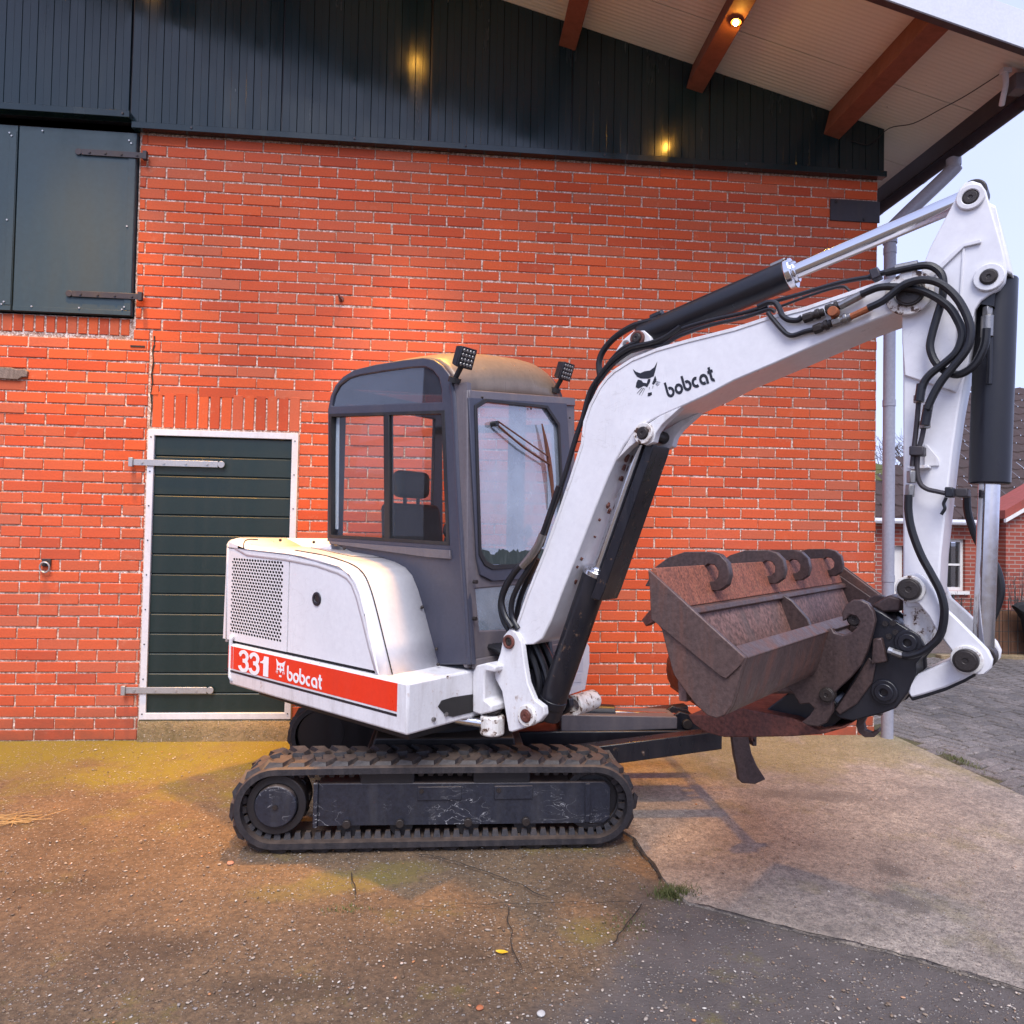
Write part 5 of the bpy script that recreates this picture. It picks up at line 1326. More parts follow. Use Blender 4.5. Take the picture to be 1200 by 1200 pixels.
rear = [(RC - 0.03, 0.9), (RL + 0.03, 0.9), (RL + 0.03, roof_pts[3][1]), (RC - 0.03, roof_pts[3][1])]
fr_ = cab_out[1][0]
fplate('rear_panel', rear, fr_ + 0.0, fr_ + 0.03, M['grey'], cab, holes=[[(RC - 0.10, 1.45), (RL + 0.10, 1.45), (RL + 0.10, roof_pts[3][1] - 0.09), (RC - 0.10, roof_pts[3][1] - 0.09)]])
fplate('rear_window', [(RC - 0.10, 1.45), (RL + 0.10, 1.45), (RL + 0.10, roof_pts[3][1] - 0.09), (RC - 0.10, roof_pts[3][1] - 0.09)], fr_ + 0.012, fr_ + 0.018, M['glass'], cab, bevel=0)
def TP(f, r, z): return P(f - LEAN * (z - 0.86), r, z)
def tplate(name, outer, f0, f1, mat, parent, holes=(), bevel=0.004, smooth=35):
    mb = MB().plate(outer, holes, lambda r, z: TP(f0, r, z), lambda r, z: TP(f1, r, z))
    return obj(name, mb, mat, parent, bevel=bevel, smooth=smooth)
# front
front_out = [(0.437,2.2),(-0.493,2.304),(-0.517,1.451),(-0.581,0.92),(0.372,0.874),(0.426,1.455)]
zn, zf = front_out[0][1] + 0.03, front_out[1][1] + 0.03
front_out = [(RC - 0.004, zn), (RL + 0.004, zf), (RL + 0.004, 0.86), (RC - 0.004, 0.86)]
ws_o = [(0.401,2.189),(-0.44,2.286),(-0.487,1.852),(-0.515,1.31),(-0.411,1.274),(0.224,1.276),(0.315,1.31),(0.34,1.391)]
ws_i = [(0.351,2.15),(0.274,2.194),(-0.24,2.236),(-0.354,2.149),(-0.376,1.845),(-0.388,1.427),(-0.37,1.378),(-0.247,1.352),(0.224,1.345),(0.282,1.368),(0.321,1.42)]
low_p = [(0.34,1.243),(-0.479,1.252),(-0.476,0.98),(0.309,1.034)]
tplate('front_panel', front_out, FC - 0.03, FC, M['greytrim'], cab, holes=[ws_i, [low_p[0], low_p[1], low_p[2], low_p[3]]], bevel=0.006)
tplate('front_window_frame', ws_o, FC, FC + 0.014, M['grey'], cab, holes=[ws_i], bevel=0.004)
wsi2 = [(r * 0.975 + 0.0, (z - 1.85) * 0.975 + 1.85) for r, z in ws_i]
tplate('windscreen_rubber', [(r * 1.03, (z - 1.85) * 1.02 + 1.85) for r, z in ws_i], FC + 0.012, FC + 0.02, M['seal'], cab, holes=[wsi2], bevel=0.002)
tplate('windscreen', ws_i, FC - 0.004, FC + 0.002, M['screen'], cab, bevel=0)
tplate('lower_front_glass', low_p, FC - 0.01, FC - 0.005, M['screen'], cab, bevel=0)
tplate('kick_panel', [(RC - 0.03, 0.855), (RL + 0.03, 0.855), (RL + 0.03, 0.90), (RC - 0.03, 0.90)], FC + 0.001, FC + 0.02, M['greytrim'], cab)
# post that closes the corner between the side panel and the front
fpo = cab_out[13:18]
rplate('front_post', fpo + [(FC - LEAN * (z - 0.86) - 0.004, z) for f, z in fpo[::-1]], RC - 0.035, RC - 0.005, M['greytrim'], cab, bevel=0.0)
# corner post rounding between side and front
post = [(f, z) for f, z in cab_out[13:18]]
mb = MB()
rows = []
for f, z in post:
    rows.append([P(f + 0.022 * math.cos(R(a)) - 0.018, RC - 0.022 + 0.026 * math.sin(R(a)), z) for a in (-30, 0, 30, 60, 90, 120)])
obj('corner_post', mb.loft(rows), M['grey'], cab, smooth=60)
rain = [(0.437,2.2),(-0.493,2.304)]
obj('visor_strip', MB().hexa([TP(FC - 0.02, RC - 0.01, rain[0][1] - 0.02), TP(FC + 0.012, RC - 0.01, rain[0][1] - 0.02), TP(FC + 0.012, RL + 0.01, rain[1][1] - 0.02), TP(FC - 0.02, RL + 0.01, rain[1][1] - 0.02)],
                              [TP(FC - 0.02, RC - 0.01, rain[0][1] + 0.03), TP(FC + 0.008, RC - 0.01, rain[0][1] + 0.03), TP(FC + 0.008, RL + 0.01, rain[1][1] + 0.03), TP(FC - 0.02, RL + 0.01, rain[1][1] + 0.03)]), M['greytrim'], cab, bevel=0.006)
for f, r, z in ((FC + 0.014, 0.30, 0), (FC + 0.014, -0.1, 0), (FC + 0.014, -0.47, 0)): obj('rivet', MB().sphere(TP(f, r, rain[0][1] + 0.005), 0.006, 8, 6), M['pin'], cab)
for z in (1.10, 1.28):
    obj('door_hinge_bolt', MB().cyl(P(FC, RC - 0.035, z), P(FC + 0.022, RC - 0.035, z), 0.010, seg=10), M['pin'], cab)
# wiper
wq = FC + 0.03
wp = [(0.215,2.081),(-0.253,1.908),(-0.016,1.981),(0.201,2.096),(-0.253,1.947),(-0.184,2.132),(-0.222,2.026),(-0.253,1.908),(-0.276,1.789),(-0.287,1.659)]
ga, gb, gc, gd_ = [(0.321,1.433),(-0.371,1.446),(-0.247,1.347),(0.276,1.364)]
gr = []
for k in range(61):
    t = k / 60
    gr.append((ga[0] + (gb[0] - ga[0]) * t, ga[1] + (gb[1] - ga[1]) * t + 0.030 * noise.noise((t * 9, 1, 0)) + 0.018 * noise.noise((t * 41, 5, 0)) - 0.01))
gr += [gc, gd_]
tplate('moss_grime', gr, FC + 0.003, FC + 0.0045, paint('moss_grime_on_glass', (0.03, 0.045, 0.045), 0.8, dirt=0.8, dirt_col=(0.10, 0.12, 0.12), scale=30, bumpy=0), cab, bevel=0)
wip = empty('wiper', (0, 0, 0), None, None); wip.parent = ex
obj('wiper_arm', MB().tube([TP(wq, *p) for p in (wp[0], wp[2], (wp[1][0], wp[1][1] - 0.0))], 0.006, 8, 2).tube([TP(wq, *wp[3]), TP(wq, *wp[4]), TP(wq, *wp[1])], 0.0045, 8, 1), M['wiperrust'], wip)
obj('wiper_blade', MB().tube([TP(wq - 0.006, *p) for p in wp[5:10]], lambda t: 0.004 + 0.009 * math.sin(math.pi * t), 8, 3), M['wiperrust'], wip)
obj('wiper_pivot', MB().cyl(TP(FC, *wp[0]), TP(wq + 0.01, *wp[0]), 0.014, seg=12), M['seal'], wip)
# work lights on the roof front
def work_light(px_r, z_, f_):
    wl_ = empty('work_light', (0, 0, 0), None, None); wl_.parent = ex
    c = P(f_, px_r, z_); t = Vector((0, 0, -0.12))
    fw_ = (FV * 0.95 + RV * 0.02 + Vector((0, 0, -0.34))).normalized(); rt_ = fw_.cross(Vector((0, 0, 1))).normalized(); up_ = rt_.cross(fw_)
    H = 0.052
    A = [c + rt_ * a * H * 0.86 + up_ * b * H * 0.86 - fw_ * 0.055 for a, b in ((-1, -1), (1, -1), (1, 1), (-1, 1))]
    Bq = [c + rt_ * a * H + up_ * b * H - fw_ * 0.012 for a, b in ((-1, -1), (1, -1), (1, 1), (-1, 1))]
    Cq = [c + rt_ * a * H + up_ * b * H for a, b in ((-1, -1), (1, -1), (1, 1), (-1, 1))]
    mb = MB(); mb.hexa(A, Bq); mb.hexa(Bq, Cq); obj('lamp_body', mb, M['black'], wl_, bevel=0.004)
    mb = MB()
    for i in range(4):
        for j in range(4):
            q = c + rt_ * (i - 1.5) * 0.0225 + up_ * (j - 1.5) * 0.0225 + fw_ * 0.0005
            mb.cyl(q, q + fw_ * 0.003, 0.0095, 0.007, seg=10)
    tag(obj('diodes', mb, M['fitting'], wl_, smooth=0), kind='stuff')
    obj('stalk', MB().cyl(c - up_ * 0.05 - fw_ * 0.03, c - up_ * 0.115 - fw_ * 0.05, 0.014, seg=12).cyl(c - up_ * 0.108 - fw_ * 0.05, c - up_ * 0.135 - fw_ * 0.05, 0.032, seg=16), M['seal'], wl_)
wlp = [(0.406,2.383),(-0.45,2.473)]
work_light(wlp[0][0], wlp[0][1], 0.54); work_light(wlp[1][0], wlp[1][1], 0.54)
# seat, levers and the dark lower interior
seat = empty('seat', (0, 0, 0), None, None); seat.parent = ex
hr = [(-0.59,1.904),(-0.168,1.711)]
(hf, hz), = [(-0.369,1.81)]
mb = MB()
def rbox(mb, f0, f1, r0, r1, z0, z1): return mb.hexa([P(f0, r0, z0), P(f1, r0, z0), P(f1, r1, z0), P(f0, r1, z0)], [P(f0, r0, z1), P(f1, r0, z1), P(f1, r1, z1), P(f0, r1, z1)])
obj('headrest', rbox(MB(), hf - 0.05, hf + 0.05, -0.205, 0.065, hz - 0.085, hz + 0.085), M['vinyl'], seat, bevel=0.045, seg=4)
mb = MB()
for r_ in (-0.13, -0.02): mb.cyl(P(hf, r_, hz - 0.2), P(hf, r_, hz - 0.06), 0.012, seg=10)
obj('headrest_stem', mb, M['black'], seat)
obj('backrest', MB().hexa([P(hf + 0.02, -0.32, 1.05), P(hf + 0.14, -0.32, 1.05), P(hf + 0.14, 0.17, 1.05), P(hf + 0.02, 0.17, 1.05)], [P(hf - 0.06, -0.29, hz - 0.12), P(hf + 0.05, -0.29, hz - 0.12), P(hf + 0.05, 0.14, hz - 0.12), P(hf - 0.06, 0.14, hz - 0.12)]), M['vinyl'], seat, bevel=0.04, seg=4)
obj('cushion', rbox(MB(), -0.1, 0.34, -0.32, 0.17, 0.98, 1.10), M['vinyl'], seat, bevel=0.04, seg=4)
obj('console', rbox(MB(), -0.35, 0.30, 0.19, 0.34, 0.9, 1.33), M['vinyl'], cab, bevel=0.02)
obj('console', rbox(MB(), -0.35, 0.30, -0.5, -0.36, 0.9, 1.33), M['vinyl'], cab, bevel=0.02)
for r_ in (0.26, -0.43):
    lv = obj('control_lever', MB().tube([P(0.22, r_, 1.32), P(0.25, r_, 1.42), P(0.27, r_ - 0.01, 1.50)], 0.010, 8, 3).sphere(P(0.275, r_ - 0.01, 1.53), 0.028, 10, 8, (1, 1, 1.5)), M['black'], cab)
obj('cab_floor', rbox(MB(), -0.5, 0.5, RL + 0.035, RC - 0.035, 0.87, 0.93), M['black'], cab, smooth=0)
obj('grab_handle', MB().tube([P(0.45, -0.30, 1.45), P(0.45, -0.40, 1.46), P(0.45, -0.41, 1.55), P(0.45, -0.41, 1.95)], 0.014, 8, 3), M['greytrim'], cab)
obj('centre_post', rbox(MB(), 0.42, 0.46, -0.17, -0.06, 0.95, 2.25), M['greytrim'], cab, bevel=0.004)

# ---- swing bracket at the front of the frame
BR0, BR1 = 0.055, 0.30
brk = empty('swing_bracket', (0, 0, 0), None, None); brk.parent = ex
bo = [(0.755,1.061),(0.803,1.045),(0.83,1.008),(0.848,0.917),(0.871,0.82),(0.914,0.747),(0.969,0.724),(0.975,0.686),(0.946,0.65),(0.876,0.613),(0.784,0.571),(0.762,0.571),(0.739,0.657),(0.714,0.755),(0.669,0.81),(0.663,0.851),(0.699,0.939),(0.718,1.024)]
rplate('bracket_plate', bo, BR1 - 0.035, BR1, M['white_worn'], brk, bevel=0.006)
rplate('bracket_plate', bo, BR0, BR0 + 0.035, M['black'], brk, bevel=0.006)
bi = [(0.685,0.831),(0.823,0.85),(0.878,0.738),(0.93,0.667),(0.767,0.584),(0.732,0.672)]
rplate('bracket_web', bi, BR0 + 0.03, BR1 - 0.03, M['black'], brk, bevel=0.006)
hg = [(0.595,0.871),(0.667,0.893),(0.722,0.884),(0.717,0.855),(0.662,0.855),(0.652,0.829),(0.655,0.713),(0.7,0.695),(0.701,0.662),(0.629,0.637),(0.578,0.641),(0.573,0.839)]
rplate('hinge_block', hg, 0.12, 0.36, M['white_worn'], brk, bevel=0.008)
sw = [(0.658,0.597)][0]
obj('swing_lug', MB().cyl(P(sw[0], 0.30, sw[1] - 0.06), P(sw[0], 0.30, sw[1] + 0.035), 0.06, seg=20), M['white_chipped'], brk, bevel=0.01)
obj('swing_pin', MB().cyl(P(sw[0], 0.30, sw[1] + 0.02), P(sw[0], 0.30, sw[1] + 0.075), 0.028, seg=16).cyl(P(sw[0], 0.30, sw[1] + 0.05), P(sw[0], 0.30, sw[1] + 0.06), 0.045, seg=16), M['pin'], brk, bevel=0.003)
obj('swing_rod', MB().cyl(P(0.25, 0.52, sw[1] + 0.02), P(sw[0], 0.31, sw[1] - 0.01), 0.024, seg=18), M['chrome'], brk)
fo = [(0.30, 0.50), (0.50, 0.50), (0.54, 0.56), (0.54, 0.66), (0.47, 0.70), (0.30, 0.70)]
obj('swing_recess', MB().plate([(r_, z_) for r_, z_ in [(0.59,0.708),(0.568,0.732),(0.494,0.735),(0.293,0.723),(0.291,0.638),(0.491,0.642),(0.538,0.658)]], [], lambda r, z: P(0.575, r, z), lambda r, z: P(0.5705, r, z)), M['seam'], brk, smooth=0)
rring('pin_boss', [(0.757,0.999)][0], BR1, BR1 + 0.012, 0.034, 0.02, M['rustdark'], brk)
rpin('boom_foot_pin', [(0.757,0.999)][0], BR0 - 0.01, BR1 + 0.004, 0.022, M['pin'], brk)
cp = [(0.88,0.669)][0]
rring('pin_boss', cp, BR1 - 0.03, BR1 + 0.02, 0.05, 0.03, M['white_chipped'], brk)
rpin('cylinder_foot_pin', cp, BR0 - 0.04, BR1 + 0.024, 0.031, M['rustdark'], brk)
rring('pin_boss', [(0.944,0.676)][0], -0.16, 0.02, 0.05, 0.03, M['white_chipped'], brk)
# bundle of hoses that passes through the bracket
for k in range(5):
    pts = [P(0.42, 0.14 + 0.02 * k, 0.95), P(0.62 + 0.01 * k, 0.12 + 0.03 * k, 0.93), P(0.70, 0.1 + 0.03 * k, 0.82), P(0.68, 0.1 + 0.03 * k, 0.66), P(0.55, 0.12, 0.58)]
    obj('swing_hose', MB().tube(pts, 0.017, 8, 5), M['hose'], brk)
for k in range(6):
    pts = [P(f, 0.10 + 0.022 * k, z) for f, z in [(0.761,1.029),(0.826,0.953),(0.875,0.864),(0.893,0.78),(0.864,0.677)]]
    obj('swing_hose', MB().tube([p + FV * 0.02 * math.sin(k * 2.1) for p in pts], 0.016, 8, 5), M['hose'], brk)
# small white panel seen past the boom cylinder, with its two data plates
wpn = [(-0.445,0.933),(-0.66,0.871),(-0.689,0.842),(-0.692,0.739),(-0.65,0.591),(-0.473,0.585)]
dpn = fplate('left_front_panel', wpn, 0.54, 0.57, M['white'], ex)
for q in ([(-0.518,0.796),(-0.617,0.784),(-0.619,0.708),(-0.521,0.711)], [(-0.513,0.702),(-0.602,0.695),(-0.603,0.644),(-0.514,0.653)]):
    fplate('data_plate', q, 0.5702, 0.572, M['galv'] if q[0][1] > 0.85 else M['doorframe'], dpn, bevel=0)
obj('toe_step', rbox(MB(), 0.40, 0.60, -0.42, -0.12, 0.56, 0.60), M['rust'], body, bevel=0.01)

# ---- boom
BN, BF = 0.275, 0.065
boom = empty('boom', (0, 0, 0), None, None); boom.parent = ex
boom_o = [(0.757,1.025),(0.772,1.068),(0.841,1.238),(0.948,1.465),(1.019,1.634),(1.078,1.782),(1.136,1.936),(1.148,2.036),(1.179,2.111),(1.227,2.187),(1.267,2.228),(1.306,2.254),(1.391,2.291),(1.514,2.318),(1.65,2.333),(1.849,2.349),(1.983,2.37),(2.118,2.381),(2.265,2.406),(2.368,2.424),(2.442,2.432),(2.486,2.417),(2.514,2.379),(2.519,2.344),(2.504,2.318),(2.468,2.304),(2.422,2.307),(2.369,2.296),(2.286,2.273),(2.141,2.228),(2.001,2.184),(1.851,2.14),(1.745,2.097),(1.635,2.06),(1.538,2.03),(1.458,2),(1.405,1.964),(1.359,1.915),(1.322,1.857),(1.28,1.776),(1.224,1.656),(1.185,1.568),(1.119,1.42),(1.051,1.272),(0.986,1.121),(0.938,1.033),(0.888,0.999),(0.816,0.987)]
rplate('boom_beam', boom_o, BF, BN, M['white'], boom, bevel=0.006)
# raised edge of the top plate and the cast cylinder mount
edge = boom_o[1:22]
mb = MB()
for a, b in ((BN - 0.004, BN + 0.003),):
    off_in = []
    for i, (f, z) in enumerate(edge):
        p = edge[max(i - 1, 0)]; q = edge[min(i + 1, len(edge) - 1)]
        t = Vector((q[0] - p[0], q[1] - p[1])).normalized(); off_in.append((f + t.y * 0.014, z - t.x * 0.014))
    mb.plate(edge + off_in[::-1], [], lambda f, z: P(f, BN + 0.0005, z), lambda f, z: P(f, BN + 0.004, z))
obj('weld_edge', mb, M['white_worn'], boom, bevel=0.001)
gus = [(1.058,1.273),(1.192,1.568),(1.286,1.775),(1.344,1.885),(1.411,1.966),(1.504,2.013),(1.602,2.033),(1.548,2.002),(1.517,1.973),(1.493,1.927),(1.453,1.915),(1.404,1.882),(1.363,1.817),(1.309,1.7),(1.237,1.549),(1.114,1.296)]
# gusset that carries the boom cylinder rod
gz_ = [(1.322,1.85),(1.405,1.964),(1.538,2.03),(1.627,2.057),(1.543,1.993),(1.515,1.959),(1.504,1.92),(1.468,1.908),(1.43,1.933),(1.389,1.906)]
rplate('cylinder_gusset', gz_, BN - 0.04, BN + 0.002, M['white_worn'], boom, bevel=0.003)
rplate('cylinder_gusset', gz_, BF - 0.002, BF + 0.04, M['white_worn'], boom, bevel=0.003)
rp_ = [(1.462,1.959)][0]
rring('pin_boss', rp_, BN - 0.05, BN + 0.02, 0.045, 0.026, M['white_chipped'], boom)
rpin('rod_pin', rp_, BF - 0.03, BN + 0.024, 0.027, M['pin'], boom)
# flakes of rust where the paint has come off the underside
und = [(1.051,1.272),(1.359,1.915)]
mb = MB()
r2 = random.Random(5)
ud = Vector((und[1][0] - und[0][0], und[1][1] - und[0][1])); un = Vector((ud.y, -ud.x)).normalized()
for t, r_, s_ in ((0.05, 0.2, .010), (0.16, 0.24, .006), (0.22, 0.23, .008), (0.38, 0.2, .006), (0.5, 0.22, .006), (0.56, 0.17, .013), (0.60, 0.20, .014), (0.66, 0.15, .010), (0.70, 0.14, .010), (0.74, 0.12, .010), (0.79, 0.19, .013), (0.83, 0.16, .012), (0.86, 0.2, .016), (0.90, 0.17, .014), (0.93, 0.21, .018), (0.97, 0.15, .016)):
    c0 = (und[0][0] + ud.x * t, und[0][1] + ud.y * t)
    l = ud.normalized()
    poly = [(s_ * r2.uniform(0.5, 1.4) * math.cos(2 * math.pi * k / 8), s_ * r2.uniform(0.3, 0.9) * math.sin(2 * math.pi * k / 8)) for k in range(8)]
    off = 0.0075
    mb.plate(poly, [], lambda a, b: P(c0[0] + l.x * a + un.x * off, r_ + b, c0[1] + l.y * a + un.y * off), lambda a, b: P(c0[0] + l.x * a + un.x * (off - .01), r_ + b, c0[1] + l.y * a + un.y * (off - .01)))
tag(obj('rust_flakes', mb, M['rustdark'], boom, smooth=0), kind='stuff')
mt = [(1.269,2.286),(1.285,2.353),(1.32,2.394),(1.371,2.424),(1.426,2.419),(1.456,2.388),(1.465,2.349),(1.385,2.331),(1.322,2.295)]
rplate('arm_cylinder_mount', mt, 0.20, 0.23, M['white_worn'], boom, holes=[[(f + 0.018 * math.cos(a), z + 0.018 * math.sin(a)) for f, z in [(1.333,2.369)] for a in [2 * math.pi * k / 14 for k in range(14)]]], bevel=0.004)
rplate('arm_cylinder_mount', mt, 0.11, 0.14, M['white_worn'], boom, bevel=0.004)
ap = [(1.397,2.386)][0]
rring('pin_boss', ap, 0.23, 0.245, 0.034, 0.022, M['rustdark'], boom)
rpin('arm_cylinder_pin', ap, 0.10, 0.25, 0.022, M['pin'], boom)
rring('pivot_boss', [(2.463,2.364)][0], BN, BN + 0.012, 0.075, 0.045, M['white_chipped'], boom)
rpin('arm_pivot_pin', [(2.468,2.36)][0], BF - 0.02, BN + 0.025, 0.044, M['pin'], boom)
cat_boom = [
    [(1.399,2.244),(1.415,2.23),(1.436,2.221),(1.456,2.227),(1.482,2.227),(1.502,2.238),(1.516,2.26),(1.509,2.229),(1.503,2.21),(1.5,2.2),(1.474,2.193),(1.439,2.198),(1.42,2.208),(1.409,2.223)],
    [(1.425,2.195),(1.441,2.19),(1.45,2.179),(1.468,2.174),(1.473,2.19),(1.485,2.192),(1.483,2.177),(1.477,2.168),(1.47,2.157),(1.454,2.165),(1.441,2.16),(1.428,2.156),(1.414,2.163),(1.418,2.183)],
    [(1.507,2.202),(1.514,2.183),(1.509,2.172),(1.499,2.164),(1.493,2.17),(1.5,2.185)],
    [(1.474,2.132),(1.492,2.133),(1.493,2.123),(1.484,2.118),(1.473,2.118)],
    [(1.445,2.158),(1.421,2.136),(1.422,2.135),(1.447,2.157)],
    [(1.452,2.156),(1.431,2.129),(1.432,2.128),(1.454,2.155)],
    [(1.459,2.154),(1.443,2.123),(1.443,2.123),(1.46,2.153)],
    [(1.479,2.156),(1.48,2.147),(1.481,2.147),(1.481,2.156)],
    [(1.498,2.16),(1.495,2.147),(1.495,2.147),(1.5,2.159)],
    [(1.513,2.175),(1.532,2.17),(1.532,2.171),(1.514,2.177)],
    [(1.512,2.17),(1.527,2.162),(1.528,2.163),(1.513,2.171)],
    [(1.51,2.166),(1.522,2.157),(1.523,2.158),(1.511,2.167)],
]
decal('emblem', cat_boom, BN, M['decalblack'], boom)
# lettering: baseline and height measured on the boom's side
o_, u_, v_ = [(1.568,2.098),(1.775,2.148),(1.548,2.165)]
pl, wd = lower('bobcat', 0.27)
uu = ((u_[0] - o_[0]) / (wd - 0.15), (u_[1] - o_[1]) / (wd - 0.15)); vv = ((v_[0] - o_[0]) / 1.5, (v_[1] - o_[1]) / 1.5)
decal('lettering', place(pl, o_, uu, vv), BN, M['decalblack'], boom)

# ---- hydraulic cylinders
def cyl_ram(name, a, b, r, frac, rad, rrod, parent, mat='black', cap=True):
    a3, b3 = P(a[0], r, a[1]), P(b[0], r, b[1]); m3 = a3.lerp(b3, frac); d = (b3 - a3).normalized()
    g = empty(name, (0, 0, 0), None, None); g.parent = parent
    obj('barrel', MB().cyl(a3, m3, rad, seg=36), M[mat], g, bevel=0.006)
    if cap: obj('gland', MB().cyl(m3 - d * 0.004, m3 + d * 0.022, rad * 1.06, seg=36).cyl(m3 + d * 0.02, m3 + d * 0.035, rad * 0.75, seg=30), M['chrome'], g, bevel=0.004)
    obj('rod', MB().cyl(m3 - d * 0.02, b3, rrod, seg=28), M['chrome'], g)
    obj('rod_eye', MB().cyl(b3 + RV * -0.04, b3 + RV * 0.04, rrod * 1.3, seg=24), M['pin'], g, bevel=0.004)
    return g, a3, b3, d
# boom lift cylinder in front of the boom, with a sheet guard over its rod
q = [(0.894,0.64),(1.4,1.961)]
g, a3, b3, d = cyl_ram('boom_cylinder', q[0], q[1], 0.17, 0.53, 0.064, 0.030, ex, 'blackchip')
side = RV; nrm = d.cross(side).normalized()
if nrm.dot(FV) < 0: nrm = -nrm
gl_ = [(1.454,1.923),(1.491,1.913),(1.483,1.881),(1.256,1.277),(1.234,1.23),(1.184,1.238)]
rplate('rod_guard', gl_, 0.10, 0.25, M['blackchip'], g, bevel=0.004)
obj('hose_clamp', MB().cyl(a3.lerp(b3, 0.06) - d * 0.02, a3.lerp(b3, 0.06) + d * 0.02, 0.068, seg=30), M['black'], g, bevel=0.003)
# arm cylinder on top of the boom
q = [(1.38,2.409),(2.636,2.69)]
g, a3, b3, d = cyl_ram('arm_cylinder', q[0], q[1], 0.17, 0.512, 0.058, 0.031, ex)
pt = a3.lerp(b3, 0.06) + Vector((0, 0, 0.065)); obj('port', MB().cyl(pt - d * 0.03, pt + d * 0.03, 0.018, seg=12), M['black'], g, bevel=0.003)
pt = a3.lerp(b3, 0.48) + Vector((0, 0, 0.060)); obj('port', MB().cyl(pt - d * 0.03, pt + d * 0.03, 0.014, seg=12), M['fitting'], g, bevel=0.003)
# bucket cylinder on the arm
q = [(2.697,2.395),(2.661,1.154)]
g, a3, b3, d = cyl_ram('bucket_cylinder', q[0], q[1], 0.155, 0.545, 0.060, 0.031, ex, 'black', cap=False)
pt = a3.lerp(b3, 0.055)
vb = obj('valve_block', MB().cyl(pt + RV * 0.045 - d * 0.05, pt + RV * 0.075 - d * 0.05, 0.001, seg=6).hexa([pt + RV * (0.05) + nrm * u + d * v for u, v in ((-0.035, -0.02), (0.005, -0.02), (0.005, 0.04), (-0.035, 0.04))], [pt + RV * (0.085) + nrm * u + d * v for u, v in ((-0.035, -0.02), (0.005, -0.02), (0.005, 0.04), (-0.035, 0.04))]), M['black'], g, bevel=0.003)
obj('fitting', MB().cyl(pt + RV * 0.068 - nrm * 0.015 + d * 0.04, pt + RV * 0.068 - nrm * 0.015 + d * 0.07, 0.016, seg=6).cyl(pt + RV * 0.068 - nrm * 0.015 + d * 0.07, pt + RV * 0.068 - nrm * 0.015 + d * 0.14, 0.0185, seg=16), M['fitting'], g, bevel=0.002)

# ---- arm (dipper)
AN, AF = 0.24, 0.10
arm = empty('arm', (0, 0, 0), None, None); arm.parent = ex
hd = [(2.593,2.664),(2.602,2.689),(2.619,2.707),(2.64,2.707),(2.662,2.692),(2.676,2.665),(2.687,2.615),(2.706,2.532),(2.724,2.45),(2.733,2.388),(2.728,2.356),(2.713,2.335),(2.688,2.323),(2.665,2.308),(2.648,2.283),(2.639,2.24),(2.635,2.18),(2.63,2.11),(2.594,2.017),(2.444,2.091),(2.436,2.21),(2.435,2.314),(2.481,2.408),(2.519,2.516)]
rplate('arm_head_plate', hd, AN - 0.012, AN + 0.012, M['white'], arm, bevel=0.004)
rplate('arm_head_plate', hd, AF - 0.045, AF - 0.02, M['white'], arm, bevel=0.004)
ab = [(2.518,2.49),(2.587,2.583),(2.628,2.55),(2.644,2.461),(2.647,2.292),(2.638,2.181),(2.619,2.072),(2.601,1.961),(2.584,1.821),(2.568,1.653),(2.553,1.483),(2.547,1.342),(2.509,1.305),(2.451,1.3),(2.44,1.363),(2.439,1.742),(2.437,2.094),(2.433,2.314),(2.472,2.398)]
rplate('arm_beam', ab, AF - 0.02, AN, M['white'], arm, bevel=0.006)
hcv = [(2.673,2.637),(2.701,2.612),(2.733,2.453),(2.747,2.378),(2.719,2.395),(2.701,2.46)]
rplate('arm_head_cover', hcv, AF - 0.03, AN + 0.002, M['white'], arm, bevel=0.006)
rib_ = [(2.505,2.401),(2.525,2.429),(2.611,2.501),(2.665,2.504),(2.665,2.493),(2.618,2.491),(2.535,2.415),(2.51,2.386)]
rplate('head_rib', rib_, AN + 0.0125, AN + 0.022, M['white_worn'], arm, bevel=0.002)
rib2 = [(2.613,2.492),(2.62,2.49),(2.604,2.211),(2.597,2.072),(2.59,2.073),(2.599,2.212)]
rplate('head_rib', rib2, AN + 0.0125, AN + 0.017, M['white_worn'], arm, bevel=0.001)
for px_ in ([(2.635,2.651)][0],):
    rring('pin_boss', px_, AN + 0.012, AN + 0.024, 0.041, 0.024, M['white_worn'], arm)
    rpin('arm_cylinder_rod_pin', px_, AF - 0.05, AN + 0.020, 0.024, M['pin'], arm)
for px_ in ([(2.686,2.376)][0],):
    rring('pin_boss', px_, AN + 0.012, AN + 0.026, 0.044, 0.024, M['white_worn'], arm)
    rpin('bucket_cylinder_pin', px_, AF - 0.05, AN + 0.030, 0.025, M['pin'], arm)
tipp = [(2.44,1.363),(2.546,1.37),(2.552,1.286),(2.522,1.212),(2.513,1.163),(2.477,1.122),(2.452,1.147),(2.441,1.218)]
rplate('arm_tip', tipp, AF - 0.03, AN - 0.004, M['white_chipped'], arm, bevel=0.005)
gsk = [(2.462,1.78),(2.523,1.778),(2.525,1.769),(2.485,1.765),(2.462,1.769)]
rplate('pipe_bracket', gsk, AN, AN + 0.05, M['white_worn'], arm, bevel=0.002)
rplate('pipe_bracket_gusset', [(2.504,1.851),(2.512,1.85),(2.547,1.8),(2.547,1.777),(2.504,1.779)], AN, AN + 0.008, M['white_worn'], arm, bevel=0.002)

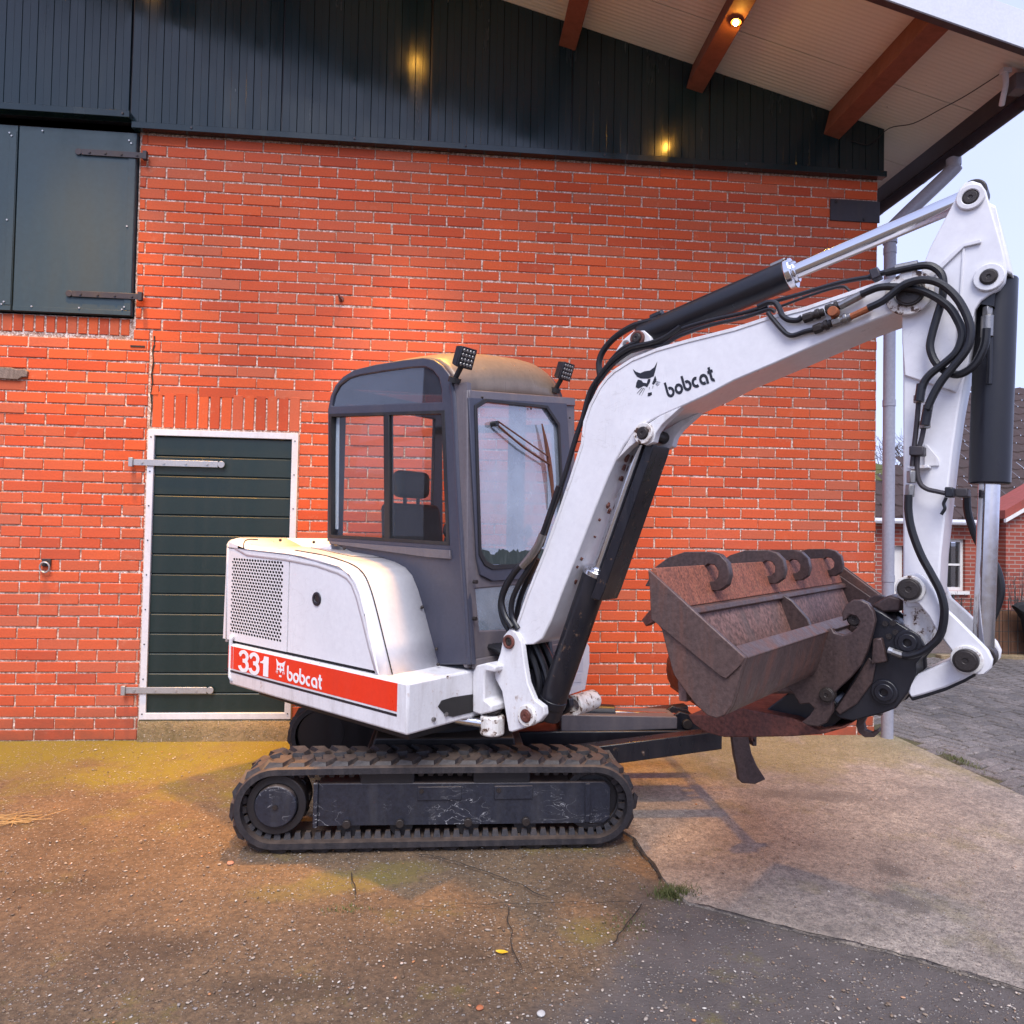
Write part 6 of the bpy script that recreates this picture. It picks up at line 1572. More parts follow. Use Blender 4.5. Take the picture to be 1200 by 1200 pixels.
# ---- bucket linkage
lnk = empty('bucket_linkage', (0, 0, 0), None, None); lnk.parent = ex
lo_ = [(2.445,1.371),(2.45,1.4),(2.47,1.421),(2.495,1.422),(2.517,1.404),(2.537,1.372),(2.602,1.305),(2.671,1.236),(2.72,1.194),(2.738,1.167),(2.738,1.141),(2.72,1.12),(2.694,1.114),(2.667,1.129),(2.64,1.155),(2.598,1.206),(2.564,1.255),(2.535,1.26),(2.501,1.308),(2.465,1.333)]
LN0, LN1 = 0.262, 0.288
lo1 = [(2.44,1.365),(2.445,1.394),(2.465,1.418),(2.495,1.42),(2.52,1.399),(2.54,1.366),(2.554,1.329),(2.607,1.278),(2.658,1.224),(2.689,1.19),(2.701,1.162),(2.698,1.136),(2.681,1.115),(2.658,1.109),(2.635,1.119),(2.607,1.153),(2.569,1.206),(2.55,1.231),(2.525,1.282),(2.496,1.318),(2.46,1.333)]
rplate('link_plate', lo1, LN0, LN1, M['white'], lnk, bevel=0.005)
rplate('link_plate', lo1, 0.02, 0.046, M['white_worn'], lnk, bevel=0.005)
pv = [(2.473,1.367)][0]; pe = [(2.633,1.154)][0]
rring('pin_boss', pv, LN1, LN1 + 0.012, 0.045, 0.03, M['white_chipped'], lnk)
rpin('link_pivot_pin', pv, 0.0, LN1 + 0.035, 0.036, M['pin'], lnk)
rring('pin_boss', pe, LN1, LN1 + 0.010, 0.046, 0.03, M['white_chipped'], lnk)
rpin('link_end_pin', pe, 0.0, LN1 + 0.038, 0.036, M['pin'], lnk)
dl = [(2.466,1.052),(2.461,1.017),(2.471,1.001),(2.507,1.018),(2.57,1.051),(2.622,1.086),(2.65,1.109),(2.659,1.145),(2.636,1.175),(2.603,1.157),(2.546,1.119),(2.491,1.084)]
rplate('drag_link', dl, 0.08, 0.258, M['white'], lnk, bevel=0.006)
rplate('drag_link_edge', [(f, z - 0.012) for f, z in dl], 0.09, 0.25, M['black'], lnk, bevel=0.004)

# ---- quick coupler
cpl = empty('quick_coupler', (0, 0, 0), None, None); cpl.parent = ex
cu = [(2.349,1.293),(2.382,1.278),(2.445,1.24),(2.491,1.211),(2.508,1.182),(2.506,1.148),(2.484,1.117),(2.486,1.083),(2.461,1.017),(2.425,0.959),(2.384,0.935),(2.291,0.892),(2.246,0.893),(2.218,0.912),(2.263,0.985),(2.307,1.072),(2.334,1.15),(2.333,1.238)]
rplate('coupler_plate', cu, 0.235, 0.262, M['black'], cpl, bevel=0.005)
rplate('coupler_plate', cu, 0.06, 0.087, M['black'], cpl, bevel=0.005)
rplate('coupler_core', [(f * 0.97 + 0.068, z * 0.97 + 0.03) for f, z in cu], 0.09, 0.232, M['black'], cpl, bevel=0.006)
wedge = [(2.359,1.189),(2.385,1.195),(2.402,1.116),(2.354,1.101)]
rplate('lock_wedge', wedge, 0.262, 0.29, M['ear'], cpl, bevel=0.004)
rplate('wear_strip', [(2.343,1.123),(2.365,1.103),(2.354,1.037),(2.306,0.956),(2.25,0.908),(2.233,0.923),(2.294,1.028)], 0.262, 0.274, M['ear'], cpl, bevel=0.004)
for q_, rr in (([(2.462,1.186)][0], 0.042), ([(2.391,1.01)][0], 0.042)):
    obj('bushing', MB().ring(P(q_[0], 0.262, q_[1]), P(q_[0], 0.275, q_[1]), rr, 0.02, 28).ring(P(q_[0], 0.262, q_[1]), P(q_[0], 0.283, q_[1]), rr * 0.72, 0.012, 28), M['black'], cpl, bevel=0.003)
    rpin('coupler_pin', q_, 0.05, 0.268, 0.02, M['pin'], cpl)
mb = MB()
for q_ in [(2.392,1.242),(2.416,1.247),(2.424,1.216),(2.403,1.2)]:
    mb.cyl(P(q_[0], 0.262, q_[1]), P(q_[0], 0.268, q_[1]), 0.010, seg=8)
tag(obj('plate_bolts', mb, M['pin'], cpl), kind='stuff')
rplate('grab_nose', [(2.332,1.294),(2.387,1.335),(2.428,1.326),(2.423,1.28),(2.368,1.272)], 0.04, 0.20, M['ear'], cpl, bevel=0.008)

# ---- wide bucket held by the coupler
BKN, BKF = 1.08, -0.80
bk = empty('bucket', (0, 0, 0), None, None); bk.parent = ex
ep = [(1.926,1.426),(2.223,1.205),(2.214,1.172),(2.198,1.107),(2.187,1.069),(2.17,1.043),(2.143,1.029),(2.116,1.033),(2.083,1.056),(2.043,1.097),(2.013,1.132),(1.994,1.19),(1.974,1.255),(1.948,1.285),(1.936,1.346)]
rplate('end_plate', ep, BKN - 0.02, BKN, M['bucket'], bk, bevel=0.003)
rplate('end_plate', ep, BKF, BKF + 0.02, M['bucket'], bk, bevel=0.003)
wr = [(1.934,1.427),(2.227,1.207),(2.216,1.187),(2.173,1.142),(2.163,1.145),(1.942,1.285)]
rplate('wear_plate', wr, BKN + 0.0005, BKN + 0.008, M['bucket'], bk, bevel=0.003)
rplate('wear_plate', wr, BKF - 0.008, BKF - 0.0005, M['bucket'], bk, bevel=0.003)
# shell: follows the lower edge of the end plates from the rail round to the cutting edge
sh_o = ep[1:]
sh_i = []
for i, (f, z) in enumerate(sh_o):
    p = sh_o[max(i - 1, 0)]; q = sh_o[min(i + 1, len(sh_o) - 1)]
    t = Vector((q[0] - p[0], q[1] - p[1])).normalized(); sh_i.append((f + t.y * 0.014, z - t.x * 0.014))
cen = (sum(f for f, z in ep) / len(ep), sum(z for f, z in ep) / len(ep))
sh_i = [(f + (cen[0] - f) * 0.07, z + (cen[1] - z) * 0.07) for f, z in sh_o]
mb = MB().plate(sh_o + sh_i[::-1], [], lambda f, z: P(f, BKN - 0.021, z), lambda f, z: P(f, BKF + 0.021, z))
obj('shell', mb, M['bucket'], bk, bevel=0.0, smooth=40)
rl = sh_o[0]
rail = [(rl[0] + 0.0015, rl[1] - 0.002), (rl[0] - 0.034, rl[1] + 0.026), (rl[0] - 0.040, rl[1] + 0.018), (rl[0] - 0.008, rl[1] - 0.016)]
rplate('top_rail', rail, BKN - 0.022, BKF + 0.022, M['bucket'], bk, bevel=0.0015)
ce = ep[0]
# ears that hook on the coupler
ear = [(2.125,1.14),(2.154,1.171),(2.189,1.193),(2.232,1.218),(2.241,1.201),(2.269,1.195),(2.296,1.204),(2.315,1.226),(2.323,1.248),(2.312,1.264),(2.293,1.268),(2.28,1.252),(2.269,1.242),(2.266,1.272),(2.279,1.302),(2.301,1.319),(2.328,1.321),(2.35,1.311),(2.366,1.286),(2.372,1.255),(2.361,1.202),(2.348,1.151),(2.33,1.103),(2.297,1.054),(2.259,1.011),(2.234,0.98),(2.237,0.954),(2.237,0.924),(2.215,0.881),(2.192,0.865),(2.157,0.862),(2.133,0.87),(2.162,0.899),(2.177,0.926),(2.159,0.941),(2.127,0.932),(2.102,0.968),(2.084,0.984),(2.089,1.065)]
rplate('coupler_ear', ear, 0.288, 0.318, M['ear'], bk, bevel=0.004)
rplate('coupler_ear', ear, 0.00, 0.03, M['ear'], bk, bevel=0.004)
rplate('coupler_shade_plate', [(1.918,0.822),(1.987,0.887),(2.073,0.965),(2.204,0.948),(2.254,0.895),(2.207,0.844),(2.148,0.814),(2.083,0.827),(2.004,0.841)], 0.05, 0.2, M['black'], cpl, bevel=0.005)  # black plate put in for the shade behind the ear, no real part
rpin('hook_pin', [(2.302,1.253)][0], -0.02, 0.30, 0.026, M['pin'], bk)
rpin('ear_pin', [(2.222,0.983)][0], 0.30, 0.334, 0.026, M['pin'], bk)
back = [(2.031,1.097),(2.122,1.139),(2.195,1.177),(2.238,1.2),(2.28,1.145),(2.267,1.062),(2.219,1.002),(2.139,0.968),(2.094,0.982),(2.032,0.997)]
mb = MB().plate([(f - 0.02, z) for f, z in [(2.005,1.099),(2.122,1.154),(2.23,1.196),(2.3,1.15),(2.273,1.058),(2.211,0.984),(2.114,0.959),(2.022,0.944)]], [], lambda f, z: P(f, 0.285, z), lambda f, z: P(f, 0.06, z))
obj('back_box', mb, M['bucket'], bk, bevel=0.01)

# ---- second bucket lying inside the wide one, its four hooks showing over the rim
nb_ = empty('nested_bucket', (SX, SY, 0), 'rusty second bucket lying inside the wide bucket with four brown hooks over its top edge', 'bucket')
NN, NF = 1.055, -0.77
k0 = ep[0]
tf, tz = k0[0] + 0.004, k0[1] + 0.004
strip = [(tf - 0.006, tz), (tf + 0.008, tz + 0.003), (tf + 0.05, tz - 0.118), (tf + 0.034, tz - 0.122)]
rplate('edge_strip', strip, NN, NF, M['rust'], nb_, bevel=0.003)
rplate('rail', [(tf + 0.034, tz - 0.118), (tf + 0.066, tz - 0.122), (tf + 0.072, tz - 0.14), (tf + 0.05, tz - 0.15)], NN, NF, M['bucket'], nb_, bevel=0.004)
rplate('back_panel', [(tf + 0.03, tz - 0.13), (tf + 0.05, tz - 0.13), (tf + 0.10, tz - 0.26), (tf + 0.11, tz - 0.38), (tf + 0.085, tz - 0.38), (tf + 0.075, tz - 0.26)], NN - 0.01, NF + 0.01, M['rustgrey'], nb_, bevel=0.003)
for r_, in ((0.10,),):
    gp_ = [(tf + 0.046, tz - 0.115), (tf + 0.10, tz - 0.145), (tf + 0.16, tz - 0.21), (tf + 0.20, tz - 0.30), (tf + 0.21, tz - 0.40), (tf + 0.09, tz - 0.40), (tf + 0.085, tz - 0.27)]
    rplate('gusset', gp_, r_, r_ + 0.025, M['ear'], nb_, bevel=0.003)
rplate('end_panel', [(tf + 0.0, tz - 0.06), (tf + 0.30, tz - 0.26), (tf + 0.28, tz - 0.42), (tf + 0.08, tz - 0.42)], NF - 0.02, NF, M['ear'], nb_, bevel=0.003)
hook = [(-0.24, -0.06), (-0.20, 0.01), (-0.15, 0.045), (-0.09, 0.066), (0, 0.070), (0.036, 0.062), (0.062, 0.036), (0.070, -0.004), (0.062, -0.038), (0.036, -0.058), (0.004, -0.060), (-0.006, -0.046), (-0.002, -0.030), (0.016, -0.028), (0.030, -0.014), (0.032, 0.008), (0.018, 0.026), (-0.006, 0.028), (-0.026, 0.012), (-0.05, -0.02), (-0.12, -0.06)]
def hooks_at(rs):
    for r_ in rs:
        rplate('hook', [(tf + 0.026 + f, tz - 0.022 + z) for f, z in hook], r_ - 0.017, r_ + 0.017, M['ear'], nb_, bevel=0.003)
HOOK_R = (0.70, 0.17, -0.13, -0.62)
hooks_at(HOOK_R)
# the lower rusty shell with its small hook, hanging under the wide bucket
low = [(1.668,0.802),(1.755,0.818),(1.894,0.868),(2.087,0.864),(2.177,0.838),(2.25,0.863),(2.297,0.893),(2.264,0.863),(2.192,0.828),(2.088,0.799),(1.928,0.764),(1.82,0.743),(1.742,0.748),(1.691,0.772)]
rplate('lower_shell', low, 0.26, -0.6, M['rustdark'], nb_, bevel=0.004)
lh = [(2.285,0.864),(2.288,0.889),(2.305,0.91),(2.338,0.928),(2.365,0.927),(2.368,0.912),(2.338,0.91),(2.319,0.897),(2.31,0.875),(2.316,0.852),(2.336,0.847),(2.36,0.869),(2.363,0.855),(2.344,0.833),(2.313,0.827),(2.294,0.839)]
rplate('lower_hook', lh, 0.17, 0.20, M['ear'], nb_, bevel=0.003)
tip = [(1.852,1.264),(1.878,1.295),(1.899,1.307),(1.911,1.282),(1.894,1.26),(1.867,1.244)]
rplate('side_hook', tip, 0.95, 0.98, M['rustdark'], nb_, bevel=0.003)

# ---- hydraulic hoses and pipes: each one its own part
hs = empty('hydraulic_lines', (0, 0, 0), None, None); hs.parent = ex
def line(name, pts, r, rad, mat='hose', rs=None, sm=5):
    n = len(pts)
    f = (lambda i: r) if rs is None else (lambda i: r + (rs - r) * i / (n - 1))
    return obj(name, MB().tube([P(p[0], f(i), p[1]) for i, p in enumerate(pts)], rad * 0.87, 10, sm), M[mat], hs)
line('hose', [(0.771,1.07),(0.727,1.12),(0.703,1.188),(0.729,1.26),(0.785,1.338),(0.857,1.402),(0.927,1.485),(0.988,1.625),(1.034,1.743)], 0.30, 0.017, rs=0.30)
line('hose', [(0.792,1.062),(0.753,1.12),(0.751,1.19),(0.792,1.276),(0.863,1.374),(0.921,1.485)], 0.28, 0.016)
line('hose', [(0.727,1.046),(0.736,1.131),(0.756,1.208),(0.797,1.294),(0.857,1.401)], 0.22, 0.016)
line('hose', [(0.722,1.041),(0.683,1.087),(0.659,1.161),(0.679,1.247),(0.737,1.326),(0.795,1.378)], 0.26, 0.014)
line('hose_sleeve', [(0.827,1.364),(0.877,1.415),(0.917,1.465),(0.946,1.521)], 0.30, 0.022, 'fitting')
line('hose', [(0.892,1.464),(0.968,1.667),(1.033,1.826),(1.079,1.963),(1.119,2.059),(1.155,2.142),(1.195,2.216),(1.257,2.294),(1.327,2.349),(1.412,2.37)], 0.24, 0.014)
line('hose', [(0.887,1.431),(0.964,1.61),(1.029,1.769),(1.084,1.925),(1.128,2.048),(1.163,2.162),(1.208,2.227),(1.278,2.295),(1.373,2.342),(1.473,2.349),(1.537,2.361),(1.584,2.382),(1.611,2.396)], 0.26, 0.012)
line('boom_pipe', [(1.202,2.206),(1.281,2.281),(1.367,2.326),(1.451,2.343),(1.52,2.348),(1.571,2.372),(1.618,2.39),(1.73,2.403),(1.872,2.409),(1.973,2.42)], 0.25, 0.0095, 'black')
line('boom_pipe', [(1.376,2.328),(1.451,2.336),(1.524,2.332),(1.579,2.353),(1.63,2.367),(1.738,2.384),(1.879,2.391),(1.973,2.404),(2,2.392)], 0.25, 0.0095, 'black')
line('hose', [(1.183,2.256),(1.177,2.316),(1.199,2.368),(1.257,2.418),(1.345,2.454),(1.43,2.463),(1.488,2.464)], 0.20, 0.017)
line('boom_pipe', [(1.948,2.41),(1.987,2.419),(2.016,2.411),(2.032,2.385),(2.042,2.36),(2.064,2.34),(2.096,2.332),(2.114,2.341)], 0.29, 0.012, 'black')
line('boom_pipe', [(1.988,2.381),(2.004,2.356),(2.04,2.308),(2.062,2.285),(2.084,2.278),(2.121,2.285),(2.157,2.288)], 0.29, 0.0105, 'black')
line('boom_pipe', [(1.963,2.432),(2.097,2.445),(2.233,2.459),(2.338,2.458)], 0.24, 0.0095, 'black')
line('cable_tie_line', [(2.016,2.403),(2.135,2.426),(2.238,2.437),(2.267,2.418),(2.29,2.399)], 0.26, 0.006, 'hose')
for px in ([(2.12,2.332),(2.192,2.345)], [(2.198,2.35),(2.25,2.359)], [(2.157,2.285),(2.219,2.3)], [(2.221,2.299),(2.284,2.313)]):
    a, b = P(px[0][0], 0.295, px[0][1]), P(px[1][0], 0.295, px[1][1])
    obj('coupling', MB().cyl(a, a.lerp(b, .45), 0.018, seg=6).cyl(a.lerp(b, .4), b, 0.0145, seg=14).cyl(a.lerp(b, .6), a.lerp(b, .8), 0.019, seg=14), M['pin'] if px[0][0] < 2.2 else M['fitting'], hs, bevel=0.002)
a, b = [(2.218,2.353),(2.23,2.289)]; obj('pipe_clamp', MB().cyl(P(a[0], 0.30, a[1]), P(b[0], 0.30, b[1]), 0.007, seg=8).cyl(P(a[0] + .012, 0.295, a[1] - .02), P(a[0] + .012, 0.33, a[1] - .02), 0.018, seg=12), M['rustfit'], hs, bevel=0.002)
line('rusty_ferrule', [(2.284,2.31),(2.35,2.331)], 0.30, 0.0135, 'rustfit', sm=1)
line('boom_pipe', [(2.334,2.448),(2.388,2.454),(2.425,2.458)], 0.27, 0.0115, 'black', sm=1)
line('ferrule', [(2.422,2.454),(2.489,2.454)], 0.285, 0.0165, 'fitting', sm=1)
q = [(2.337,2.468),(2.366,2.474),(2.377,2.438),(2.348,2.43)]; rplate('pipe_clamp', q, 0.245, 0.29, M['iron'], hs, bevel=0.004)
line('ferrule', [(2.247,2.354),(2.325,2.384)], 0.30, 0.017, 'fitting', sm=1)
line('hose', [(2.319,2.379),(2.374,2.392),(2.426,2.384),(2.49,2.363),(2.54,2.33),(2.581,2.289),(2.605,2.245),(2.62,2.193),(2.606,2.14),(2.572,2.106),(2.534,2.077),(2.514,2.051),(2.504,2.018)], 0.31, 0.0145)
line('hose', [(2.346,2.321),(2.391,2.336),(2.425,2.359),(2.456,2.379),(2.501,2.386),(2.546,2.372),(2.584,2.339),(2.617,2.288),(2.641,2.223),(2.645,2.176),(2.632,2.132),(2.599,2.087),(2.568,2.047),(2.545,2.005),(2.525,1.957)], 0.33, 0.0145)
line('hose', [(2.392,2.444),(2.45,2.446),(2.513,2.444),(2.546,2.423),(2.563,2.388),(2.561,2.323),(2.546,2.264),(2.532,2.209),(2.527,2.165),(2.542,2.117),(2.571,2.083),(2.605,2.067),(2.637,2.08),(2.66,2.107),(2.678,2.153),(2.683,2.204)], 0.29, 0.0145)
line('ferrule', [(2.506,2.045),(2.499,1.989)], 0.31, 0.017, 'black', sm=1)
line('ferrule', [(2.526,1.972),(2.516,1.908)], 0.31, 0.017, 'black', sm=1)
line('arm_pipe', [(2.495,2.004),(2.488,1.907),(2.481,1.837),(2.476,1.777)], 0.29, 0.009, 'iron')
line('arm_pipe', [(2.513,1.922),(2.503,1.864),(2.493,1.822),(2.491,1.759),(2.499,1.719),(2.519,1.699),(2.548,1.69),(2.582,1.681)], 0.29, 0.009, 'iron')
for p in [(2.495,1.998),(2.513,1.911)]: obj('pipe_nut', MB().cyl(P(p[0], 0.29, p[1] + 0.014), P(p[0], 0.29, p[1] - 0.012), 0.0175, seg=6), M['fitting'], hs, bevel=0.002)
q = [(2.47,1.842),(2.513,1.839),(2.513,1.808),(2.47,1.81)]; rplate('pipe_clamp', q, 0.262, 0.312, M['iron'], hs, bevel=0.004)
q = [(2.571,1.704),(2.595,1.703),(2.595,1.67),(2.571,1.67)]; rplate('pipe_clamp', q, 0.25, 0.30, M['black'], hs, bevel=0.004)
q = [(2.589,1.704),(2.625,1.703),(2.625,1.675),(2.589,1.676)]; rplate('pipe_clamp', q, 0.15, 0.22, M['iron'], hs, bevel=0.004)
line('hanging_strap', [(2.573,1.67),(2.566,1.651),(2.569,1.634),(2.559,1.615)], 0.28, 0.006, 'hose')
for a_, b_ in ([(2.474,1.76),(2.474,1.72)], [(2.471,1.714),(2.469,1.674)]): obj('coupling', MB().cyl(P(a_[0], 0.29, a_[1]), P(b_[0], 0.29, b_[1]), 0.0155, seg=6), M['fitting'], hs, bevel=0.002)
line('coupler_hose', [(2.471,1.679),(2.471,1.623),(2.481,1.56),(2.507,1.482),(2.536,1.422),(2.561,1.368),(2.573,1.314),(2.57,1.259),(2.559,1.22),(2.537,1.19),(2.508,1.164),(2.473,1.148),(2.453,1.146)], 0.32, 0.0145, rs=0.30)
line('ferrule', [(2.451,1.144),(2.42,1.152)], 0.29, 0.015, 'fitting', sm=1)
line('elbow', [(2.42,1.152),(2.405,1.156)], 0.28, 0.013, 'galv', sm=1)
line('hose', [(2.601,1.696),(2.604,1.631),(2.624,1.557),(2.649,1.499),(2.681,1.456),(2.698,1.399),(2.698,1.342),(2.676,1.268),(2.659,1.237)], 0.05, 0.0145)
line('cylinder_pipe', [(2.685,2.212),(2.685,2.123),(2.683,2.04)], 0.215, 0.010, 'black')
lnb = [(2.728,2.28),(2.742,2.26),(2.733,2.226),(2.718,2.217)]; rplate('port_block', lnb, 0.07, 0.12, M['black'], hs, bevel=0.004)

# ------------------------------------------------------------------ house, fence and garden beyond the paving
HY = 12.0
house = empty('brick_house', (8.5, HY, 0), 'low red brick house with dark tiled roof beyond the block paving', 'house')
def Hh(x, y, z): return (x - 8.5, y - HY, z)
def hplate(name, o, y0, y1, mat, parent, holes=(), bevel=0, smooth=0):
    return obj(name, MB().plate(o, holes, lambda x, z: Hh(x, y0, z), lambda x, z: Hh(x, y1, z)), mat, parent, bevel=bevel, smooth=smooth)
w1 = [(8.47, 0.62), (9.14, 0.62), (9.14, 1.535), (8.47, 1.535)]
hplate('wall', [(4.5, -0.1), (9.62, -0.1), (9.62, 1.86), (4.5, 1.86)], HY, HY + 0.25, M['housebrick'], house, holes=[w1, [(7.66, 0.0), (8.02, 0.0), (8.02, 1.40), (7.66, 1.40)]])
w2 = [(9.97, 0.55), (11.2, 0.55), (11.2, 1.55), (9.97, 1.55)]
gx_, gz_t = 12.4, 3.45
hplate('gable_wall', [(9.62, -0.1), (15.2, -0.1), (15.2, 1.95), (gx_, 3.45), (9.62, 1.92)], HY - 0.35, HY - 0.1, M['housebrick'], house, holes=[w2])
obj('gable_return', MB().box(9.62 - 8.5, 9.74 - 8.5, -0.101, 0.4, -0.1, 1.9), M['housebrick'], house, smooth=0)
def window(q, y, nx_, nz_):
    (x0, z0), (x1, z1) = q[0], q[2]
    fr = obj('window', MB().plate(q, [[(x0 + .05, z0 + .06), (x1 - .05, z0 + .06), (x1 - .05, z1 - .05), (x0 + .05, z1 - .05)]], lambda x, z: Hh(x, y + 0.06, z), lambda x, z: Hh(x, y + 0.12, z)), M['winred'], house, smooth=0)
    for i in range(nx_):
        for j in range(nz_):
            a, b = x0 + .05 + (x1 - x0 - .1) * i / nx_, x0 + .05 + (x1 - x0 - .1) * (i + 1) / nx_
            c, d_ = z0 + .06 + (z1 - z0 - .11) * j / nz_, z0 + .06 + (z1 - z0 - .11) * (j + 1) / nz_
            obj('pane', MB().box(a - 8.5 + .012, b - 8.5 - .012, y + .085 - HY, y + .09 - HY, c + .012, d_ - .012), M['houseglass'], fr, smooth=0)
    mb = MB()
    for i in range(1, nx_): xm = x0 + .05 + (x1 - x0 - .1) * i / nx_; mb.box(xm - 8.5 - .018, xm - 8.5 + .018, y + .07 - HY, y + .11 - HY, z0 + .06, z1 - .05)
    for j in range(1, nz_): zm = z0 + .06 + (z1 - z0 - .11) * j / nz_; mb.box(x0 + .05 - 8.5, x1 - .05 - 8.5, y + .072 - HY, y + .108 - HY, zm - .018, zm + .018)
    obj('glazing_bars', mb, M['winred'], fr, smooth=0)
    obj('sill', MB().box(x0 - .05 - 8.5, x1 + .05 - 8.5, y - .05 - HY, y + .06 - HY, z0 - .06, z0 - .002), M['winred'], fr, smooth=0)
    obj('dark_room', MB().box(x0 - 8.5 - .1, x1 - 8.5 + .1, y + 0.5 - HY, y + .52 - HY, z0 - .1, z1 + .1), M['black'], fr, smooth=0)
window(w1, HY, 2, 2); window(w2, HY - 0.35, 3, 2)
dr = obj('door', MB().box(7.67 - 8.5, 8.01 - 8.5, 0.08, 0.12, 0.0, 1.39), M['winred'], house, smooth=0)
obj('door_panel', MB().box(7.67 - 8.5, 7.80 - 8.5, 0.05, 0.079, 0.0, 1.39), M['wood'], dr, smooth=0)
# roof: courses of tiles, stepped
def tiled(x0, x1, y_e, z_e, rise, run, n, mats, name, mossy=None, hip=0.0):
    mb = MB(); mm = MB()
    for i in range(n):
        t0, t1 = i / n, (i + 1) / n
        tgt = mb if (mossy is None or t0 < mossy) else mm
        xs_ = x0 + hip * t0
        cols = int((x1 - xs_) / 0.28)
        for k in range(cols):
            a = xs_ + (x1 - xs_) * k / cols; b = xs_ + (x1 - xs_) * (k + 1) / cols - 0.015
            ya, yb = y_e + run * t0, y_e + run * t1 + 0.04; za_, zb_ = z_e + rise * t0, z_e + rise * t1
            j = 0.006 * noise.noise((k * 3.1, i * 2.3, 0))
            m_ = (a + b) / 2
            tgt.loft([[Hh(a, ya, za_ + j - .03), Hh(m_, ya, za_ + j - 0.03), Hh(b, ya, za_ + j - .03)], [Hh(a, ya, za_ + .03 + j), Hh(m_, ya, za_ + 0.012 + j), Hh(b, ya, za_ + .04 + j)], [Hh(a, yb, zb_ + .03 + j), Hh(m_, yb, zb_ + 0.012 + j), Hh(b, yb, zb_ + .04 + j)]])
    o = obj(name, mb, mats[0], house, smooth=0); tag(o, kind='stuff')
    if len(mm.bm.faces): tag(obj('mossy_tiles', mm, mats[1], house, smooth=0), kind='stuff')
tiled(4.3, 9.2, HY - 0.15, 1.86, 1.20, 2.4, 9, (M['tile'], M['moss']), 'roof_tiles', 0.66)
tiled(7.03, 15.5, HY - 0.12, 1.90, 3.3, 4.2, 16, (M['tile'], M['moss']), 'roof_tiles', hip=5.5)
obj('gutter', MB().tube([Hh(4.3, HY - 0.2, 1.83), Hh(9.58, HY - 0.2, 1.83)], 0.05, 8, 1), M['doorframe'], house)
obj('verge', MB().hexa([Hh(9.5, HY - 0.5, 1.84), Hh(gx_, HY - 0.5, 3.47), Hh(gx_, HY - 0.45, 3.47), Hh(9.5, HY - 0.45, 1.84)], [Hh(9.5, HY - 0.5, 1.90), Hh(gx_, HY - 0.5, 3.54), Hh(gx_, HY - 0.45, 3.54), Hh(9.5, HY - 0.45, 1.90)]), M['winred'], house, smooth=0)
obj('verge_tiles', MB().hexa([Hh(9.5, HY - 0.48, 1.905), Hh(gx_, HY - 0.48, 3.545), Hh(gx_, HY + 0.2, 3.545), Hh(9.5, HY + 0.2, 1.905)], [Hh(9.5, HY - 0.48, 2.05), Hh(gx_, HY - 0.48, 3.70), Hh(gx_, HY + 0.2, 3.70), Hh(9.5, HY + 0.2, 2.05)]), M['redtile'], house, smooth=0)
obj('wall_lamp', MB().box(10.20 - 8.5, 10.34 - 8.5, -0.42, -0.351, 1.82, 1.92), M['black'], house, bevel=0.01)

FY = 8.75
fen = empty('garden_fence', (7.5, FY, 0), 'wire garden fence backed with brown boards at the far end of the paving', 'fence')
for i in range(9): obj('fence_post', MB().cyl((i * 0.55 - 1.0, 0, -0.05), (i * 0.55 - 1.0, 0, 0.82), 0.016, seg=8), M['wire'], fen)
for k in range(26):
    obj('wire_upright', MB().cyl((-1.0 + k * 0.13, 0.02, 0.0), (-1.0 + k * 0.13, 0.02, 0.78), 0.006, seg=5), M['wire'], fen)
for k in range(6): obj('wire_rail', MB().cyl((-1.0, 0.026, 0.08 + k * 0.135), (3.4, 0.026, 0.08 + k * 0.135), 0.005, seg=5), M['wire'], fen)
for k in range(14):
    z0 = rnd.uniform(0.0, 0.02)
    obj('fence_board', MB().box(-0.36 + k * 0.115, -0.36 + k * 0.115 + 0.105, 0.08, 0.10, z0, 0.62 + rnd.uniform(-.02, .02)), M['wood'], fen, bevel=0.003)
obj('kerb', MB().box(-1.2, 3.4, -0.06, 0.06, -0.1, 0.05), M['sill'], fen, bevel=0.01)
bd = MB()
sil = [(7.22, 0.70), (7.27, 0.735), (7.36, 0.745), (7.6, 0.76), (7.8, 0.74), (7.85, 0.3), (7.62, 0.12), (7.5, 0.14), (7.43, 0.22), (7.39, 0.40), (7.36, 0.53), (7.31, 0.60), (7.26, 0.655)]
rows = []
for k, (dy, s) in enumerate(((-0.10, 0.0), (-0.085, 0.6), (-0.05, 0.92), (0.0, 1.0), (0.05, 0.92), (0.08, 0.5))):
    cx_, cz_ = 7.52, 0.47
    rows.append([(cx_ + (x - cx_) * max(s, 0.05) - 7.5, dy * 1.0, cz_ + (z - cz_) * max(s, 0.05)) for x, z in sil + sil[:1]])
bd.loft(rows)
bmesh.ops.subdivide_edges(bd.bm, edges=bd.bm.edges[:], cuts=1)
for v in bd.bm.verts: v.co += Vector((noise.noise(v.co * 9), noise.noise(v.co * 9 + Vector((5, 0, 0))), noise.noise(v.co * 9 + Vector((0, 5, 0))))) * 0.022
tag(obj('jacket', bd, M['cloth'], loc=(7.5, FY - 0.12, 0)), 'black cloth bundle hanging over the garden fence at the right edge', 'cloth')
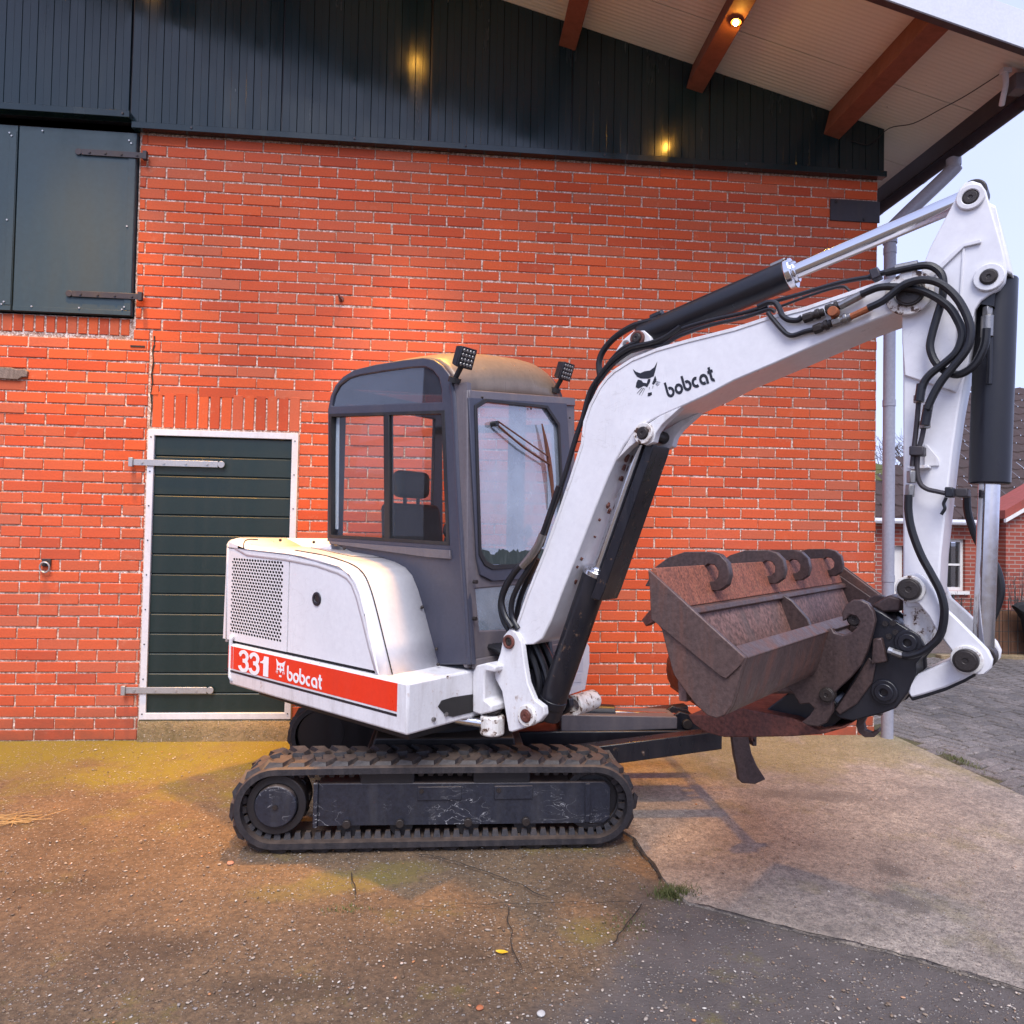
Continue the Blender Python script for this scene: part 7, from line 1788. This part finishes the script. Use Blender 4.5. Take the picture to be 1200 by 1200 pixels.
# low planting along the house and bare twigs behind
def shrub(name, c, h, w, n, label, seed):
    r2 = random.Random(seed); mb = MB()
    for i in range(n):
        a = r2.uniform(0, 6.3); l = h * r2.uniform(0.5, 1.0); b = Vector((math.cos(a) * w * r2.random(), math.sin(a) * w * 0.4 * r2.random(), 0))
        p0 = b * 0.3; p1 = b + Vector((0, 0, l * 0.6)); p2 = b * 1.5 + Vector((r2.gauss(0, .03), 0, l))
        mb.tube([p0, p1, p2], lambda t: 0.006 * (1 - 0.7 * t), 5, 2)
        for k in range(3):
            q = p1.lerp(p2, r2.random()); e = q + Vector((r2.gauss(0, .06), r2.gauss(0, .04), r2.uniform(0.02, 0.12))); mb.tube([q, e], 0.0025, 4, 1)
    tag(obj(name, mb, M['bark'], loc=c), label, 'plant')
shrub('dry_plant', (9.55, 11.3, 0), 1.1, 0.18, 26, 'dry brown stems standing by the wall between the two house windows', 3)
shrub('dry_plant', (7.05, 10.2, 0), 0.75, 0.15, 20, 'bare twiggy plant beside the house door', 5)
shrub('dry_plant', (8.6, 11.4, 0), 0.6, 0.3, 30, 'low leafless bush below the left house window', 8)
tree = empty('bare_tree', (10.9, 17.0, 0), 'leafless tree behind the far roof, fine twigs against the pale sky', 'tree')
r2 = random.Random(11); tw = MB(); tk = MB()
def branch(p, d, l, r, depth):
    q = p + d * l; m = p.lerp(q, 0.5) + Vector((r2.gauss(0, .06), r2.gauss(0, .06), 0)) * l
    (tk if depth < 2 else tw).tube([p, m, q], lambda t: r * (1 - 0.4 * t), 6 if depth < 3 else 4, 2 if depth < 3 else 1)
    if depth < 6:
        for k in range(3 if depth else 5):
            nd = (d + Vector((r2.gauss(0, .55), r2.gauss(0, .55), r2.gauss(0.12, .35)))).normalized()
            branch(p.lerp(q, r2.uniform(0.55, 1.0)), nd, l * r2.uniform(0.6, 0.8), r * 0.55, depth + 1)
branch(Vector((0, 0, 0)), Vector((0, 0, 1)), 1.7, 0.13, 0)
obj('trunk', tk, M['bark'], tree); tag(obj('twigs', tw, M['bark'], tree), kind='stuff')
for i, (x, y, z) in enumerate(()): pass

# made-up dark shed, unseen at the left, added for the cab windows to mirror
shed = empty('added_reflection_shed', (-24, 2.6, 0), 'added dark shed out of view, there for the cab side glass to mirror', 'shed')
obj('wall', MB().box(-3, 3, -6.0, 1.55, 0, 5.0), M['wood'], shed, smooth=0)
obj('roof', MB().hexa([(-3.2, -6.2, 5.0), (3.2, -6.2, 5.0), (3.2, 1.7, 5.0), (-3.2, 1.7, 5.0)], [(-0.1, -6.2, 8.2), (0.1, -6.2, 8.2), (0.1, 1.7, 8.2), (-0.1, 1.7, 8.2)]), M['tile'], shed, smooth=0)
